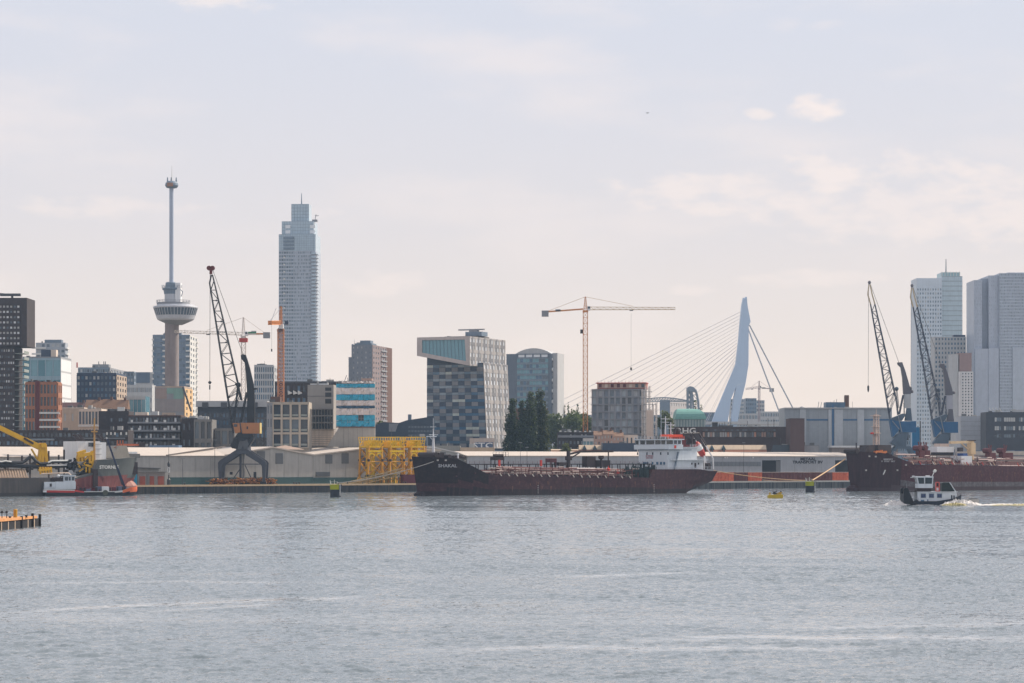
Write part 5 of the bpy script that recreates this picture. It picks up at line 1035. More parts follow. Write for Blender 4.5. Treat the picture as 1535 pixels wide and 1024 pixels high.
MB().box(fr.u(473), fr.u(494), -.5, -.12, zb(fr, 714, 480), zb(fr, 707.5, 480)).build('loading_door', mat('door_slate', (.10, .11, .12), .6), r)
# grey wedge roofed shed behind the bow mast
fr = qf(634, 30); r = fr.root('shed', 'plain grey shed with a roof sloping down to the right behind the tanker bow mast', 'shed', z=GZ); m = MB(); m.ext([(0, 0, GZ), (fr.u(706), 0, GZ), fr.p(706, 684), fr.p(652, 671.5), fr.p(634, 670)], (0, 20, 0)); m.build('wall', mat('shed_grey', (.30, .305, .30), .6), r)
MB().box(fr.u(659), fr.u(668), -.15, -.01, zb(fr, 682.5, 663), zb(fr, 677.5, 663)).build('window_band', shut, r); m = MB(); m.beam(fr.p(634, 669.6, -.1), fr.p(652, 671, -.1), .5); m.beam(fr.p(652, 671, -.1), fr.p(706, 683.4, -.1), .5); m.build('verge', grey_l, r)
# B: metal transport warehouse
fr = qf(700, 24); r = fr.root('warehouse', 'long grey blue warehouse lettered METAAL TRANSPORT BV behind the two tankers', 'warehouse', z=GZ); u = fr.u; ue = u(1277)
zw = 16.2
segs = [(0, u(1062)), (u(1062), u(1142)), (u(1169.5), u(1251.5))]
for (a, c), n in zip(segs, (16, 4, 4)): panels(r, a+.03, c, GZ, zw, n, met_wall, v=0., t=.3)
MB().box(u(1142), u(1169.5), -.3, 0, fr.z(690, u(1155)), zw).build('lintel_panel', met_wall, r); MB().box(u(1251.5), ue, -.3, 0, fr.z(690, u(1265)), zw).build('lintel_panel', met_wall, r)
m = MB(); m.box(0, ue, 0.02, .3, GZ, zw); m.box(0, ue, 24, 24.3, GZ, zw); m.build('wall', met_wall, r)
for a, c in ((1142, 1169.5), (1251.5, 1277)): MB().box(u(a), u(c)-.05, -.12, 0.015, GZ, fr.z(690, u(a))-.02).build('doorway_shade', shade_open, r)  # dark sheets paint the shaded interior behind the doorways
MB().box(u(1163), u(1169.3), -.2, -.125, GZ, fr.z(691, u(1165))).build('sliding_door', shut, r)
m = MB(); m.hexa([(-.5, -.9, zw), (ue+.4, -.9, zw), (ue+2, 12, zw+2.0), (-.5, 12, zw+2.0), (-.5, -.9, zw+.35), (ue+.4, -.9, zw+.35), (ue+2, 12, zw+2.4), (-.5, 12, zw+2.4)]); m.hexa([(-.5, 12, zw+2.0), (ue+2, 12, zw+2.0), (ue+.4, 24.9, zw), (-.5, 24.9, zw), (-.5, 12, zw+2.4), (ue+2, 12, zw+2.4), (ue+.4, 24.9, zw+.35), (-.5, 24.9, zw+.35)]); m.build('roof', wh_roof, r)
m = MB(); m.ext([(ue+.05, -.3, zw), (u(1293), -.3, fr.z(691.5, u(1293))), (u(1293), -.3, GZ), (ue+.05, -.3, GZ)], (0, 20, 0)); m.build('lean_to', met_wall, r); MB().box(ue+.2, u(1292), -.36, -.31, GZ, fr.z(693, ue)).build('doorway_shade', shade_open, r)
n = 14
for i in range(n): a, c = u(1064)+(u(1140)-u(1064))*i/n, u(1064)+(u(1140)-u(1064))*(i+1)/n; MB().box(a, c-.12, -.42, -.31, fr.z(699, (a+c)/2), fr.z(692.2, (a+c)/2)).build('window', mat('warehouse_glazing', (.17, .19, .21), .3), r)
ink = mat('lettering_black', (.012, .013, .02), .6)
ul, d_ = u(1210), fr.d(u(1210)); lettering('METAAL', 1.95, r, (u(1210.5), -.42, fr.z(688.4, ul)), ink, sx=1.5, bold=.06); lettering('TRANSPORT BV', 2.05, r, (u(1210), -.42, fr.z(693.0, ul)), ink, sx=1.45, bold=.06)
for px in (1127, 1085, 1088): MB().box(u(px), u(px)+.7, -.7, -.31, fr.z(687, u(px)), fr.z(685, u(px))).build('floodlight', white_p, r)
# open steel bins along the right quay
orange_b = mat('bin_orange', (.55, .13, .06), .7, col2=(.38, .07, .04)); dkred_b = mat('bin_dark_red', (.10, .03, .03), .8, col2=(.16, .05, .04)); zt_ = 7.0
rim = mat('bin_rim', (.50, .42, .38), .7)
for i, (xa, xb, om, lb) in enumerate(((1070, 1100, orange_b, 'orange red steel bin at the tanker stern'), (1100.6, 1121, dkred_b, 'dark red steel bin between two orange ones'), (1121.6, 1142.5, orange_b, 'orange red steel bin left of the open door'), (1143, 1196, dkred_b, 'long dark red steel bin in front of the open door'), (1196.6, 1247.5, dkred_b, 'long dark red steel bin behind the right mooring dolphin'), (1248, 1272, orange_b, 'orange red steel bin at the bow of the right tanker'))):
    f2 = qf(xa, 7); r = f2.root('steel_bin', lb, 'steel bin', 'open steel bins along the quay', GZ); ue = f2.u(xb); zt_ = f2.z(708.2, ue/2); h = zt_-GZ
    m = MB(); m.box(0, ue, 0, .15, GZ+.05, zt_); m.box(0, ue, 2.3, 2.45, GZ+.05, zt_); m.box(0, .15, .15, 2.3, GZ+.05, zt_); m.box(ue-.15, ue, .15, 2.3, GZ+.05, zt_); m.box(.15, ue-.15, .15, 2.3, GZ+.05, GZ+.4); m.build('bin_body', om, r)
    m = MB(); m.box(-.05, ue+.05, -.12, .22, zt_, zt_+.22); m.build('rim', rim, r)
    for k in range(int(ue/2.2)): q = .8+2.2*k; MB().box(q, q+.16, -.14, -.005, GZ+.05, zt_-.02).build('stiffener', om, r)
# low sheds with red doors, blue container
fr = qf(206, 10); r = fr.root('shed', 'low grey shed with three rust red doors on the quay edge', 'shed', z=GZ); u = fr.u; MB().box(0, u(247.5), 0, 5, GZ, fr.z(708.5, 5)).build('wall', mat('shed_mauve_grey', (.23, .205, .195), .7), r); MB().box(-.4, u(248)+.3, -.5, 5.4, fr.z(708.5, 5)+.02, fr.z(707, 5)).build('roof', concrete_d, r)
for xa, xb in ((209, 217.5), (224.5, 231), (236.5, 245.5)): MB().box(u(xa), u(xb), -.14, -.01, GZ+.1, fr.z(714, u(xa))).build('door', mat('door_rust_red', (.28, .07, .045), .7), r)
MB().box(u(219.5), u(222.5), -.12, -.01, GZ+.1, fr.z(711, 4)).build('dark_door', shut, r)
fr = qf(184, 16); r = fr.root('shed', 'low flat roofed shed behind the one with red doors', 'shed', z=GZ); u = fr.u; MB().box(0, u(238), 0, 5, GZ, fr.z(702, 8)).build('wall', mat('shed_tan', (.30, .28, .25), .7), r); m = MB(); m.ext([(-.3, -.6, fr.z(702, 8)), (u(240), -.6, fr.z(703, 8)), (u(240), -.6, fr.z(701.6, 8)), (-.3, -.6, fr.z(699.6, 8))], (0, 6.4, 0)); m.build('roof', roof_gr, r)
fr = qf(191, 9.5); r = fr.root('container', 'bright blue container with a dark door beside the dredger bow', 'container', z=GZ); u = fr.u; h = fr.z(711, 2)-GZ; MB().box(0, u(205.5), 0, 2.4, GZ, GZ+h).build('body', mat('container_blue', (.01, .22, .36), .5), r)
for i in range(9): MB().box(.2+i*.45, .38+i*.45, -.06, -.005, GZ+.15, GZ+h-.15).build('corrugation', mat('container_blue', (0, 0, 0)), r)
MB().box(1.9, 3.0, -.1, -.065, GZ+.1, GZ+h*.62).build('door', navy, r)
fr = Frame(225, 1060, 0); r = fr.root('office_building', 'low blue roofed block behind the warehouse left of the dark crane', 'building', z=GZ); MB().box(0, fr.u(256), 0, 10, GZ, Z(672, 1060)).build('wall', grey_m, r); MB().box(-.3, fr.u(268), -.4, 10, Z(672, 1060)+.02, Z(667.5, 1060)).build('roof_band', mat('roof_band_blue', (.12, .19, .30), .5), r)
# quay poles and the slim signal mast
def pole(px, v, top, label, w=.16, name='lamp_post', head=True):
    fr = qf(px, v); r = fr.root(name, label, 'lamp post' if name == 'lamp_post' else 'mast', z=GZ); zt = fr.z(top, 0); m = MB(); m.tube((0, 0, GZ), (0, 0, zt), w, w*.6, n=6); m.build('pole', grey_d, r)
    if head: MB().box(-.9, .9, -.2, .2, zt+.01, zt+.25).build('lamp_head', grey_m, r)
    return fr, r
fr, r = pole(253, 4, 660, 'slim dark signal mast with a black drum and a white ring on the left quay', .14, 'signal_mast', False)
MB().lathe(0, 0, [(.2, fr.z(700, 0)), (.62, fr.z(698.5, 0)), (.62, fr.z(695, 0)), (.25, fr.z(692, 0))], 8).build('drum', steel_dark, r); m = MB()
for t in range(10): a0, a1 = t*.628, (t+1)*.628; m.tube((.45*math.cos(a0), 0, fr.z(704.5, 0)+1.2*math.sin(a0)), (.45*math.cos(a1), 0, fr.z(704.5, 0)+1.2*math.sin(a1)), .12, n=5)
m.build('ring', white_p, r); MB().lathe(0, 0, [(.8, GZ), (.75, fr.z(719, 0)), (.3, fr.z(717, 0)), (.25, fr.z(712, 0))], 8).build('base', steel_dark, r)
pole(274, 12, 688, 'thin lamp post in front of the green plinth'); pole(322, 14, 660, 'tall thin lamp post left of the dark crane leg'); pole(1115, 20, 664, 'thin lamp post in front of the tan dormer shed', .13); pole(780, 20, 664, 'thin lamp post in front of the poplars', .13); pole(790, 21, 671, 'short lamp post with a pale head by the poplars', .13)
# rusty steel heaps
def heap(x0, x1, v, ytop, label, n):
    fr = qf(x0, v); r = fr.root('scrap_heap', label, 'scrap heap', 'rusty steel heaps under the crane', GZ); ue = fr.u(x1); h = fr.z(ytop, ue/2)-GZ
    M = [MB(), MB(), MB()]
    for i in range(n):
        m = random.choice(M); a = random.uniform(0, ue); zz = GZ+random.uniform(.1, h)*(1-.75*abs(a/ue-.5)**2); L_ = random.uniform(.6, 2.6); t = random.uniform(0, 6.28); e = random.uniform(-.35, .35)
        p = (a, random.uniform(-1, 2.2), zz); q = (p[0]+L_*math.cos(t), p[1]+L_*math.sin(t), max(GZ+.1, zz+L_*e))
        if i % 3: m.tube(p, q, random.uniform(.12, .42), n=7)
        else: m.beam(p, q, random.uniform(.2, .7), random.uniform(.15, .5))
    for m, mm in zip(M, (rust, mat('rust_orange', (.36, .15, .04), .85), mat('rust_dark', (.06, .035, .025), .9))): m.build('scrap', mm, r, kind='stuff')
heap(315, 346, 3.2, 718, 'small heap of rusty steel under the left leg of the dark crane', 150); heap(349, 412, 3.2, 717.5, 'long heap of rusty steel under the right legs of the dark crane', 320)
# ------------------------------------------------------------------ luffing cranes
def crane_dark():
    d = 1004; fr = Frame(365, d, 0); r = fr.root('harbour_crane', 'dark slate portal crane with a tan machine house and a tall raised lattice jib', 'harbour crane', z=GZ); u = fr.u; z = lambda y: Z(y, d); p = lambda px, py, v=0: (u(px), v, z(py))
    slate = mat('crane_slate', (.055, .06, .075), .5); sl2 = mat('crane_slate_dark', (.018, .021, .027), .5); tan = mat('machine_house_tan', (.42, .175, .07), .6)
    for v in (-5.5, 4.3):
        m = MB(); m.ext([p(330.5, 722, v), p(334.5, 722, v), p(335.5, 699, v), p(338, 695.5, v), p(359, 682.5, v), p(363, 675, v), p(355, 675, v), p(331, 691, v), p(329, 694, v)], (0, 1.3, 0)); m.build('leg', slate, r)
        m = MB(); m.ext([p(399.5, 722, v), p(395.5, 722, v), p(394.5, 699, v), p(392, 695.5, v), p(371, 682.5, v), p(367, 675, v), p(375, 675, v), p(399, 691, v), p(401, 694, v)], (0, 1.3, 0)); m.build('leg', slate, r)
        m = MB(); m.beam(p(335, 695.8, v+.6), p(395, 695.8, v+.6), .5, .4); m.build('tie_beam', slate, r)
        MB().box(u(329), u(337), v-.4, v+1.7, GZ+.02, z(722)-.02).build('bogie', sl2, r); MB().box(u(393), u(401), v-.4, v+1.7, GZ+.02, z(722)-.02).build('bogie', sl2, r)
    m = MB(); m.box(u(355.5), u(374.5), -6, 6, z(681), z(676)); m.build('portal_head', slate, r)
    m = MB(); m.tube((u(361.5), -2, GZ), (u(361.5), -2, z(680)), .55, n=8); m.tube((u(366), -2.5, GZ), (u(366), -2.5, z(680)), .5, n=8, mi=1); m.beam(p(362, 701, -2), p(349, 720, -2), .4); m.beam(p(368, 697, -2), p(378, 718, -2), .4); m.build('centre_columns', [slate, concrete_d], r)
    MB().box(u(346), u(350), -4, -2.5, z(711.5), z(707.5)).build('control_box', sl2, r); MB().box(u(381.5), u(385.5), -4, -2.5, z(717), z(707.5)).build('control_box', sl2, r)
    m = MB(); m.lathe(0, 0, [(3.4, z(676)), (3.2, z(668)), (3.0, z(662)), (4.3, z(657))], 16); m.build('pedestal', slate, r)
    m = MB(); m.ext([p(352, 657, -3), p(346, 668, -3), p(349, 672, -3), p(357, 673.5, -3), p(374, 670, -3), p(381, 658, -3), p(379, 651, -3), p(358, 649, -3)], (0, 6, 0)); m.build('slewing_frame', sl2, r)
    m = MB(); m.ext([p(357, 674, -3.2), p(360, 662, -3.2), p(371, 657, -3.2), p(374, 666, -3.2), p(372, 674, -3.2)], (0, .18, 0)); m.build('pedestal_plate', mat('crane_plate', (.10, .105, .115), .5), r)
    hx = 363.5; m = MB(); m.ext([p(362, 634), p(390, 634), p(390, 650), p(364.5, 650)], (0, 6.5, 0)); hs = m.build('machine_house', tan, r); hs.location.y -= 3.2
    MB().box(u(390)+.01, u(390)+.3, -3.2, 3.3, z(650), z(634)).build('house_end', mat('machine_house_sunlit', (.55, .42, .16), .6), r); MB().box(u(371), u(373), -3.35, -3.21, z(643.5), z(639.5)).build('door', sl2, r)  # end face painted lighter and yellower for the sun on it
    m = MB(); m.ext([p(350, 634.5, -3.6), p(360, 634.5, -3.6), p(362, 648, -3.6), p(354, 650, -3.6)], (0, 2.4, 0)); cb = m.build('operator_cab', tan, r); MB().box(u(352), u(357), -3.7, -3.61, z(640), z(636)).build('cab_window', GL[0], cb)
    # mast
    m = MB(); m.ext([p(361.2, 533, -1), p(364, 531, -1), p(368.5, 532, -1), p(371.5, 541, -1), p(374.5, 551, -1), p(380.5, 576, -1), p(382, 600, -1), p(382, 634, -1), p(370.5, 634, -1), p(370.8, 592, -1), p(369, 560, -1), p(367, 544, -1), p(362, 538, -1)], (0, 2, 0)); m.build('mast', sl2, r)
    m = MB(); m.beam(p(370, 588, -2.4), p(361, 633, -2.4), .5); m.beam(p(370, 588, 2.4), p(361, 633, 2.4), .5); m.build('mast_strut', sl2, r); MB().box(u(380), u(386), -.6, .6, z(584), z(582)).build('bracket', sl2, r)
    # jib: lattice with kinked back
    ch, brc = .42, .2; W = lambda t: .9+2.6*min(1, t*1.6)
    Lc = [(316.8, 412), (314.2, 424), (326.5, 500), (339, 580), (350, 650)]; Rc = [(318.5, 412), (321.5, 424), (339.5, 500), (357, 576), (361.5, 600)]
    m = MB(); ts = [0, .08, .4, .72, 1]
    for v in (-1, 1):
        for C in (Lc, Rc):
            for i in range(len(C)-1): m.beam(p(*C[i], v*W(ts[i])*.55), p(*C[i+1], v*W(ts[i+1])*.55), ch)
    m.beam(p(357, 576, 1.7), p(350, 640, 1.7), ch); m.beam(p(357, 576, -1.7), p(350, 640, -1.7), ch)
    jb = m.build('jib', sl2, r)
    def at(C, t):
        for i in range(len(ts)-1):
            if t <= ts[i+1]: k = (t-ts[i])/(ts[i+1]-ts[i]); return (C[i][0]+(C[i+1][0]-C[i][0])*k, C[i][1]+(C[i+1][1]-C[i][1])*k)
        return C[-1]
    m = MB(); N_ = 13
    for i in range(N_):
        t0, t1 = .06+.86*i/N_, .06+.86*(i+1)/N_
        for v in (-1, 1):
            A, B_ = (at(Lc, t0), at(Rc, t1)) if (i % 2) else (at(Rc, t0), at(Lc, t1)); m.beam(p(*A, v*W(t0)*.55), p(*B_, v*W(t1)*.55), brc); m.beam(p(*at(Lc, t1), v*W(t1)*.55), p(*at(Rc, t1), v*W(t1)*.55), brc)
        for C in (Lc, Rc): s = 1 if i % 2 else -1; m.beam(p(*at(C, t0), s*W(t0)*.55), p(*at(C, t1), -s*W(t1)*.55), brc); m.beam(p(*at(C, t1), W(t1)*.55), p(*at(C, t1), -W(t1)*.55), brc)
        if i % 2: c = at(Rc, t1); m.ball((u(c[0]-3), -W(t1)*.5, z(c[1])), .45, 6)
    m.build('jib_bracing', sl2, jb); m = MB(); m.ball(p(357.5, 577, 0), 1.2, 8); m.beam(p(357, 577), p(363, 600), .5); m.build('luffing_drum', sl2, r)
    for px in (313.4, 318.6): m = MB(); m.tube(p(px, 402, -.5), p(px, 402, .5), 1.05, n=14); m.build('sheave', mat('sheave_red', (.13, .02, .018), .5), r)
    MB().box(u(314.2), u(318.2), -.6, .6, z(411), z(402)).build('jib_head', mat('sheave_red', (0, 0, 0)), r)
    m = MB()
    for v in (-.4, .4): m.tube(p(318, 402, v), p(365, 533, v), .07, n=4); m.tube(p(315, 404, v), p(314.5, 571, v), .05, n=4)
    m.build('cables', steel_dark, r)
    m = MB(); m.lathe(u(314.5), 0, [(.3, z(576)), (.75, z(573.5)), (.75, z(572.5)), (.2, z(571))], 8); m.box(u(313.6), u(315.4), -.25, .25, z(584), z(577)); m.tube(p(314.5, 584), p(314.5, 603), .05, n=4); m.build('hook_block', sl2, r)
crane_dark()
def crane_blue(px, d, label, plate):
    fr = Frame(px, d, 0); r = fr.root('harbour_crane', label, 'harbour crane', 'blue luffing cranes', GZ); K = MP(1240)
    b1 = mat('crane_blue', (.02, .10, .22), .5); b2 = mat('crane_blue_steel', (.075, .11, .15), .5); b3 = mat('crane_mast_grey', (.11, .105, .125), .5); lat = mat('crane_lattice', (.035, .045, .075), .5); cr = mat('jib_tip_cream', (.45, .36, .22), .5)
    p = lambda x, y, v=0: ((x-1350)*K, v, H+(YH-y)*K); u = lambda x: (x-1350)*K; z = lambda y: H+(YH-y)*K
    for v in (-4.5, 3.5):
        m = MB(); m.ext([p(1327, 690, v), p(1331, 690, v), p(1342, 673, v), p(1359, 673, v), p(1370, 690, v), p(1374, 690, v), p(1362, 669, v), p(1340, 669, v)], (0, 1.2, 0)); m.build('portal_leg', b2, r)
        MB().box(u(1325), u(1332), v-.2, v+1.4, GZ+.02, z(689.5)).build('leg_foot', b2, r); MB().box(u(1369), u(1376), v-.2, v+1.4, GZ+.02, z(689.5)).build('leg_foot', b2, r)
    m = MB(); m.ext([p(1341, 669, -2.6), p(1333, 664, -2.6), p(1342, 652, -2.6), p(1349, 648.5, -2.6), p(1360, 648.5, -2.6), p(1357, 660, -2.6), p(1356, 669, -2.6)], (0, 5, 0)); m.build('pedestal', b2, r)
    m = MB(); m.box(u(1356.5), u(1360), -2.2, 1, z(660), z(649)); m.build('ladder_cage', steel_dark, r)
    MB().box(u(1347.5), u(1371), -3, 3, z(648.2), z(631.5)).build('machine_house', b1, r); m = MB(); m.ext([p(1332, 629, -2.9), p(1347, 632, -2.9), p(1347, 643, -2.9), p(1336.5, 655, -2.9)], (0, 5.6, 0)); m.build('front_house', b1, r)
    m = MB(); m.beam(p(1335, 631, -3.1), p(1346, 644, -3.1), .35); m.beam(p(1344, 624, -3.1), p(1349.5, 648, -3.1), .4); m.build('stays', grey_m, r)
    m = MB(); m.ext([p(1332, 628, -2.4), p(1352, 620, -2.4), p(1356, 621.5, -2.4), p(1350, 631, -2.4), p(1334, 632, -2.4)], (0, 4.8, 0)); m.build('jib_seat', b2, r)
    # mast
    m = MB(); m.ext([p(1344, 543.5, -1.1), p(1351, 543, -1.1), p(1356, 557, -1.1), p(1363.5, 583, -1.1), p(1364, 591, -1.1), p(1353, 591, -1.1), p(1351.5, 566, -1.1), p(1349, 551, -1.1), p(1344.5, 546.5, -1.1)], (0, 2.2, 0)); m.build('mast_head', b3, r)
    m = MB(); m.box(u(1354), u(1364), -1.05, 1.05, z(612), z(591)); m.build('mast_plate', plate, r); m = MB(); m.ext([p(1358, 612, -1.1), p(1364, 612, -1.1), p(1366, 631, -1.1), p(1355, 631, -1.1)], (0, 2.2, 0)); m.build('mast_foot', b2 if plate is grey_l else b3, r)
    m = MB(); m.beam(p(1353, 592, -1.5), p(1347, 621, -1.5), .55); m.beam(p(1353, 592, 1.5), p(1347, 621, 1.5), .55); m.beam(p(1354, 604, 0), p(1354.5, 622, 0), .5); m.build('mast_strut', lat, r)
    m = MB(); m.ball(p(1366, 587), .9, 8); m.box(u(1362), u(1366), -.3, .3, z(588), z(587)); m.build('beacon', b3, r); m = MB(); m.ball(p(1343, 583), 1.2, 8); m.build('luffing_drum', b2, r)
    Lc = [(1301.5, 427), (1299.8, 441), (1304, 456), (1318, 536), (1333, 628)]; Rc = [(1303.5, 427), (1306.3, 441), (1310.5, 456), (1328.5, 536), (1343, 602)]; ts = [0, .07, .16, .56, 1]; W = lambda t: .7+2.2*min(1, t*1.7)
    def at(C, t):
        for i in range(len(ts)-1):
            if t <= ts[i+1]: k = (t-ts[i])/(ts[i+1]-ts[i]); return (C[i][0]+(C[i+1][0]-C[i][0])*k, C[i][1]+(C[i+1][1]-C[i][1])*k)
        return C[-1]
    jt, jl, br_ = MB(), MB(), MB()
    for v in (-1, 1):
        for C in (Lc, Rc):
            for i in range(4): (jt if i < 2 else jl).beam(p(*C[i], v*W(ts[i])*.55), p(*C[i+1], v*W(ts[i+1])*.55), .42)
        jl.beam(p(1343, 602, v*1.5), p(1345, 622, v*1.5), .42); jl.beam(p(1343, 584, v*1.5), p(1346, 612, v*1.5), .3); jl.beam(p(1338, 582, v*1.5), p(1343, 584, v*1.5), .3)
    jb = jl.build('jib', lat, r); jt.build('jib_tip', cr, jb)
    for i in range(15):
        t0, t1 = .16+.8*i/15, .16+.8*(i+1)/15
        for v in (-1, 1):
            A, B_ = (at(Lc, t0), at(Rc, t1)) if i % 2 else (at(Rc, t0), at(Lc, t1)); br_.beam(p(*A, v*W(t0)*.55), p(*B_, v*W(t1)*.55), .2); br_.beam(p(*at(Lc, t1), v*W(t1)*.55), p(*at(Rc, t1), v*W(t1)*.55), .2)
        for C in (Lc, Rc): s = 1 if i % 2 else -1; br_.beam(p(*at(C, t0), s*W(t0)*.55), p(*at(C, t1), -s*W(t1)*.55), .2)
    br_.build('jib_bracing', lat, jb)
    m = MB(); m.ball(p(1302.3, 423.5), .95, 8); m.beam(p(1301.5, 428), p(1303, 421), .5); m.build('sheave', b3, r)
    m = MB()
    for v in (-.4, .4): m.tube(p(1303, 424, v), p(1347, 545, v), .055, n=4); m.tube(p(1301, 426, v), p(1300.5, 578, v), .045, n=4)
    m.build('cables', steel_dark, r); m = MB(); m.lathe(u(1300.5), 0, [(.15, z(588)), (.5, z(585)), (.55, z(579)), (.15, z(577.5))], 8); m.build('hook_block', steel_dark, r)
crane_blue(1351, 1240, 'left blue luffing crane with a pale mast panel, jib raised against open sky', grey_l)
crane_blue(1414, 1262, 'right blue luffing crane with its raised jib in front of the masted skyscraper', mat('mast_plate_pale', (.36, .36, .40), .6))
# --- blue cabin, container stack and long low roof behind the right tanker
fr = Frame(1368, 1275, 0); r = fr.root('container', 'upright bright blue cabin between the two blue cranes', 'container', z=GZ); MB().box(0, fr.u(1378.5), 0, 3, GZ, Z(640.5, 1275)).build('body', mat('cabin_blue', (.015, .17, .36), .5), r); MB().tube((fr.u(1379.5), 0, GZ), (fr.u(1379.5), 0, Z(631, 1275)), .3, n=6).build('vent_pipe', steel_dark, r)
cc = [mat('box_grey_blue', (.16, .20, .26), .6), mat('box_slate', (.12, .14, .17), .6), mat('box_white', (.45, .47, .50), .6), mat('box_navy', (.06, .10, .18), .6)]
names = ['grey blue', 'slate', 'white', 'navy']; seq = [0, 0, 1, 2, 1, 0, 3, 1]
for i in range(8):
    px = 1460+10.2*i; fr = Frame(px, 1320, 0); r = fr.root('container', f'{names[seq[i]]} container stack at place {["under the pale hall", "under the left corner of the dark office", "under the first ribbon windows", "pale one below the dark office", "right of the pale one", "left of the navy one", "the only navy one", "at the right edge"][i]}', 'container', 'containers below the dark office', GZ)
    w = 10*MP(1320)
    for j in range(5): MB().box(0, w-.15, 0, 2.4, GZ+3.3*j+.02, GZ+3.3*j+3.2).build('box', cc[seq[i]] if j == 4 else cc[(i+j) % 2], r)
fr = Frame(1405, 1300, 0); r = fr.root('warehouse', 'long low pale roofed shed showing above the right tanker deck', 'warehouse', z=GZ); MB().box(fr.u(1290)+40, fr.u(1550), 0, 12, GZ, Z(682, 1300)).build('wall', grey_m, r); MB().box(fr.u(1290)+40, fr.u(1550), -.5, 12.5, Z(682, 1300)+.02, Z(676.5, 1300)).build('roof', wh_roof, r)
fr = Frame(1240, 1290, 0); r = fr.root('warehouse', 'pale roofed low shed between the blue grey hall and the right tanker bow', 'warehouse', z=GZ); MB().box(0, fr.u(1338), -18, -6, GZ, Z(671, 1272)).build('wall', mat('wall_brown_grey', (.22, .19, .18), .8), r); MB().box(-.5, fr.u(1338), -18.6, -5, Z(671, 1272)+.02, Z(668.2, 1272)).build('roof', white_p, r)
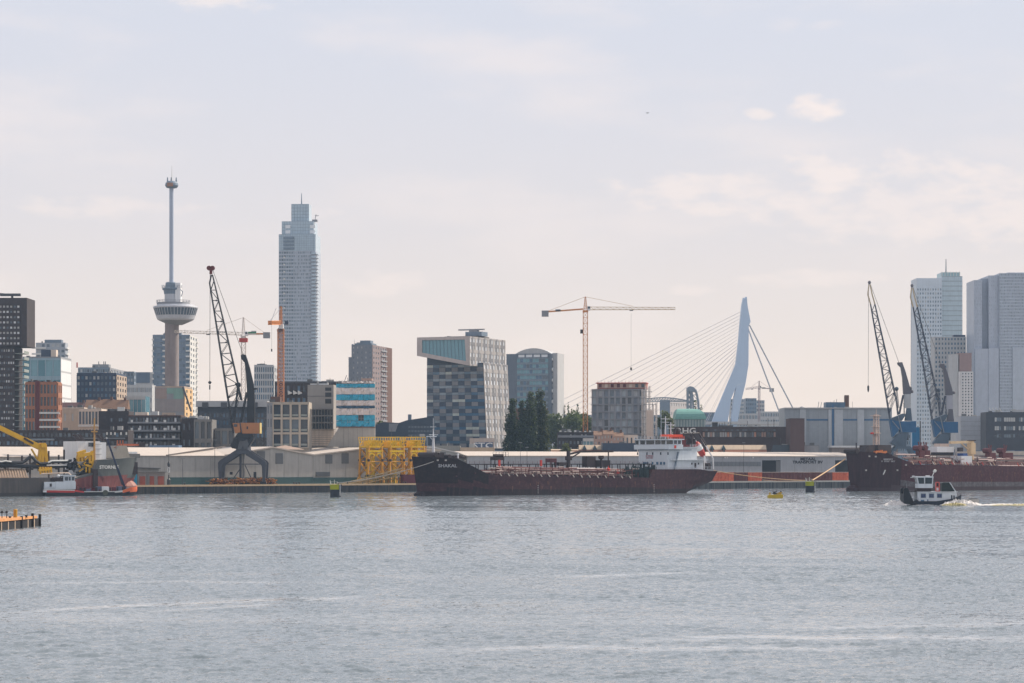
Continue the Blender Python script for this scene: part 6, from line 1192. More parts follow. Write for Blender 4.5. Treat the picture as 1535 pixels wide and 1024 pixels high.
# --- yellow jacket frames
yel = mat('frame_yellow', (.80, .49, .01), .5, var=.3, scale=.9); yel_o = mat('frame_orange_yellow', (.66, .31, .02), .55, var=.35, scale=.9, col2=(.42, .16, .03)); olive = mat('olive_steel', (.18, .15, .05), .7)
JF = qf(584, 9); 
def jacket(px, label, seed):
    rd = random.Random(seed); fr = qf(px, 9); r = fr.root('jacket_frame', label, 'steel frame', 'yellow steel frames on the quay', GZ); k = MP(fr.d(0)); zz = lambda y: fr.z(y, 0); hw = 13.2*k; hd = 3.8
    z0, z1 = GZ+.05, zz(668.5)
    for sx in (-1, 1):
        for sy in (-1, 1):
            m = MB(); m.tube((sx*hw*.96, sy*hd, z0+2.5), (sx*hw*.85, sy*hd, z1), .55, .5, n=8); m.lathe(sx*hw*.96, sy*hd, [(1.1, z0), (1.1, z0+2.5), (.6, z0+3.0)], 8); m.build('leg', yel_o, r)
            for y in (690, 713): MB().ball((sx*hw*(.9 if y < 700 else .95), sy*(hd+.3), zz(y)), .75, 7).build('node', mat('node_black', (.02, .015, .015), .6), r)
    m = MB()
    for sy in (-1, 1):
        for ya, yb in ((713, 692), (692, 671)):
            m.tube((-hw*.93, sy*hd, zz(ya)), (hw*.88, sy*hd, zz(yb)), .26, n=6); m.tube((hw*.93, sy*hd, zz(ya)), (-hw*.88, sy*hd, zz(yb)), .26, n=6); m.tube((-hw*.9, sy*hd, zz(yb)), (hw*.9, sy*hd, zz(yb)), .3, n=6)
    for sx in (-1, 1):
        m.tube((sx*hw*.93, -hd, zz(712)), (sx*hw*.88, hd, zz(692)), .26, n=6); m.tube((sx*hw*.93, hd, zz(712)), (sx*hw*.88, -hd, zz(692)), .26, n=6); m.tube((sx*hw*.88, -hd, zz(692)), (sx*hw*.86, hd, zz(671)), .26, n=6)
    m.build('bracing', yel_o, r)
    m = MB(); m.tube((0, -hd*.3, GZ), (0, -hd*.3, zz(668)), .95, .8, n=10); m.tube((hw*.45, 0, GZ), (hw*.42, 0, zz(668)), .4, n=7); m.tube((-hw*.5, .5, GZ), (-hw*.45, .5, zz(670)), .4, n=7); m.build('riser_pipe', yel, r)
    m = MB()
    for sx in (-1, 1):
        for i in range(8):
            a0, a1 = math.pi*i/8, math.pi*(i+1)/8; R_ = hw*.36; c = sx*hw*.5
            m.beam((c+R_*math.cos(a0), -hd-.2, zz(684)+R_*.9*math.sin(a0)), (c+R_*math.cos(a1), -hd-.2, zz(684)+R_*.9*math.sin(a1)), .5, .6)
    m.build('arched_plate', yel, r)
    m = MB(); m.box(-hw*.98, hw*.98, -hd-.4, hd+.4, zz(671), zz(669.4)); m.box(-hw*.98, hw*.98, -hd-.45, -hd-.1, zz(678), zz(675)); m.build('deck_plate', yel, r)
    # cage
    za, zb_ = zz(669.2), zz(655.5); m = MB(); n = 7
    for sy in (-1, 1):
        for i in range(n): t = -1+2*i/(n-1); m.tube((t*hw*.88, sy*hd, za), (t*hw*1.0, sy*(hd+.5), zb_), .17, n=5)
        for f in (0, .33, .62, 1): m.beam((-hw*(.88+.12*f), sy*(hd+.5*f), za+(zb_-za)*f), (hw*(.88+.12*f), sy*(hd+.5*f), za+(zb_-za)*f), .30 if f in (0, 1) else .2)
        for i in range(3): t0 = -1+.66*i; q = rd.choice((0, 1)); m.beam((t0*hw*.9, sy*hd, za+.3), ((t0+.5)*hw*.95, sy*(hd+.3), za+(zb_-za)*.62), .45, .2)
    for sx in (-1, 1):
        for f in (0, .33, .62, 1): m.beam((sx*hw*(.88+.12*f), -hd-.5*f, za+(zb_-za)*f), (sx*hw*(.88+.12*f), hd+.5*f, za+(zb_-za)*f), .22)
    m.build('cage', yel, r)
    m = MB()
    for i in range(3): t = rd.uniform(-.8, .5)*hw; m.box(t, t+rd.uniform(1.2, 2.6), -hd*.95, hd*.8, za+.02, za+rd.uniform(1.6, 3.0))
    m.build('cage_plates', yel, r)
    m = MB()
    for i in range(16):
        a = (rd.uniform(-hw, hw), rd.uniform(-hd, hd), rd.uniform(z0+.5, zz(690))); m.tube(a, (a[0]+rd.uniform(-2, 2), a[1], a[2]+rd.uniform(-1.5, 2.5)), rd.uniform(.12, .3), n=5)
    m.build('pipework', mat('pipe_brown', (.16, .085, .03), .7), r, kind='stuff')
jacket(556, 'left of the three yellow steel frames, next to the warehouse shutter', 3); jacket(588.5, 'middle one of the three yellow steel frames', 5); jacket(619, 'right one of the three yellow steel frames, at the tanker bow', 9)
fr = qf(633, 13); r = fr.root('lattice_tower', 'small orange lattice frame half hidden behind the tanker bow', 'steel frame', z=GZ); m = MB()
for i in range(4): m.beam((i*1.5-2.5, 0, GZ), (i*1.5-2.5, 0, fr.z(669.5, 0)), .35)
for j in range(5): m.beam((-2.6, 0, GZ+3*j+1), (2.2, 0, GZ+3*j+3), .28); m.beam((2.2, 0, GZ+3*j+1), (-2.6, 0, GZ+3*j+3), .28)
m.beam((-2.7, 0, fr.z(669.5, 0)), (2.4, 0, fr.z(669.5, 0)), .5); m.build('lattice', yel_o, r)
fr = qf(604.5, 3.5); r = fr.root('container', 'dark red container at the foot of the yellow frames', 'container', z=GZ); u = fr.u; MB().box(0, u(624.5), 0, 2.4, GZ, fr.z(711.5, 2)).build('body', mat('container_dark_red', (.11, .02, .035), .6), r)
for i in range(13): MB().box(.2+i*.5, .42+i*.5, -.07, -.005, GZ+.1, fr.z(711.8, 2)).build('corrugation', mat('container_dark_red', (0, 0, 0)), r)
def ramp(x0, y0, x1, y1, v, label):
    fr = qf(x0, v); r = fr.root('gangway', label, 'gangway', 'lattice gangways on the quay', GZ); a = Vector(fr.p(x0, y0)); c = Vector(fr.p(x1, y1)); m = MB(); m.lattice(a, c, 1.4, 1.5, 1.4, 1.5, 12, .22, .14); m.build('truss', mat('gangway_tan', (.34, .25, .13), .7), r)
ramp(514, 727.5, 605, 704, 2.6, 'upper tan lattice gangway sloping up from the left dolphin towards the frames'); ramp(522, 727.5, 592, 712, 1.8, 'lower tan lattice gangway lying at the foot of the frames')
fr = qf(553, 2.4); r = fr.root('steel_cradle', 'olive steel cradle frame at the foot of the yellow frames', 'steel frame', z=GZ); u = fr.u; m = MB(); zt_ = fr.z(712.5, 4)
for i in range(7): a = u(553+6.4*i); m.beam((a, 0, GZ), (a, 0, zt_), .5); m.beam((a, 3, GZ), (a, 3, zt_), .5)
for q in (GZ+.4, (GZ+zt_)/2, zt_): m.beam((0, 0, q), (u(592), 0, q), .35); m.beam((0, 3, q), (u(592), 3, q), .35)
m.build('frame', olive, r)
# bollards along the coping
for i, (px, nm) in enumerate(((441, 'pair of dark bollards'), (449, 'single dark bollard'), (521, 'dark bollard'), (605, 'dark bollard'), (1143, 'dark bollard'), (277, 'small dark bollard'))):
    fr = qf(px, .2); r = fr.root('bollard', f'{nm} on the quay coping {["below the gabled warehouse with two shutters", "a little right of the pair", "just right of the left mooring dolphin", "below the dark red container", "in front of the orange steel bins", "below the thin lamp post"][i]}', 'bollard', 'quay bollards', GZ+.18)
    for k in range(2 if i in (0, 3, 4) else 1): MB().lathe(k*1.2, .1, [(.3, GZ+.19), (.28, GZ+.7), (.45, GZ+.8), (.42, GZ+1.0), (.1, GZ+1.1)], 8).build('post', steel_dark, r)
# ================================================================== SHIPS
class Hull:
    """lofted hull in ship coordinates: bow at u=0 end of the list, v from 0 (near side) to B"""
    def __init__(s, st, B, rows=9, flare=1.6, zk=-1.5, fine=2):
        s.st = st; s.B = B; s.R = rows; s.fl = flare; s.zk = zk
    def at(s, i, f, side):
        uw, ud, hw, hd, zd = s.st[i]; z = s.zk+(zd-s.zk)*f; g = max(0, z/zd) if zd else 0
        gu = min(1, g*1.9)**.9 if (ud > uw and i > len(s.st)/2) else g
        u = uw+(ud-uw)*gu; hb = hw+(hd-hw)*g**s.fl; return (u, s.B/2-side*hb, z)
    def build(s, r, mats, zlev, name='hull', deckm=None):
        m = MB(); n = len(s.st); ix = {}
        for side in (1, -1):
            for i in range(n):
                for k in range(s.R+1): ix[i, k, side] = len(m.v); m.v.append(s.at(i, k/s.R, side))
        for side in (1, -1):
            for i in range(n-1):
                for k in range(s.R):
                    q = (ix[i, k, side], ix[i+1, k, side], ix[i+1, k+1, side], ix[i, k+1, side]); zc = sum(m.v[j][2] for j in q)/4; uc = sum(m.v[j][0] for j in q)/4
                    m.f.append(q); m.m.append(zlev(zc, uc))
        for i in (0, n-1):
            for k in range(s.R):
                q = (ix[i, k, 1], ix[i, k, -1], ix[i, k+1, -1], ix[i, k+1, 1]); m.f.append(q); m.m.append(zlev(sum(m.v[j][2] for j in q)/4, m.v[q[0]][0]))
        h = m.build(name, mats, r); h.data.polygons.foreach_set('use_smooth', [True]*len(h.data.polygons)); h.data.set_sharp_from_angle(angle=.6)
        if deckm:
            dk = MB()
            for i in range(n-1):
                a, b_, c, d_ = s.at(i, 1, 1), s.at(i+1, 1, 1), s.at(i+1, 1, -1), s.at(i, 1, -1); dk.quad(*[(x, y, z-.02) for x, y, z in (a, b_, c, d_)])
            dk.build('deck', deckm, r)
        return h
def rails(m, pts, h=1.1, step=1.6, r=.05, n=2):
    for a, b_ in zip(pts, pts[1:]):
        a, b_ = Vector(a), Vector(b_); L_ = (b_-a).length; k = max(1, int(L_/step))
        for i in range(k+1): p = a.lerp(b_, i/k); m.beam(p, p+Vector((0, 0, h)), r*1.6)
        for j in range(1, n+1): m.beam(a+Vector((0, 0, h*j/n)), b_+Vector((0, 0, h*j/n)), r*1.6)
dk_red = mat('deck_oxide', (.085, .034, .03), .8, col2=(.06, .03, .028)); ship_blk = mat('hull_black', (.024, .017, .020), .65, col2=(.045, .026, .026), streak=.3, var=.3, spec=.15); ship_brn = mat('hull_brown', (.055, .023, .029), .6, col2=(.092, .042, .042), spec=.2, streak=.26, var=.3); boot_blk = mat('hull_boot', (.028, .02, .024), .6, spec=.2, col2=(.06, .035, .035), streak=.45)
ship_w = mat('ship_white', (.62, .66, .70), .45, var=.08, streak=.12); pipe_r = mat('pipe_red', (.14, .042, .04), .6); pipe_g = mat('pipe_grey', (.36, .33, .32), .5); gear_dk = mat('gear_dark', (.035, .022, .024), .6); rail_p = mat('rail_pink', (.42, .31, .29), .5); red_b = mat('signal_red', (.60, .05, .03), .5); tarp = mat('net_green_black', (.03, .045, .045), .8)
# ------------------------------------------------------------------ tanker in the middle
B_ = 22.; SF = Frame(634, 903, 35.5); r = SF.root('tanker_ship', 'dark hulled tanker lettered SHAKAL with a white accommodation block at its stern', 'ship', z=0.); P = SF.p; U = SF.u
ub, ut = U(626.5, 11), U(617.5, 11); zf_ = P(650, 687.5, 0)[2]; u1 = U(691, 0); u2 = U(733, 0); z2 = P(733, 711.5, 0)[2]; u3 = U(975, 0); z3 = 6.9; u4 = U(978, 0); z4 = P(1000, 703.6, 0)[2]; u5 = U(1073, 2); z5 = P(1073, 706, 1)[2]
def entry(ub, ut, u1, u2, u9, hb, zf_, z2, z9):
    L_ = u9-ub; out = []
    for q in [0, .03, .08, .15, .24, .34]+[(u1-ub)/L_, ((u1+u2)/2-ub)/L_, (u2-ub)/L_, (u2*.5+u9*.5-ub)/L_, 1.]:
        uw = ub+q*L_; fz = max(0, 1-q/.36); ud = uw+(ut-ub)*fz; z = zf_+.6*max(0, 1-q*4) if uw <= u1+.01 else (zf_+(z2-zf_)*(uw-u1)/(u2-u1) if uw <= u2 else z9)
        out.append((uw, ud, max(.05, hb*(1-(1-q)**2.9)), max(.15, hb*(1-(1-q)**3.7)), z))
    return out
st = entry(ub, ut, u1, u2, U(775, 0), 11, zf_, z2, z2-.05)+[((u2+u3)/2, (u2+u3)/2, 11, 11, (z2+z3)/2), (u3, u3, 11, 11, z3), (u4, u4, 11, 11, z4), (U(1025, 0), U(1028, 0), 11, 11, z4), (U(1036, 0)-2, U(1050, 0), 9.6, 11, z4), (U(1040, 0)-1, U(1064, 0), 6, 10.7, z5), (U(1041, 0), u5, 3, 10.2, z5)]
hull = Hull(st, B_, rows=10, flare=1.2); hull.build(r, [boot_blk, ship_brn, ship_blk], lambda z, u: 0 if z < 2.6 else (2 if (u < u2 and z > 5.6) else 1), deckm=dk_red)
# bulwark edge
m = MB()
for side in (1, -1):
    q = [hull.at(i, 1, side) for i in range(0, 7)]
    for a, b2_ in zip(q, q[1:]): m.beam((a[0], a[1], a[2]+.1), (b2_[0], b2_[1], b2_[2]+.1), .35)
m.build('bulwark_rail', ship_blk, r)
m = MB(); m.lathe(0, 0, [(.1, 0), (.1, 0)], 3) if False else None
bul = MB(); bul.ball((0, 0, 0), 1, 10); 
for i in range(len(bul.v)): x, y, z = bul.v[i]; bul.v[i] = (ub+2+x*4.2, 11+y*2.2, .2+z*1.9)
bul.build('bulbous_bow', boot_blk, r)
seam_d = mat('weld_seam', (.036, .017, .02), .6); mk = mat('draught_white', (.42, .40, .38), .6); rst = mat('rust_streak', (.15, .065, .04), .8)
for i in range(15): a = U(790+17*i, 0); MB().box(a, a+.14, -.025, .05, .4, z3-1.2).build('weld_seam', seam_d, r)
for px in (806, 980): a = U(px, 0); q = MB(); [q.box(a, a+.4, -.04, .05, .8+.75*j, 1.05+.75*j) for j in range(5)]; q.build('draught_marks', mk, r)
rs = random.Random(21)
for i in range(26): a = U(rs.uniform(760, 1040), 0); zt0 = rs.uniform(3.5, 6.2); q = MB(); q.ext([(a, -.03, zt0), (a+rs.uniform(.2, .6), -.03, zt0), (a+.2, -.03, zt0-rs.uniform(.8, 2.6))], (0, .06, 0)); q.build('rust_streak', rst, r)
tx = P(671, 698.5, 0); lettering('SHAKAL', 1.75, r, (tx[0]+.1, .15, tx[2]), mat('name_grey', (.34, .34, .36), .6), sx=1.35, bold=.04, rz=-.075)
for px, py in ((656, 690), (668, 690), (697, 690.5), (684, 714), (712, 709.5)): q = P(px, py, 0); MB().box(q[0]-.35, q[0]+.35, -.28, .12, q[2]-.3, q[2]+.3).build('fairlead', pipe_g if py < 700 else ship_brn, r)
# foremast and windlass
q = P(649.5, 683, 11); um = q[0]; zt_ = lambda y, v=11: SF.z(y, um, v)
m = MB(); m.tube((um, 11, zf_), (um, 11, zt_(655)), .75, .42, n=8); m.tube((um, 11, zt_(655)), (um, 11, zt_(643)), .3, .2, n=6); m.tube((um, 11, zt_(643)), (um, 11, zt_(627)), .1, n=5); m.build('foremast', mat('mast_pale', (.58, .58, .60), .5), r)
m = MB(); m.box(um-2.6, um+.8, 9.8, 12.2, zt_(655), zt_(654)); m.beam((um-2.4, 9.9, zt_(655)), (um-.5, 11, zt_(659)), .25); m.beam((um-2, 11, zt_(651.8)), (um+2.2, 11, zt_(651.8)), .22); m.beam((um-1.4, 11, zt_(640)), (um+1.4, 11, zt_(640)), .14); m.build('crosstree', ship_w, r)
m = MB(); m.box(um-3.5, um+.5, 6, 16, zf_+.1, zf_+1.6); m.tube((um-2.6, 5, zf_+1.6), (um-2.6, 17, zf_+1.6), 1.0, n=10); m.box(um+.8, um+3.2, 8, 14, zf_, zf_+2.4); m.tube((um+4.6, 6, zf_+.9), (um+4.6, 10, zf_+.9), .8, n=9); m.build('windlass', gear_dk, r)
m = MB(); m.box(um+7.5, um+10.5, 7, 10, zf_+.02, zf_+1.3); m.lathe(um+13, 9, [(.9, zf_), (.9, zf_+.8), (.3, zf_+1.2)], 8); m.build('mooring_gear', gear_dk, r); m = MB(); m.lathe(um+8.6, 6, [(.35, zf_), (.35, zf_+1.5), (.6, zf_+1.7), (.2, zf_+2)], 8); m.build('vent', ship_w, r)
m = MB(); rails(m, [(um+5, 21, zf_), (u1, 21, zf_)], 1.1); rails(m, [(um+10, .9, zf_), (u1, .3, zf_)], .9); m.build('forecastle_rail', gear_dk, r)
# deck gear along the cargo deck
zd = lambda u: z2+(z3-z2)*(u-u2)/(u3-u2)
ucw0, ucw1 = U(702, 11), U(975, 11); zcw = SF.z(695.5, (ucw0+ucw1)/2, 11)
m = MB(); m.beam((ucw0, 11, zcw-.1), (ucw1, 11, zcw-.1), 1.8, .45); 
n = 22
for i in range(n+1): a = ucw0+(ucw1-ucw0)*i/n; m.beam((a, 11.8, zd(a)), (a, 11.8, zcw-.3), .3); m.beam((a, 10.2, zd(a)), (a, 10.2, zcw-.3), .3)
m.build('catwalk', gear_dk, r)
m = MB(); rails(m, [(ucw0, 10.1, zcw+.1), (ucw1, 10.1, zcw+.1)], 1.1, 2.4, .045); m.build('catwalk_rail', pipe_r, r)
PL = [(3.0, .7, .16, pipe_r), (4.6, 1.1, .2, pipe_g), (5.8, 1.6, .22, pipe_r), (7.0, 1.1, .3, pipe_g), (8.2, 2.1, .25, gear_dk), (9.2, 2.7, .22, pipe_g), (13, 1.8, .3, pipe_r), (15, 2.4, .25, pipe_g)]
for v, h, rr, mm in PL:
    a, c = U(715+rng.integers(0, 25), v), U(940+rng.integers(0, 30), v); MB().tube((a, v, zd(a)+h), (c, v, zd(c)+h), rr, n=7).build('deck_pipe', mm, r)
m = MB(); rd = random.Random(4)
for i in range(150):
    a = rd.uniform(U(735, 4), U(960, 4)); v = rd.uniform(1.5, 16); h = rd.uniform(.8, 2.8)
    m.tube((a, v, zd(a)), (a, v, zd(a)+h), rd.uniform(.06, .18), n=5)
    if i % 3 == 0: m.tube((a, v, zd(a)+h*.9), (a, v+rd.uniform(2, 5), zd(a)+h*.9), .14, n=5)
m.build('valve_posts', pipe_r, r, kind='stuff')
m = MB()
for i in range(90):
    a = rd.uniform(U(738, 4), U(960, 4)); v = rd.uniform(1.5, 14); z = zd(a); m.box(a, a+rd.uniform(.5, 1.8), v, v+rd.uniform(.5, 1.5), z, z+rd.uniform(.4, 1.5))
m.build('hatches', gear_dk, r, kind='stuff')
m = MB()
for i in range(50):
    a = rd.uniform(U(738, 4), U(950, 4)); v = rd.uniform(2, 9); z = zd(a)+rd.uniform(.4, 1.8); L_ = rd.uniform(2, 7); m.tube((a, v, z), (a+L_, v, z), rd.uniform(.07, .15), n=5)
m.build('small_pipes', rail_p, r, kind='stuff')
m, m2 = MB(), MB()
for i in range(110):
    a = rd.uniform(U(738, 2), U(955, 2)); v = rd.uniform(.6, 5.5); z = zd(a); h = rd.uniform(1.4, 3.8); m.beam((a, v, z), (a, v, z+h), rd.uniform(.12, .3))
    if i % 3 == 0: m.beam((a, v, z+h*.8), (a+rd.uniform(2, 6), v, z+h*.8), .18)
    if i % 4 == 0: m2.tube((a, v, z+h), (a+rd.uniform(1.5, 5), v, z+h), rd.uniform(.1, .17), n=5)
m.build('pipe_supports', mat('pipe_dark_red', (.11, .03, .03), .65), r, kind='stuff'); m2.build('cross_pipes', rail_p, r, kind='stuff')
for v, h in ((2.2, 2.4), (3.6, 3.0), (6.2, 3.3)): a, c = U(745, v), U(938, v); MB().tube((a, v, zd(a)+h), (c, v, zd(c)+h), .2, n=7).build('deck_pipe', pipe_r, r)
m = MB(); a0, a1 = U(736, .3), U(948, .3); rails(m, [(a0, .35, zd(a0)), (a1, .35, zd(a1))], 1.15, 3.2, .045, 2); m.build('deck_rail', rail_p, r)
br_me = MB(); br_me.ext([(0, -.35, -.45), (.3, -.35, -.45), (-.5, -.35, .6), (-.8, -.35, .6)], (0, .3, 0)); br_me = br_me.mesh('rail_bracket', mat('bracket_white', (.75, .68, .60), .5))
for i in range(17):
    px = 751+12.1*i
    if i == 8: continue
    a = U(px, 0); inst(br_me, 'rail_bracket', r, (a, 0, zd(a)))
for px in (748.5, 811): q = P(px, 694, 3); MB().box(q[0]-.35, q[0]+.35, 2.6, 3.4, q[2]-1.3, q[2]+1.2).build('hose_box', red_b, r); MB().tube((q[0], 3, zd(q[0])), (q[0], 3, q[2]-1.35), .12, n=5).build('hose_post', pipe_r, r)
def stand(xa, xb, ya, yb, v, m_, roof=None, name='deck_house'):
    a, c = U(xa, v), U(xb, v); z0, z1 = SF.z(yb, (a+c)/2, v), SF.z(ya, (a+c)/2, v); q = MB(); q.box(a, c, v, v+3.5, z0, z1)
    for x in (a+.2, c-.2): q.beam((x, v+.3, zd(x)), (x, v+.3, z0), .3); q.beam((x, v+3.2, zd(x)), (x, v+3.2, z0), .3)
    o = q.build(name, m_, r)
    if roof: MB().box(a-.1, c+.1, v-.1, v+3.6, z1+.01, z1+.25).build('house_top', roof, o)
    return a, c, z0, z1
a, c, z0, z1 = stand(742, 756, 685, 690, 9, gear_dk, None, 'winch_platform'); m = MB(); rails(m, [(a-1, 9, z1), (c+2, 9, z1), (c+2, 12.5, z1)], 2.0, 1.3, .06); m.beam((c+2, 9, z1-2), (c+2, 9, zd(c)), .3); m.tube((a, 10, z1+.6), (c, 10, z1+.6), .6, n=8); m.build('platform_rail', gear_dk, r)
stand(825, 834.5, 687.5, 693, 8, mat('winch_maroon', (.10, .025, .03), .6), rail_p, 'winch_house'); stand(838, 850, 693, 698, 8, gear_dk, None, 'pump_cover'); stand(880, 893, 684, 700, 8, gear_dk, None, 'pump_house'); stand(894, 915, 690, 700, 9.5, gear_dk, None, 'pump_house')
# hose crane
q = P(852, 698, 9); uc = q[0]; zc = lambda y: SF.z(y, uc, 9); m = MB(); m.tube((uc, 9, zd(uc)), (uc, 9, zc(676)), .95, .8, n=8); m.box(uc-1, uc+1.2, 8, 10, zc(690), zc(684)); cp = m.build('crane_post', gear_dk, r)
e = P(919, 676.5, 9); m = MB(); m.beam((uc, 9, zc(681)), (uc+6, 9, zc(677)), .8); m.beam((uc+6, 9, zc(677)), (e[0], 9, e[2]), .75, .9); m.beam((uc, 9, zc(689)), (uc+6, 9, zc(678.5)), .45); m.build('crane_boom', gear_dk, r)
m = MB(); a = U(901, 8); m.tube((a, 8, zd(a)), (a, 8, SF.z(689, a, 8)), .5, n=8); m.lathe(a, 8, [(.5, SF.z(689, a, 8)), (1.2, SF.z(687, a, 8)), (1.2, SF.z(683, a, 8))], 10); m.build('vent_post', gear_dk, r); m = MB(); a = U(912, 8.5); m.tube((a, 8.5, zd(a)), (a, 8.5, SF.z(677, a, 8.5)), .28, n=6); m.build('boom_rest', gear_dk, r)
m = MB(); a, c = U(868, 5), U(886, 5); m.tube((U(865, 5), 5, zd(a)+3.3), (U(892, 5), 5, zd(a)+3.3), .28, n=6); m.tube((U(866, 5), 5, zd(a)+.9), (U(908, 5), 5, zd(a)+.9), .25, n=6); m.build('manifold_pipe', mat('manifold_white', (.66, .6, .58), .5), r)
for px, y in ((912, 704), (926, 709)): q = P(px, y, 3); m = MB(); m.ball((q[0], 3, q[2]), .9, 7); m.tube((q[0], 3, zd(q[0])), (q[0], 3, q[2]+1.6), .16, n=5); m.build('hydrant', red_b, r)
# dark netting and clutter before the accommodation
m = MB()
for i in range(60):
    a = rd.uniform(U(932, 4), U(978, 4)); v = rd.uniform(.5, 12); z = zd(a); h = rd.uniform(1.5, 6.4)*(.6+.4*(a-U(932, 4))/20); m.box(a, a+rd.uniform(.3, 1.6), v, v+rd.uniform(.3, 1.5), z, z+min(h, 5.8))
for i in range(30): a = rd.uniform(U(925, 4), U(978, 4)); m.tube((a, rd.uniform(.5, 4), zd(a)), (a+rd.uniform(-1, 1), rd.uniform(.5, 4), zd(a)+rd.uniform(3, 6.5)), .12, n=5)
m.build('deck_stores', tarp, r, kind='stuff')
# accommodation
uh = U(1001, 1.5); uhe = U(1036, 1.5); za = z4; zb1 = SF.z(675, uh, 6)
m = MB(); m.box(uh, uhe, 1.5, B_-.6, za-3.5, zb1); acc = m.build('accommodation', ship_w, r)
dkm = mat('seam_blue_grey', (.22, .27, .33), .5); 
MB().box(uh-.15, uhe+.15, 1.3, B_-1.3, zb1+.01, zb1+.35).build('deck_edge', dkm, acc)
fz = lambda py, px=980: SF.z(py, uh, 11)
V = lambda px, uu_=None: SF.v(px, uh if uu_ is None else uu_)
for px in (956, 970, 978.5, 990.5, 1001.5): v = V(px); MB().box(uh-.12, uh-.01, v-.38, v+.38, fz(682), fz(678)).build('window', GL[0], acc)
for xa, xb in ((964, 969), (969.5, 972), (977, 979.5), (984, 987), (989.5, 992.5), (994.5, 997)): va, vb = V(xb), V(xa); MB().box(uh-.12, uh-.01, va, vb, fz(696.5), fz(692.5)).build('window', GL[3], acc)
for t, y in (('NO SMOKING', 683.6), ('SAFETY FIRST', 686.6)): lettering(t, .72, acc, (uh-.16, V(974), fz(y)), mat('notice_red', (.35, .05, .09), .6), rz=-math.pi/2, sx=1.1, bold=.015)
# bridge deck with wings
ubr = uh-1.2; ube = U(1040, 2); zB0, zB1 = zb1+.4, SF.z(657.2, uh, 6)
m = MB(); m.box(ubr, ubr+8, -.6, B_+1.2, zB0, zB0+2.0); br = m.build('bridge_bulwark', ship_w, r)
m = MB(); m.box(ubr+.25, ubr+7.6, -.3, B_+.3, zB0+2.02, zB1-.7); m.build('wheelhouse', ship_w, br); m = MB(); m.box(ubr-.4, ubr+8.4, -1, B_+1, zB1-.68, zB1-.25); m.build('bridge_roof', ship_w, br)
Vb = lambda px: SF.v(px, ubr)
for xa, xb in ((952, 956.5), (959.5, 966), (968.5, 980), (982, 989.5), (991, 996.5), (999, 1004.5), (1007, 1015.5)): va, vb = Vb(xb), Vb(xa); MB().box(ubr+.08, ubr+.24, max(va, -.2), min(vb, B_), zB0+2.2, zB1-.9).build('window', mat('bridge_glass', (.012, .016, .022), .1, spec=.7), br)
for k_ in range(3): MB().box(ubr+1+2.2*k_, ubr+2.5+2.2*k_, -.44, -.31, zB0+2.3, zB1-.95).build('window', GL[0], br)
MB().box(ubr+3, ubr+4.1, -.75, -.61, zB0+.4, zB0+1.7).build('lifebuoy', red_b, br); m = MB(); rails(m, [(ubr, -.6, zB1-.24), (ubr, B_+.6, zB1-.24)], 1.1, 1.8, .05); m.build('monkey_island_rail', ship_w, br)
m = MB()
for v in (4, 7, 9, 13, 16, 18): m.tube((ubr+1, v, zB1-.24), (ubr+1, v, zB1+rd.uniform(.5, 1.4)), .3, n=6)
m.build('roof_fittings', gear_dk, br)
# masts above bridge, red housing, funnel
zM = lambda y, px=1000: SF.z(y, ubr+5, 9)
for px, yt in ((997.5, 624), (1005.5, 633)): a = U(px, 9); m = MB(); m.tube((a, 9, zB1-.3), (a, 9, SF.z(yt, a, 9)), .33, .2, n=6); m.beam((a-2.5, 9, SF.z(yt+4, a, 9)), (a+2.5, 9, SF.z(yt+4, a, 9)), .22); m.beam((a-2, 9, SF.z(yt+9, a, 9)), (a+2, 9, SF.z(yt+9, a, 9)), .18); m.build('signal_mast', mat('mast_pale', (0, 0, 0)), r)
a = U(991, 8); MB().tube((a, 8, zB1), (a, 8, SF.z(615, a, 8)), .1, n=5).build('whip_antenna', ship_w, r)
orr = mat('housing_orange_red', (.75, .08, .03), .5); a, c = U(1001, 7), U(1023.5, 7); z0 = zB1-.2; MB().box(a, c, 7, 12, z0+.9, SF.z(651.3, a, 7)).build('red_housing', orr, r); m = MB(); rails(m, [(a-.4, 6.6, z0), (c+.5, 6.6, z0)], 1.2, 1.2, .07, 3); m.build('red_rail', orr, r)
m = MB(); a = U(1016, 9); m.lathe(U(1014.5, 11), 11, [(1.7, zB1-2), (1.7, SF.z(645.5, a, 9)), (1.5, SF.z(643, a, 9))], 14); m.build('funnel', gear_dk, r); m = MB(); m.path([(a-2.5, 8, zB1), (a-2.3, 8, SF.z(646, a, 8)), (a-1.4, 8, SF.z(642.5, a, 8)), (a-.4, 8, SF.z(642, a, 8))], .25, 6); m.build('exhaust_pipe', gear_dk, r)
# aft house and stairs
ua, ue_ = uhe+.02, U(1053, 3); zl = SF.z(690, ua, 2); m = MB(); m.box(ua, ue_, 2.5, B_-2.5, za-.3, zl); low = m.build('aft_house', ship_w, r); m = MB(); m.box(uh+1, ue_+1.2, .4, B_-.4, zl+.01, zl+.28); m.build('boat_deck', ship_w, r)
for px in (1023, 1031, 1041): a = U(px, 2.5); MB().box(a, a+.9, 2.35, 2.49, za+.7, za+2.7).build('door', gear_dk, low)
for px in (1027, 1036, 1046): a = U(px, 2.5); MB().box(a, a+.7, 2.35, 2.49, za+2, za+2.8).build('window', GL[0], low)
m = MB(); m.box(ua, U(1047, 3), 4, B_-4, zl+.3, SF.z(671, ua, 4)); mid = m.build('upper_aft_house', ship_w, r); MB().box(ua, U(1050, 3), 2, B_-2, SF.z(671, ua, 4)+.02, SF.z(670, ua, 4)).build('poop_awning_deck', ship_w, mid)
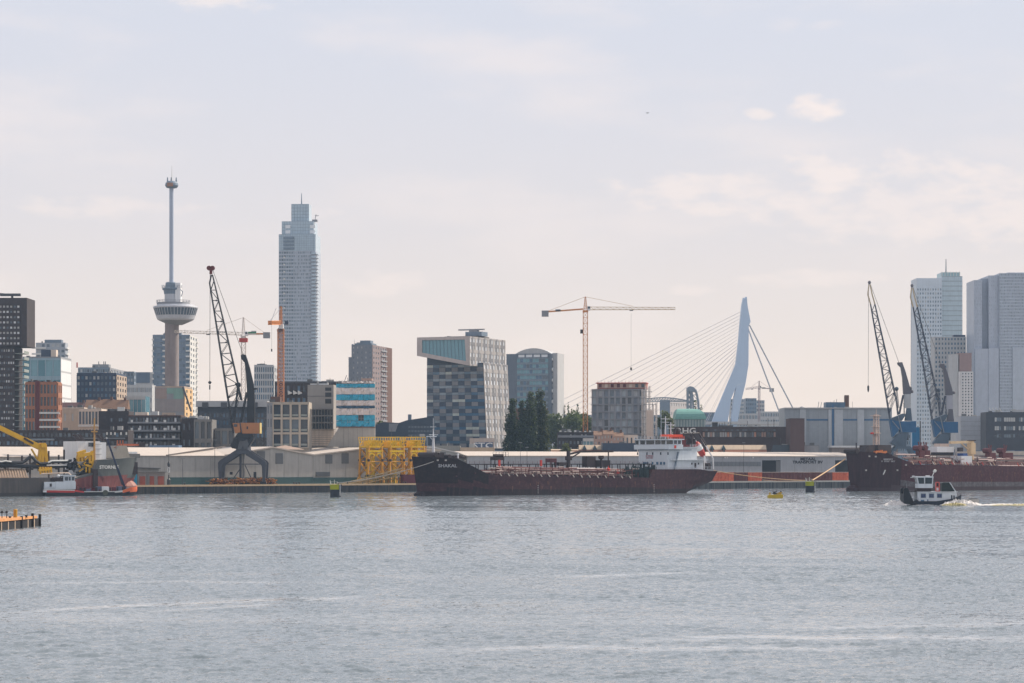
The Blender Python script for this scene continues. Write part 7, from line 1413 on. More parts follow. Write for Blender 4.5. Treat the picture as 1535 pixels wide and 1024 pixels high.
for px, y in ((1022, 680.5), (1026, 681.5), (1030, 679)): q = P(px, y, 4); MB().box(q[0], q[0]+.8, 3.8, 3.99, q[2]-.5, q[2]+.6).build('fire_box', mat('signal_dark_red', (.40, .02, .04), .5), mid)
m = MB(); a, c = U(1011, 1), U(1017, 1); m.beam((a, 1, za), (c, 1, zl+3.6), 1.0, .25); m.beam((a, .4, za+1), (c, .4, zl+4.6), .12); m.build('stairway', dkm, r)
m = MB(); rails(m, [(uh, .5, zl+.3), (ue_+1, .5, zl+.3)], 1.1, 1.6, .05); rails(m, [(U(985, .4), .4, za), (U(1066, .4), .4, za)], 1.1, 2, .05); rails(m, [(ua, 2.2, SF.z(669.8, ua, 4)), (U(1050, 3), 2.2, SF.z(669.8, ua, 4))], 1.1, 1.6, .05); m.build('aft_rails', ship_w, r)
m = MB(); a = uhe+1; zq = SF.z(670, ua, 4); m.box(a, a+5, 6, 14, zq, SF.z(659, a, 6)); m.build('casing', mat('casing_maroon', (.22, .05, .05), .6), r); m = MB()
for k_ in range(8): m.box(a-.2+k_*.7, a+.2+k_*.7, 5.6, 6, zq+1, zq+3+rd.random()*1.5)
m.build('casing_vents', gear_dk, r)
# free-fall lifeboat on its ramp and the A-frame davit
p0, p1 = P(1043, 662, 8), P(1058, 690, 8); d0 = Vector(p1)-Vector(p0); ctr = Vector(p0).lerp(Vector(p1), .42); dn = d0.normalized(); m = MB(); R_ = []
for t, rr in ((-.5, .15), (-.44, .9), (-.3, 1.45), (0, 1.6), (.3, 1.45), (.45, .8), (.52, .1)):
    c = ctr+dn*(t*8.2); s_ = dn.cross(Vector((0, 1, 0))).normalized(); R_.append([c+Vector((0, 1, 0))*rr*math.cos(q)+s_*rr*math.sin(q) for q in [2*math.pi*k/10 for k in range(10)]])
for i in range(6):
    for k in range(10): m.quad(R_[i][k], R_[i][(k+1) % 10], R_[i+1][(k+1) % 10], R_[i+1][k], 1 if i in (2,) else 0)
m.build('lifeboat', [mat('lifeboat_red', (.42, .04, .03), .45), white_p], r)
m = MB(); s_ = Vector((1.6, 0, 1.0))
for v in (5.5, 10.5): m.beam((p0[0]+1.2, v, p0[2]+1.5), (p1[0]+2.0, v, p1[2]+.8), .45); m.beam((p1[0]+2, v, p1[2]+.8), (p1[0]+2.2, v, za), .45); m.beam((p1[0]-3, v, p1[2]+2), (p1[0]-3, v, za), .35)
m.build('lifeboat_ramp', white_p, r)
m = MB(); q0, q1, q2, q3 = P(1030, 650, 8), P(1041, 650, 8), P(1052, 668, 8), P(1056, 682, 8)
for v in (5, 11): m.path([(q0[0], v, zq), (q0[0]+.4, v, q0[2]), (q1[0], v, q1[2]+.2), (q2[0], v, q2[2])], .35, 6)
m.build('davit_frame', gear_dk, r)
m = MB(); a = U(1056, 6); m.box(a, a+3, 5, 9, za, za+1.8); m.tube((a+1.5, 4.5, za+1.8), (a+1.5, 9.5, za+1.8), .9, n=9); m.build('stern_winch', gear_dk, r)
# ------------------------------------------------------------------ right tanker
B2 = 25.; RF = Frame(1283, 1036, 35.5); r = RF.root('tanker_ship', 'dark red tanker with a cream deck crane, cut by the right edge', 'ship', z=0.); P = RF.p; U = RF.u
red_h = mat('hull_dark_red', (.070, .02, .027), .6, spec=.2, col2=(.11, .045, .045), streak=.26, var=.25); brn_h = mat('hull_soot', (.046, .021, .025), .6, spec=.2, col2=(.062, .03, .033), streak=.4, var=.25); gry_h = mat('hull_scuffed_grey', (.085, .07, .075), .55, col2=(.16, .15, .16), streak=.3, var=.3); boot2 = mat('hull_boot_red', (.055, .028, .032), .5, streak=.4)
ub, ut = U(1276, 12.5), U(1268, 12.5); zf_ = P(1300, 679.5, 0)[2]; u1 = U(1338, 0); u2 = U(1372, 0); z2 = P(1372, 696.5, 0)[2]; ue_ = U(1720, 0); z3 = 10.2
st = entry(ub, ut, u1, u2, U(1418, 0), 12.5, zf_, z2, z2-.05)+[((u2+ue_)/2, (u2+ue_)/2, 12.5, 12.5, (z2+z3)/2), (ue_-10, ue_-10, 12.5, 12.5, z3), (ue_, ue_+4, 9, 11, z3)]
h2 = Hull(st, B2, rows=12, flare=1.2); h2.build(r, [boot2, gry_h, red_h, brn_h], lambda z, u: 0 if z < 2.2 else (3 if u < u2-8 else (1 if z < 4.2 else 2)), deckm=dk_red)
bul = MB(); bul.ball((0, 0, 0), 1, 10)
for i in range(len(bul.v)): x, y, z = bul.v[i]; bul.v[i] = (ub+1.5+x*4.5, 12.5+y*2.4, .8+z*2.4)
bul.build('bulbous_bow', brn_h, r)
for i in range(8): a = U(1425+16*i, 0); MB().box(a, a+.15, -.025, .05, .4, 9.5).build('weld_seam', seam_d, r)
for i in range(16): a = U(rs.uniform(1420, 1540), 0); zt0 = rs.uniform(5, 9.5); q = MB(); q.ext([(a, -.03, zt0), (a+rs.uniform(.2, .7), -.03, zt0), (a+.2, -.03, zt0-rs.uniform(1, 3))], (0, .06, 0)); q.build('rust_streak', rst, r)
m = MB()
for side in (1, -1):
    q = [h2.at(i, 1, side) for i in range(0, 7)]
    for a, b2_ in zip(q, q[1:]): m.beam((a[0], a[1], a[2]+.1), (b2_[0], b2_[1], b2_[2]+.1), .4)
m.build('bulwark_rail', brn_h, r)
nm = mat('name_worn', (.25, .24, .25), .6); rq = random.Random(2)
for y, n, xa, w in ((688.6, 7, 1325, 1.9), (691.6, 10, 1322, 1.9)):
    for i in range(n):
        if n == 10 and i in (1, 6): continue
        q = P(xa+i*2.05, y, 0); m = MB(); m.box(q[0], q[0]+.2, -.1, .4, q[2]-.36, q[2]+.36); m.box(q[0]+.2, q[0]+.5, -.1, .4, q[2]+rq.choice((-.36, 0, .16)), q[2]+.36); m.build('worn_letter', nm, r)
for px, py in ((1303, 684), (1312.5, 684.5), (1298, 705), (1358, 697), (1345, 705)): q = P(px, py, 0); MB().box(q[0]-.4, q[0]+.4, -.3, .15, q[2]-.35, q[2]+.35).build('fairlead', pipe_g, r)
q = P(1325.5, 707.5, 0); MB().beam((q[0]-.8, -.2, q[2]-1.2), (q[0]+.5, -.2, q[2]+.9), .35).build('draft_mark', rail_w, r)
# foremast
um = U(1313.5, 12.5); zt_ = lambda y: RF.z(y, um, 12.5); cm_ = mat('mast_cream', (.58, .45, .38), .5); m = MB(); m.lattice((um, 12.5, zf_), (um, 12.5, zt_(622)), 2.0, 2.0, 1.5, 1.5, 10, .42, .26, up=(0, 1, 0)); m.tube((um, 12.5, zf_), (um, 12.5, zt_(640)), .55, n=7); fm = m.build('foremast', cm_, r)
m = MB()
for y, w in ((624, 2.6), (640, 1.8), (650, 2.6)): m.box(um-w, um+w*.6, 11, 14, zt_(y), zt_(y)+.3)
m.tube((um, 12.5, zt_(622)), (um, 12.5, zt_(612)), .12, n=5); m.build('mast_platforms', cm_, fm); m = MB(); m.lathe(um-2.6, 12.5, [(.9, zt_(651)), (.9, zt_(649)), (.3, zt_(648))], 8); m.build('mast_light', red_b, fm)
m = MB(); a, c = U(1302, 9), U(1311, 9); m.box(a, c, 9, 15, zf_, RF.z(667.5, a, 9)); m.box(c+2.2, U(1336, 9), 9, 14, zf_, RF.z(667, c, 9)); m.build('forecastle_house', mat('house_soot', (.05, .035, .035), .6), r)
m = MB(); a = U(1283.5, 10); m.tube((a, 10, zf_), (a, 10, RF.z(664, a, 10)), .3, n=6); a = U(1295, 10); m.ext([(a-1.8, 8, zf_), (a+2.2, 8, zf_), (a+.6, 8, zf_+3), (a-.4, 8, zf_+3)], (0, 3, 0)); m.tube((a-8, 6, zf_+1), (a-8, 14, zf_+1), 1.1, n=9); m.build('windlass', gear_dk, r)
m = MB()
for i in range(14): a = U(1313+1.2*i, 5); m.box(a, a+.5, 5, 6.5, zf_, zf_+rd.uniform(.6, 1.6))
m.build('orange_stores', mat('stores_orange', (.65, .20, .05), .6), r, kind='stuff')
zd = lambda u: z2+(z3-z2)*(u-u2)/(ue_-u2)
m = MB(); rails(m, [(U(1340, 4), 4, zf_-.6), (U(1368, 4), 4, zd(u2)+3)], 1.4, 1.6, .07, 3); m.build('forward_rail', rail_p, r)
PL = [(2.5, .7, .2, pipe_r), (4, 1.3, .3, pipe_r), (5.5, 2.0, .3, pipe_r), (7, 2.6, .3, gear_dk), (8.5, 3.2, .28, pipe_r), (10, 3.9, .3, pipe_g), (12, 4.3, .4, gear_dk), (15, 4.6, .3, pipe_r)]
for v, h, rr, mm in PL: a, c = U(1352+rng.integers(0, 12), v), U(1600, v); MB().tube((a, v, zd(a)+h), (c, v, zd(c)+h), rr, n=7).build('deck_pipe', mm, r)
for xa, xb, y, v in ((1343, 1372, 681.5, 3.5), (1496, 1540, 698.5, 1.5), (1467, 1490, 689, 4)): a, c = U(xa, v), U(xb, v); z = RF.z(y, (a+c)/2, v); MB().tube((a, v, z), (c, v, z), .32, n=7).build('pale_pipe', rail_p, r)
M1, M2, M3 = MB(), MB(), MB()
for i in range(150):
    a = rd.uniform(U(1372, 5), U(1560, 5)); v = rd.uniform(1.2, 15); h = rd.uniform(.8, 4.6); q = (M1, M2, M1, M3)[i % 4]
    if i % 2: q.tube((a, v, zd(a)), (a, v, zd(a)+h), rd.uniform(.08, .25), n=5)
    else: q.box(a, a+rd.uniform(.4, 2.2), v, v+rd.uniform(.4, 1.6), zd(a)+h*.4, zd(a)+h*.4+rd.uniform(.3, 1.5))
    if i % 5 == 0: q.tube((a, v, zd(a)+h), (a+rd.uniform(2, 8), v, zd(a)+h), .16, n=5)
M1.build('deck_fittings', pipe_r, r, kind='stuff'); M2.build('deck_valves', gear_dk, r, kind='stuff'); M3.build('deck_details', rail_p, r, kind='stuff')
M1 = MB()
for px, ws in ((1381, 2.6), (1389, 2), (1486, 3), (1509, 5)):
    a = U(px, 10); zt2 = RF.z(668 if px < 1400 else 672, a, 10); M1.box(a-ws*.7, a+ws*.7, 9, 12, zd(a)+1.2, zt2-2.2); M1.tube((a-ws*.6, 9, zt2-1.2), (a-ws*.6, 13, zt2-1.2), 1.3, n=9); M1.beam((a, 11, zt2-2), (a+1, 11, zt2+1.5), .5); M1.beam((a-1, 10, zt2-2), (a-2, 10, zt2+1.8), .4); M1.build('mooring_winch', mat('winch_red', (.12, .025, .028), .6), r); M1 = MB()
bw = [mat('bracket_cream', (.70, .50, .36), .5), red_b, mat('bracket_white', (0, 0, 0))]
brs = [];
for w_ in bw: q = MB(); q.ext([(0, .05, 0), (.4, .05, 0), (-1.0, .05, 1.6), (-1.35, .05, 1.6)], (0, .3, 0)); brs.append(q.mesh('rail_bracket', w_))
for i, px in enumerate((1370, 1381, 1401, 1403.5, 1411.5, 1419, 1422, 1429.5, 1432, 1448, 1452, 1459, 1468, 1475, 1487, 1492, 1528, 1534)): a = U(px, 0); inst(brs[i % 3], 'rail_bracket', r, (a, .15, zd(a)+.05))
m = MB(); a0, a1 = U(1366, .3), U(1560, .3); rails(m, [(a0, .35, zd(a0)), (a1, .35, zd(a1))], 1.3, 3, .05, 2); m.build('deck_rail', pipe_r, r)
a, c = U(1441, 3), U(1457, 3); zq = RF.z(683.5, a, 3); MB().box(a, c, 3, 10, zd(a), zq).build('white_deck_house', white_p, r); MB().box(a+2.5, c-2, 4, 8, zq+.01, RF.z(679.5, a, 3)).build('blue_locker', mat('locker_blue', (.02, .06, .2), .5), r)
a, c = U(1405, 12), U(1430, 12); MB().box(a, c, 12, 17, RF.z(678, a, 12), RF.z(669.5, a, 12)).build('white_tank', white_p, r); MB().box(a, c, 12.5, 16, zd(a), RF.z(678, a, 12)-.02).build('tank_stand', gear_dk, r); MB().box(a+2, a+8, 12, 16, RF.z(669.5, a, 12)+.02, RF.z(665, a, 12)).build('tank_gear', cm_, r)
m = MB(); a = U(1456, 9); zc = lambda y: RF.z(y, a, 9); m.tube((a, 9, zd(a)), (a, 9, zc(681)), 1.3, n=9); m.box(a-1.5, a+1.5, 7.6, 10.4, zc(681), zc(664)); m.build('crane_post', mat('crane_cream', (.66, .48, .28), .5), r)
m = MB(); e = U(1424, 9); m.beam((a+1.4, 9, zc(662.5)), (e, 9, RF.z(663.5, e, 9)), 1.1, 1.2); m.beam((a-1, 9, zc(676)), (a-7, 9, zc(664.5)), .5); m.build('crane_boom', mat('crane_cream', (0, 0, 0)), r); m = MB(); m.box(a-2, a+2, 8, 10, zc(662)+.3, zc(660)); m.box(U(1437, 8), U(1444, 8), 8, 9, zc(677), zc(671)); m.build('crane_winch', gear_dk, r)
m = MB(); a = U(1433, 4); m.ext([(a-2, 4, zd(a)), (a-1.4, 4, zd(a)), (a+.1, 4, zd(a)+8), (a-.2, 4, zd(a)+8)], (0, .3, 0)); m.ext([(a+2, 4, zd(a)), (a+1.4, 4, zd(a)), (a-.1, 4, zd(a)+8), (a+.2, 4, zd(a)+8)], (0, .3, 0)); m.build('a_frame', pipe_g, r)
# ------------------------------------------------------------------ rock dumping vessel at the left
B3 = 26.; DF = Frame(0, 897, 34.2); r = DF.root('work_ship', 'grey and red work ship lettered STORNES with yellow deck cranes, at the left edge', 'ship', z=0.); P = DF.p; U = DF.u
hg = mat('hull_grey_brown', (.062, .054, .052), .55, col2=(.095, .08, .074), streak=.45, var=.25); hgg = mat('hull_grey_green', (.085, .095, .095), .5, streak=.3); hr = mat('hull_faded_red', (.15, .04, .04), .6, col2=(.22, .075, .07), streak=.4); hk = mat('hull_waterline_dark', (.035, .032, .034), .6); hpk = mat('bulb_pink', (.34, .15, .115), .6, var=.2); ydk = mat('deck_yellow', (.66, .36, .01), .5)
ua0 = U(-90, 0); zl = lambda px, py, v=0: P(px, py, v)[2]; zA = zl(20, 716.5); zB = zl(120, 709)
um1, um2 = U(112, 0), U(146, 0); zC = zl(155, 689.5, 3); uE = U(186, 13); uT = U(204, 13); zT = zl(200, 685, 13)
st = [(ua0, ua0, 13, 13, zA), (um1, um1, 13, 13, zA), (um2-2, um2-2, 12.9, 13, zB), (um2, um2, 12.8, 13, zC), (U(160, 1), U(165, 1), 11, 12.6, zC+.3), (U(172, 4), U(180, 4), 7, 11.2, zT-.6), (U(180, 9), U(192, 8), 3.2, 8, zT-.2), (uE, U(200, 11), .6, 3.4, zT), (uE+.8, uT, .1, .5, zT+.1)]
h3 = Hull(st, B3, rows=12, flare=1.9); h3.build(r, [hk, hr, hgg, hg], lambda z, u: 0 if z < 1.2 else ((1 if z < 7.6 else 2) if u > um1+2 else 3), deckm=concrete_d)
tb = P(164, 700.5, 1); lettering('STORNES', 1.9, r, (tb[0]-.5, .2, tb[2]), rail_w, sx=1.1, bold=.05, rz=.10)
bul = MB(); bul.ball((0, 0, 0), 1, 14); qb = P(196, 724, 13)
for i in range(len(bul.v)): x, y, z = bul.v[i]; bul.v[i] = (qb[0]-4.5+x*7.6, 13+y*2.8, 2.9+z*4.0)
bul.build('bulbous_bow', hpk, r)
m = MB(); q = P(196, 690, 13); m.box(q[0]-3, q[0]+2.2, 11, 15, 8.5, zT-2.2); m.build('anchor_recess', gear_dk, r)
m = MB(); a, c = U(172, 8), U(192, 8); zh = DF.z(668, a, 8); m.hexa([(a-2.5, 6, zT-.6), (c, 6, zT-.6), (c, 20, zT-.6), (a-2.5, 20, zT-.6), (a+1.5, 7, zh), (c-1, 7, zh), (c-1, 19, zh), (a+1.5, 19, zh)]); m.build('foredeck_house', mat('house_taupe', (.22, .20, .17), .6), r)
m = MB(); a, c = U(190, 13), U(213, 13); z = DF.z(667, c, 13); m.beam((a-4, 13, z), (c, 13, z), .9, .8); m.build('bow_boom', mat('boom_orange_red', (.5, .12, .05), .5), r); m = MB(); m.box(c-1.6, c+.8, 12, 14, z-1, z+1.2); m.build('boom_tip', gear_dk, r); a, c = U(192, 10), U(210, 10); z = DF.z(682, a, 10); MB().box(a, c, 10, 15, z-1.2, z+.5).build('bow_platform', concrete_d, r); MB().box(a, c-1, 10.5, 14.5, z+.52, z+1.3).build('platform_top', white_p, r)
m = MB()
for px in (176, 180, 184): a = U(px, 9); m.tube((a, 9, zT-.6), (a, 9, DF.z(660, a, 9)), .32, n=6); m.beam((a-1.6, 9, DF.z(671, a, 9)), (a+1.6, 9, DF.z(668, a, 9)), .3)
m.build('bow_mast', mat('mast_rust', (.34, .10, .04), .6), r)
# accommodation
a, c = U(117, 7), U(160, 7); z1 = DF.z(661.5, (a+c)/2, 7); MB().box(a, c-3, 7, 22, zB-.5, z1).build('accommodation', white_p, r); MB().box(c-2.98, c+.2, 8, 20, zC+.2, z1-.4).build('accommodation_end', white_p, r)
a2, c2 = U(132.5, 7), U(140.5, 7); MB().box(a2, c2, 6.85, 6.99, DF.z(669.5, a2, 7), DF.z(663.5, a2, 7)).build('window', GL[0], r)
for y in (666, 673, 681): MB().box(U(143, 7), U(152, 7), 6.9, 6.99, DF.z(y+.5, a2, 7), DF.z(y-.5, a2, 7)).build('vent_louvre', grey_l, r)
m = MB()
for px in (114, 117, 121, 124, 147, 150, 154): a = U(px, 10); z = DF.z(661.5, a, 10); m.beam((a-1.3, 10, z+2.8), (a+.9, 10, z+.1), .6); m.ball((a, 10, z+1), .5, 6)
m.build('roof_gear', gear_dk, r)
a = U(141.5, 6); m = MB(); m.tube((a, 6, zB), (a, 6, DF.z(627, a, 6)), .55, .28, n=7); m.beam((a-1.6, 6, DF.z(640, a, 6)), (a+1.6, 6, DF.z(640, a, 6)), .3); m.box(a-1.1, a+1.1, 5.3, 6.7, DF.z(648, a, 6), DF.z(646, a, 6)); m.build('main_mast', mat('mast_ochre', (.40, .22, .06), .6), r)
# yellow gantry
m = MB(); rd = random.Random(8); g = lambda px, y, v=3: (U(px, v), v, DF.z(y, U(px, v), v))
for xa, ya, xb, yb, w in ((116, 684, 137, 680, 1.6), (116, 680, 128, 676, 1.4), (127, 690, 140, 676, .7), (117, 685, 118, 692, .9), (122, 684, 123, 692, .9), (134, 682, 134, 692, 1.0), (131, 692, 139, 694, 1.2), (138, 676, 139, 710, 1.1), (128, 697, 138, 700, 1.1), (129, 700, 129, 708, .7), (134, 700, 134, 709, .8), (142, 692, 142, 706, 1.0)): m.beam(g(xa, ya), g(xb, yb), w, w*.8)
for i in range(16): x, y = rd.uniform(116, 140), rd.uniform(678, 706); m.beam(g(x, y), g(x+rd.uniform(-4, 4), y+rd.uniform(-4, 4)), .45)
m.box(U(117, 4), U(127, 4), 4, 6, DF.z(691, U(120, 4), 4), DF.z(684, U(120, 4), 4)); m.build('yellow_gantry', ydk, r)
m = MB()
for i in range(26): x, y = rd.uniform(104, 134), rd.uniform(690, 712); m.beam(g(x, y, rd.uniform(2.5, 8)), g(x+rd.uniform(-5, 5), y+rd.uniform(-4, 4), rd.uniform(2.5, 8)), rd.uniform(.5, 1.6))
m.build('gantry_machinery', mat('machinery_black', (.016, .017, .022), .5), r)
m = MB(); q = U(139.5, 2); m.box(q-1, q+1, -.6, 2, 1.5, zB+1.5); m.build('fall_pipe_guide', gear_dk, r)
# yellow crane
m = MB(); cv = 9
for xa, xb in ((57, 62), (62.3, 66), (70, 67)): m.beam(g(xa, 697, cv), g(xb, 666, cv), 1.25)
m.beam(g(58, 694, cv), g(70, 694, cv), 1.0); m.box(U(60, cv), U(67, cv), cv-1.5, cv+1.5, DF.z(671, U(63, cv), cv), DF.z(664, U(63, cv), cv)); m.build('crane_pedestal', ydk, r)
m = MB(); m.beam(g(60.5, 671, cv), g(38, 660, cv), 1.3, 2.2); m.beam(g(38, 660, cv), g(-30, 627, cv), 1.3, 1.8); m.beam(g(47, 673, cv), g(57, 690, cv), .6); m.build('crane_boom', ydk, r); m = MB(); m.beam(g(50, 665, cv-.8), g(36, 657, cv-.8), .7); m.build('luffing_cylinder', gear_dk, r)
m = MB()
for px in (60, 64, 68, 72, 76): m.beam(g(px, 700, 2), g(px+1, 711, 2), .7)
m.beam(g(58, 705, 2), g(77, 703, 2), .9); m.build('crane_base_frame', ydk, r)
# pipes and deck cargo
m = MB(); m.path([g(x, y, 5) for x, y in ((-60, 693), (34, 693.5), (38, 691), (44, 685.5), (48, 685), (53, 690.5), (60, 695), (72, 695), (78, 692), (104, 691.5))], .62, 8); m.path([g(x, y, 6) for x, y in ((-60, 699), (14, 698), (60, 700), (110, 697.5))], .8, 8); m.build('dredge_pipe', mat('pipe_black', (.018, .019, .024), .4), r)
m = MB(); m.path([g(x, y, 4.2) for x, y in ((-60, 691.8), (4, 692), (8, 691), (17, 692.2))], .3, 6); m.path([g(x, y, 4.2) for x, y in ((72, 693.4), (78, 690.8), (102, 690.4))], .35, 6); m.path([g(x, y, 4.2) for x, y in ((70, 697.5), (100, 697.2))], .28, 6); m.build('pipe_pale', rail_w, r)
m = MB()
for i in range(40): x = rd.uniform(-40, 112); y = rd.uniform(692, 707); m.beam(g(x, y, rd.uniform(5, 12)), g(x+rd.uniform(-5, 5), y+rd.uniform(-2, 3), rd.uniform(5, 12)), rd.uniform(.4, 1.3))
m.build('deck_machinery', mat('machinery_brown', (.07, .055, .05), .7), r, kind='stuff')
m = MB()
for px, yt in ((12, 681), (33, 683), (45, 680), (73, 676), (96, 674), (88, 682)): a = U(px, 12); m.tube((a, 12, zA), (a, 12, DF.z(yt, a, 12)), .4, n=6)
m.build('vent_posts', gear_dk, r)
tn = mat('deck_tan', (.25, .18, .13), .8); m = MB(); q0, q1 = U(0, 1.5), U(42, 1.5); m.hexa([(U(-60, 1), .8, zA), (q1, .8, zA), (q1, 6, zA+3.6), (U(-60, 1), 6, zA+3.6), (U(-60, 1), 1.2, zA), (q1, 1.2, zA), (q1, 6.4, zA+3.6), (U(-60, 1), 6.4, zA+3.6)]); m.build('hopper_coaming', tn, r)
m = MB()
for i in range(16): a = U(-20+4*i, 1); m.beam((a, .7, zA+.1), (a+1.2, 5.8, zA+3.7), .25)
m.build('coaming_ribs', mat('rib_tan', (.38, .28, .2), .8), r); m = MB(); rails(m, [(U(-60, .3), .3, zA), (U(103, .3), .3, zA)], 1.1, 2.2, .05); m.path([(U(62, .2), .2, zA+1.6), (U(102, .2), .2, zA+2.0), (U(108, .2), .2, zA+.8), (U(116, .2), .2, zA-.2)], .22, 6); m.build('deck_rail', mat('rail_tan', (.5, .4, .33), .6), r)
# ------------------------------------------------------------------ small supply boat
WF = Frame(66, 905, 20); r = WF.root('work_boat', 'small white and black work boat with an orange bow and a dark blue crane boom', 'boat', z=0.); P = WF.p; U = WF.u
L_ = U(206, 3); bz = lambda px, py, v=0: P(px, py, v)[2]; zs = bz(70, 733.5); zm = bz(140, 736.5); ze = bz(200, 729.5); B4 = 7.5
st = [(.6, 0, 2.6, 3.2, zs), (3, 2.5, 3.6, 3.7, zs), (U(112), U(112), 3.75, 3.75, zs-.2), (U(126), U(126), 3.75, 3.75, zm), (U(172), U(172), 3.75, 3.75, zm), (U(184), U(184), 3.4, 3.7, zm+.3), (U(193, 1), U(195, 1), 2.2, 3.1, ze-.3), (U(199, 2.5), U(203, 2.5), .9, 1.9, ze), (U(201, 3), L_, .1, .4, ze+.1)]
wk = mat('boat_black', (.014, .016, .02), .5); wr = mat('boat_red', (.50, .04, .035), .5); wo = mat('boat_orange', (.75, .16, .06), .5); uo = U(185)
h4 = Hull(st, B4, rows=8, zk=-.6, flare=1.3); h4.build(r, [wk, wr, wo, rail_w], lambda z, u: 0 if z < zs*.52 else (2 if u > uo else (1 if (z < zs*.8 and u < U(124)) else (3 if u < U(124) else (0 if z < zm*.7 else 3)))), deckm=mat('boat_deck', (.12, .10, .09), .8))
MB().box(U(67), U(84), .8, B4-.8, zs, bz(75, 722.5)).build('stern_house', ship_w, r); MB().box(U(84.3), U(114), .7, B4-.7, zs, bz(98, 722)).build('main_house', ship_w, r); MB().box(U(75), U(78), .68, .79, bz(76, 730), bz(76, 725)).build('door', gear_dk, r)
wh = MB().box(U(96), U(113), 1.2, B4-1.2, bz(98, 722)+.02, bz(98, 713.5)).build('wheelhouse', ship_w, r)
for xa, xb in ((97, 102), (103, 106), (107.5, 111.5)): MB().box(U(xa, 1.2), U(xb, 1.2), 1.08, 1.19, bz(98, 720.5), bz(98, 715)).build('window', GL[0], wh)
MB().box(U(92), U(114.5), .8, B4-.8, bz(98, 713.5)+.02, bz(98, 712)).build('wheelhouse_roof', ship_w, wh); m = MB(); m.box(U(82), U(95), 1.5, B4-1.5, bz(90, 722)+.02, bz(90, 716)); m.lathe(U(81), 3, [(.8, bz(90, 722)), (.9, bz(90, 717)), (.2, bz(90, 715))], 8); m.build('engine_casing', gear_dk, r); MB().ball((U(89.5), 3, bz(90, 714)), .75, 8).build('radar_dome', white_p, r)
m = MB(); m.box(U(64.5), U(70), -.1, .4, zs-1.2, zs-.5); m.build('stern_fender', white_p, r)
m = MB(); rails(m, [(U(66), .4, zs), (U(84), .4, zs)], 1.1, 1.5, .05); m.build('stern_rail', ship_w, r)
rd = random.Random(12); m1, m2, m3 = MB(), MB(), MB()
for i in range(34): x = rd.uniform(118, 184); a = U(x); q = (m1, m2, m3)[i % 3]; q.box(a, a+rd.uniform(.4, 2.2), rd.uniform(.8, 3), rd.uniform(3.4, 6), zm, zm+rd.uniform(.4, 2.0))
m1.build('deck_cargo', gear_dk, r, kind='stuff'); m2.build('cargo_bundles', mat('cargo_maroon', (.14, .03, .04), .7), r, kind='stuff'); m3.build('cargo_boxes', mat('cargo_grey_blue', (.12, .14, .2), .7), r, kind='stuff')
MB().box(U(153.5), U(164), 1, 5, zm, bz(158, 729.5)).build('white_locker', white_p, r); m = MB(); m.tube((U(158), -.1, zm-.6), (U(158), .4, zm-.6), 1.1, n=12); m.build('tyre_fender', mat('fender_olive', (.08, .085, .06), .8), r)
bl = mat('boom_navy', (.012, .02, .06), .45); a = P(187, 735, 3); m = MB(); m.tube((a[0], 3, zm), (a[0], 3, bz(187, 729, 3)), .7, n=8); m.build('crane_base', bl, r); m = MB(); e = P(160.5, 658, 3); k_ = Vector(a).lerp(Vector(e), .45); m.beam((a[0], 3, bz(187, 731, 3)), k_, .8); m.beam(k_, e, .62); m.build('crane_boom', bl, r); m = MB(); e2 = P(161.5, 661, 3); m.beam(e2, P(159.5, 655.5, 3), .5); m.build('boom_tip', rail_w, r); m = MB(); m.beam(P(183, 727, 2.5), P(172, 694, 2.5), .35); m.build('boom_cylinder', steel_dark, r)
# ------------------------------------------------------------------ push boat with wake
d = 730; VF = Frame(1405, d, 0); r = VF.root('push_boat', 'small white and black push boat throwing spray in front of the right tanker', 'boat', z=0.); u = VF.u; z = lambda y: Z(y, d); p = lambda px, py, v=0: (u(px), v, z(py)); hb = 4.2
def sec(u0_, u1_, zt, hbt): return (u0_, u1_, hbt*.9, hbt, zt)
st = [(u(1368), u(1366), 3.6, 3.9, z(751)), (u(1376), u(1374), 4.1, 4.2, z(751)), (u(1400), u(1400), 4.2, 4.2, z(751)), (u(1424), u(1426), 4.0, 4.2, z(747)), (u(1432), u(1438), 2.6, 3.6, z(741))]
Hull(st, 0, rows=6, zk=-.8).build(r, [mat('pusher_hull', (.02, .028, .045), .45, var=.1)], lambda z, u: 0, deckm=steel_dark)
m = MB()
for v in (-3.6, 2.2): m.ext([p(1352, 755, v), p(1352, 733, v), p(1353.5, 731, v), p(1358, 731.5, v), p(1368, 755.5, v), p(1366, 756.5, v)], (0, 1.2, 0))
m.box(u(1352), u(1354), -2.4, 2.2, z(754), z(740)); m.build('push_knees', mat('knee_black', (.012, .016, .022), .5), r)
MB().tube(p(1356.5, 732, -3.2), p(1356.5, 725, -3.2), .1, n=5).build('bow_pole', grey_m, r)
MB().box(u(1372.5), u(1431), -3.4, 3.4, z(751)-.3, z(737.6)).build('deckhouse', ship_w, r); MB().box(u(1371.5), u(1432), -3.7, 3.7, z(737.6)+.01, z(736.8)).build('house_roof', ship_w, r)
for xa in (1378, 1390, 1402): f = MB().box(u(xa-.5), u(xa+7), -3.52, -3.41, z(746.2), z(739.6)).build('window_frame', dkm, r); MB().box(u(xa), u(xa+6.5), -3.6, -3.53, z(745.5), z(740.3)).build('pane', mat('pusher_glass', (.015, .04, .12), .1, spec=.6), f)
m = MB(); m.box(u(1377.5), u(1382.5), -3.55, -3.41, z(752.5), z(749)); m.box(u(1387), u(1388.6), -3.55, -3.41, z(751), z(748.5)); m.build('hatch', GL[3], r); m = MB(); m.tube((u(1370.5), -3.9, z(752)), (u(1370.5), -3.2, z(752)), .75, n=12); m.build('tyre_fender', steel_dark, r)
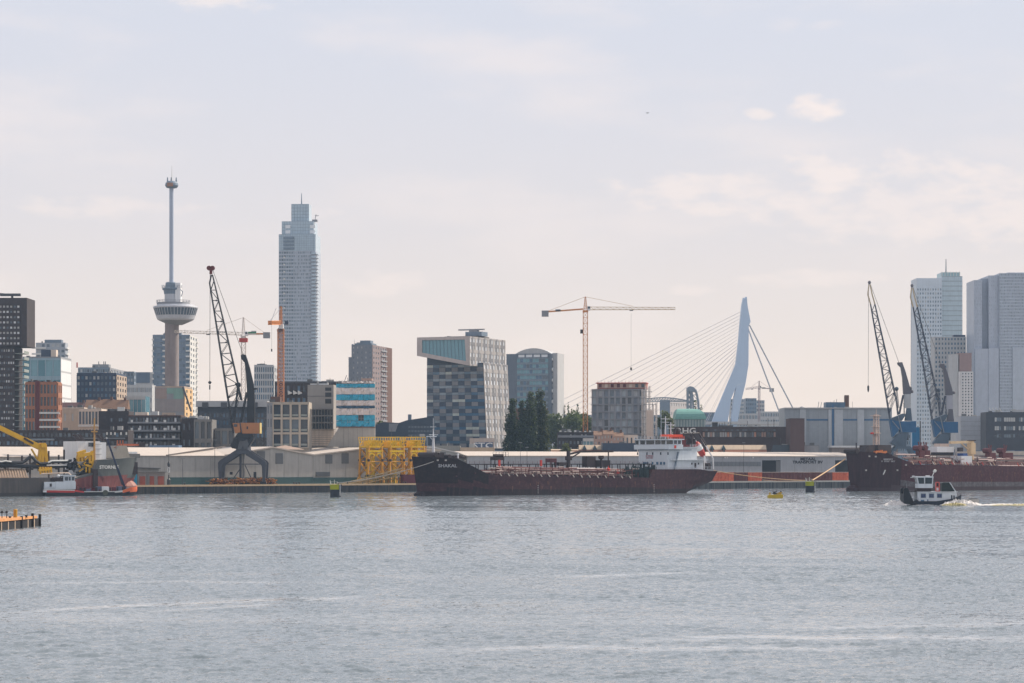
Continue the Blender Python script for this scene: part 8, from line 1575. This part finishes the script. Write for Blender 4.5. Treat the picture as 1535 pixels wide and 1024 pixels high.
m = MB(); m.box(u(1422.5), u(1424.5), -3.5, -3.41, z(750), z(742)); m.box(u(1426), u(1428), -3.5, -3.41, z(749), z(742.5)); m.build('door', GL[0], r)
m = MB(); m.box(u(1360), u(1392), -3.3, 2, z(737), z(735.6)); m.box(u(1373), u(1394), -2.6, 2.6, z(736.6), z(731.6)); m.build('wheelhouse_base', gear_dk, r)
wh = MB().box(u(1374), u(1396), -2.6, 2.6, z(731.5), z(725.2)).build('wheelhouse', ship_w, r); m = MB(); m.hexa([p(1374.5, 725, -2.4), p(1395.5, 725, -2.4), p(1395.5, 725, 2.4), p(1374.5, 725, 2.4), p(1372.5, 716, -2.7), p(1395.8, 716, -2.7), p(1395.8, 716, 2.7), p(1372.5, 716, 2.7)]); m.build('wheelhouse_glass', mat('pusher_dark_glass', (.03, .045, .055), .1, spec=.6), wh)
for xa, xb in ((1374.3, 1372.3), (1384, 1383.6), (1395.5, 1395.8)): MB().beam(p(xa, 725, -2.5), p(xb, 716, -2.8), .3).build('window_post', ship_w, wh)
MB().box(u(1370.5), u(1397), -3, 3, z(716)+.01, z(714.2)).build('wheelhouse_roof', ship_w, wh); m = MB(); m.box(u(1388), u(1393), -1, 1, z(714), z(712.8)); m.beam(p(1365, 716, 0), p(1372, 715, 0), .25); m.box(u(1367.5), u(1370.5), -.6, .6, z(715.5), z(713.2)); m.build('roof_lamps', white_p, wh)
m = MB(); m.tube(p(1397, 715), p(1400.5, 707), .16, n=5); m.ball(p(1401.5, 706), .55, 7); m.beam(p(1398.5, 706.8), p(1404, 705), .3); m.build('radar_mast', rail_w, r)
m = MB(); m.ext([p(1409.5, 736.5, -2.8), p(1409.5, 724.5, -2.8), p(1411, 723.3, -2.8), p(1421, 723.3, -2.8), p(1429.5, 736.5, -2.8)], (0, 5.6, 0)); m.build('funnel_cover', mat('funnel_black_green', (.012, .02, .018), .5), r); m = MB(); m.beam(p(1421, 723, -2.9), p(1430, 737, -2.9), .25); m.build('funnel_edge', ship_w, r)
m = MB(); 
for xa, ya, xb, yb in ((1400.5, 723, 1400.5, 736), (1405.5, 723, 1405.5, 736), (1400.5, 723, 1405.5, 723), (1400.5, 730, 1405.5, 730), (1400.5, 736, 1407, 736)): m.beam(p(xa, ya, -2.7), p(xb, yb, -2.7), .3)
m.build('raft_frame', mat('raft_red', (.65, .12, .10), .5), r); MB().box(u(1401.3), u(1404.7), -2.6, -1.4, z(729.3), z(724)).build('life_raft', gear_dk, r); MB().box(u(1401.3), u(1404.7), -2.6, -1.4, z(735.4), z(731)).build('life_raft', white_p, r)
m = MB(); rails(m, [p(1366, 750, -3.9), p(1373, 750, -3.9)], .9, 1, .04); m.beam(p(1360, 737, -2.5), p(1352, 744, -2.5), .18); m.build('foredeck_rail', grey_m, r)
# towed dinghy
DFr = Frame(1455, d-1, 0); r = DFr.root('dinghy', 'grey tender half hidden in the spray behind the push boat', 'dinghy', z=0.); uu = DFr.u; z = lambda y: Z(y, d-1)
st = [(uu(1441), uu(1440), .6, .9, z(750)), (uu(1445), uu(1444.5), 1.3, 1.5, z(749)), (uu(1460), uu(1461), 1.4, 1.6, z(747.8)), (uu(1465), uu(1466.5), 1.2, 1.4, z(748.5))]
Hull(st, 0, rows=4, zk=-.4).build(r, [mat('tender_grey', (.30, .30, .30), .5)], lambda z, u: 0, deckm=steel_dark); MB().box(uu(1453), uu(1464), -1.2, 1.2, z(749), z(747.2)).build('cover', steel_dark, r); MB().ext([(uu(1434), -.5, z(748)), (uu(1437.5), -.5, z(748)), (uu(1435), -.5, z(743))], (0, .6, 0)).build('rudder_horn', steel_dark, r)
# foam
foam = mat('foam_white', (.66, .63, .60), .8, var=.15, scale=1.2, streak=0); foam_o = mat('foam_ochre', (.36, .31, .14), .7, var=.3, scale=1.0, streak=0)
def froth(x0, x1, d0, dw, h, m_, name, nx=60, ny=14, prof=None, seed=1, par=None, z0=-.15):
    rd = np.random.default_rng(seed); k = MP(d0); xs = np.linspace(X(x0, d0), X(x1, d0), nx); ys = np.linspace(d0-dw/2, d0+dw/2, ny); Zv = rd.uniform(0, 1, (nx, ny))
    for _ in range(2): Zv = (Zv+np.roll(Zv, 1, 0)+np.roll(Zv, 1, 1))/3+.25*rd.uniform(-.5, .5, (nx, ny))
    t = np.linspace(0, 1, nx)[:, None]; s = np.linspace(-1, 1, ny)[None]; pr = np.interp(t, *prof) if prof else np.sin(np.pi*t)**.5
    Zv = z0+h*pr*np.clip(1-s**2, 0, 1)**.6*(.35+1.1*Zv); m = MB(); jit = rd.uniform(-.15, .15, (nx, ny, 2))
    m.v = [(xs[i]+jit[i, j, 0], ys[j]+jit[i, j, 1], float(Zv[i, j])) for i in range(nx) for j in range(ny)]
    for i in range(nx-1):
        for j in range(ny-1): q = i*ny+j; m.f.append((q, q+ny, q+ny+1, q+1)); m.m.append(0)
    o = m.build(name, m_); o['kind'] = 'stuff'; return o
froth(1408, 1472, 725.0, 6, 1.9, foam, 'wake_foam', prof=([0, .12, .35, .6, .85, 1], [.05, .5, 1, .95, .55, .2]), seed=2); froth(1411, 1450, 721.8, 2.6, 1.0, foam_o, 'wake_churn', nx=36, ny=8, seed=3)
froth(1466, 1600, 728, 9, .6, foam, 'wake_foam', nx=110, prof=([0, .2, .6, 1], [.35, 1, .9, .8]), seed=4); froth(1480, 1600, 723.5, 3.4, .6, foam_o, 'wake_churn', nx=80, ny=8, seed=5)
froth(1325, 1357, 728, 6, 1.6, foam, 'bow_wave', nx=34, prof=([0, .3, .75, 1], [.1, .9, 1, .3]), seed=6); froth(1366, 1408, 724.2, 1.6, .35, foam, 'bow_wave', nx=40, ny=6, seed=7)
# ------------------------------------------------------------------ dolphins, buoy, lines, jetty, bird
dol = mat('dolphin_black', (.014, .018, .03), .5, var=.2); dol_y = mat('dolphin_yellow', (.36, .38, .01), .5)
def dolphin(px, d, label):
    fr = Frame(px, d, 0); r = fr.root('mooring_dolphin', label, 'mooring dolphin', 'mooring dolphins', 0.); R_ = 2.1
    MB().lathe(0, 0, [(R_, -3), (R_, 2.9)], 24).build('pile', dol, r); m = MB(); m.lathe(0, 0, [(R_+.04, 2.92), (R_+.06, 4.6), (R_+.25, 4.62), (R_+.25, 4.8), (1.5, 4.82)], 24); m.build('yellow_collar', dol_y, r)
    m = MB(); m.box(1.45, R_+.35, -1.6, .5, 2.9, 4.9); m.build('fender_plate', dol, r)
    m = MB(); 
    for a, h in ((-1.9, 1.7), (-1.7, 1.2), (-.3, 1.9), (.8, 1.1)): m.tube((a, -.6, 4.8), (a-.15, -.6, 4.8+h), .13, n=6)
    m.beam((-1.9, -.6, 5.9), (.8, -.6, 5.9), .1); m.build('guard_posts', rail_w, r); m = MB(); m.lathe(.9, -.3, [(.4, 4.82), (.4, 5.4), (.6, 5.5), (.2, 5.8)], 8); m.build('bollard', grey_d, r)
    m = MB(); m.beam((1.9, -1.9, .5), (1.9, -1.9, 4.9), .25); m.build('ladder', rail_w, r); return fr
D1 = dolphin(503, 889, 'left black mooring dolphin with a yellow green collar, near the tanker bow'); D2 = dolphin(1214.5, 1019, 'right black mooring dolphin with a yellow green collar, between the two tankers')
def line(a, b_, label, rr, mm, sag=.6):
    a, b_ = Vector(a), Vector(b_); pts = [a.lerp(b_, t)-Vector((0, 0, sag*4*t*(1-t))) for t in np.linspace(0, 1, 12)]; o0 = Vector((a.x, a.y, 0)); m = MB(); m.path([tuple(q) for q in pts], rr, 5); o = m.build('mooring_line', mm); tag(o, label, 'rope', 'mooring lines')
rope = mat('rope_tan', (.55, .36, .20), .8); rope_g = mat('rope_grey', (.30, .29, .28), .8)
w3 = lambda fr, q: (*fr.w(q[0], q[1]), q[2])
line((X(505, 888), 888, 5.4), w3(SF, SF.p(650, 692, 1.2)), 'pale rope from the left dolphin to the tanker bow', .13, rope_g, 1.2)
line((X(1218, 1018), 1018, 5.4), w3(RF, RF.p(1267, 688, 12)), 'orange tan rope from the right dolphin up to the right tanker bow', .32, rope, .2)
line((X(1207, 1018), 1018, 5.3), w3(SF, SF.p(1070, 705.5, 3)), 'pinkish rope from the right dolphin to the stern of the SHAKAL tanker', .16, rope, .8); line((X(1207, 1018.4), 1018.4, 5.2), (X(1143, 1120), 1120, 4.6), 'thin rope from the right dolphin to the quay bollard', .12, rope, .4)
fr = Frame(1162, 868, 0); r = fr.root('work_raft', 'small yellow work raft with dark gear, floating in front of the right quay', 'raft', z=0.); k = MP(868); m = MB(); m.ext([(-10.8*k, -1.4, -.4), (10.5*k, -1.4, -.4), (11.5*k, -1.4, .9), (10.5*k, -1.4, 1.35), (-10*k, -1.4, 1.15), (-11.3*k, -1.4, .8)], (0, 2.8, 0)); m.build('float', mat('raft_yellow', (.55, .38, .01), .5), r)
m = MB(); m.box(-9.5*k, -7*k, -1, 0, 1.3, 2.0); m.box(2*k, 9*k, -1.2, 1, 1.38, 1.8); m.box(5*k, 10*k, -1, 0, 1.82, 2.2); m.build('raft_seats', mat('raft_ochre', (.45, .27, .02), .6), r); m = MB(); m.ball((-1*k, 0, 1.9), .7, 7); m.box(-3.5*k, 3*k, -.6, .6, 1.36, 1.9); m.beam((-3*k, 0, 2), (3*k, 0, 2.6), .3); m.tube((8*k, 0, 2.2), (9*k, 0, 2.6), .3, n=6); m.build('raft_gear', steel_dark, r)
fr = Frame(0, 466, 0); r = fr.root('jetty', 'timber jetty with black fender piles and an orange deck edge at the left edge', 'jetty', z=0.); jx = lambda px, d: X(px, d)-fr.O.x
tb_o = mat('timber_orange', (.60, .29, .12), .8, col2=(.42, .20, .08)); tb_k = mat('timber_black', (.012, .012, .016), .8); tb_p = mat('post_pale', (.50, .38, .28), .8)
m = MB(); J0, J1 = -14, 27.0; xe = lambda y: jx(0, 466)+.062*y; zt_ = 2.15
for i in range(16): y0 = J0+(J1-J0)*i/16; y1 = J0+(J1-J0)*(i+1)/16-.06; MB().hexa([(xe(y0)-14, y0, 1.75), (xe(y0)-.35, y0, 1.75), (xe(y1)-.35, y1, 1.75), (xe(y1)-14, y1, 1.75), (xe(y0)-14, y0, zt_), (xe(y0)-.35, y0, zt_), (xe(y1)-.35, y1, zt_), (xe(y1)-14, y1, zt_)]).build('deck_plank', tb_o, r)
m = MB(); m.beam((xe(J0), J0, 2.05), (xe(J1), J1, 2.05), .7, .55); m.build('edge_beam', tb_o, r)
for i in range(9): y0 = J0+(J1+3.5-J0)*i/9; y1 = J0+(J1+3.5-J0)*(i+1)/9-.55; MB().hexa([(xe(y0)-.9, y0, -1), (xe(y0)+.12, y0, -1), (xe(y1)+.12, y1, -1), (xe(y1)-.9, y1, -1), (xe(y0)-.9, y0, 1.72), (xe(y0)+.12, y0, 1.72), (xe(y1)+.12, y1, 1.72), (xe(y1)-.9, y1, 1.72)]).build('fender_board', tb_k, r); MB().box(xe(y1)-.2, xe(y1)+.2, y1+.02, y1+.5, -1, 1.74).build('fender_post', tb_p, r)
for y, h in ((15, 2.5), (23.5, 2.9), (29.3, 2.6)): MB().tube((xe(y)+.25, y, -1), (xe(y)+.25, y, h), .3, n=8).build('pile', tb_k, r)
MB().lathe(xe(6)-.0-1.6+4.3, 12, [(.55, zt_), (.55, zt_+1.75), (.5, zt_+1.8)], 12).build('yellow_post', mat('post_ochre', (.48, .24, .02), .6), r) if False else MB().lathe(jx(23, 478), 12, [(.42, zt_), (.42, zt_+1.8), (.3, zt_+1.9)], 12).build('yellow_post', mat('post_ochre', (.48, .24, .02), .6), r)
for px, dd in ((15, 474), (39.5, 484)): MB().lathe(jx(px, dd), dd-466, [(.3, zt_), (.2, zt_+.2), (.35, zt_+.45), (.1, zt_+.55)], 8).build('bollard', tb_k, r)
m = MB(); m.beam((jx(-10, 476), 10, zt_+1.25), (jx(12, 480), 14, zt_+1.25), .16)
for px in (-4, 3, 10): m.tube((jx(px, 478), 12, zt_), (jx(px, 478), 12, zt_+1.25), .09, n=5); m.ball((jx(px, 478), 12, zt_+1.3), .3, 6)
m.build('railing', tb_k, r)
# bird
fr = Frame(970.5, 560, 0); zb_ = Z(169.5, 560); r = fr.root('seagull', 'tiny dark gull gliding in the open sky left of the small cloud', 'bird', z=zb_); m = MB(); R_ = []
for t, rr in ((-.32, .01), (-.25, .06), (-.05, .085), (.14, .07), (.24, .055), (.3, .045), (.36, .008)): R_.append([(t, rr*math.cos(q), zb_+rr*math.sin(q)) for q in [k*math.pi/4 for k in range(8)]])
for i in range(6):
    for k in range(8): m.quad(R_[i][k], R_[i][(k+1) % 8], R_[i+1][(k+1) % 8], R_[i+1][k])
for s in (-1, 1):
    A_ = [(.15, s*.05, zb_+.03), (.2, s*.35, zb_+.16), (.05, s*.75, zb_+.08), (-.02, s*.72, zb_+.08), (.02, s*.33, zb_+.14), (-.08, s*.05, zb_+.03)]; m.ext([(x-s*.22*abs(y)*0, y, z) for x, y, z in A_], (0, 0, .02))
m.ext([(-.3, -.03, zb_), (-.3, .03, zb_), (-.48, .09, zb_), (-.48, -.09, zb_)], (0, 0, .015)); o = m.build('body', mat('gull_dark', (.05, .05, .055), .7), r); r.rotation_euler.z = .7
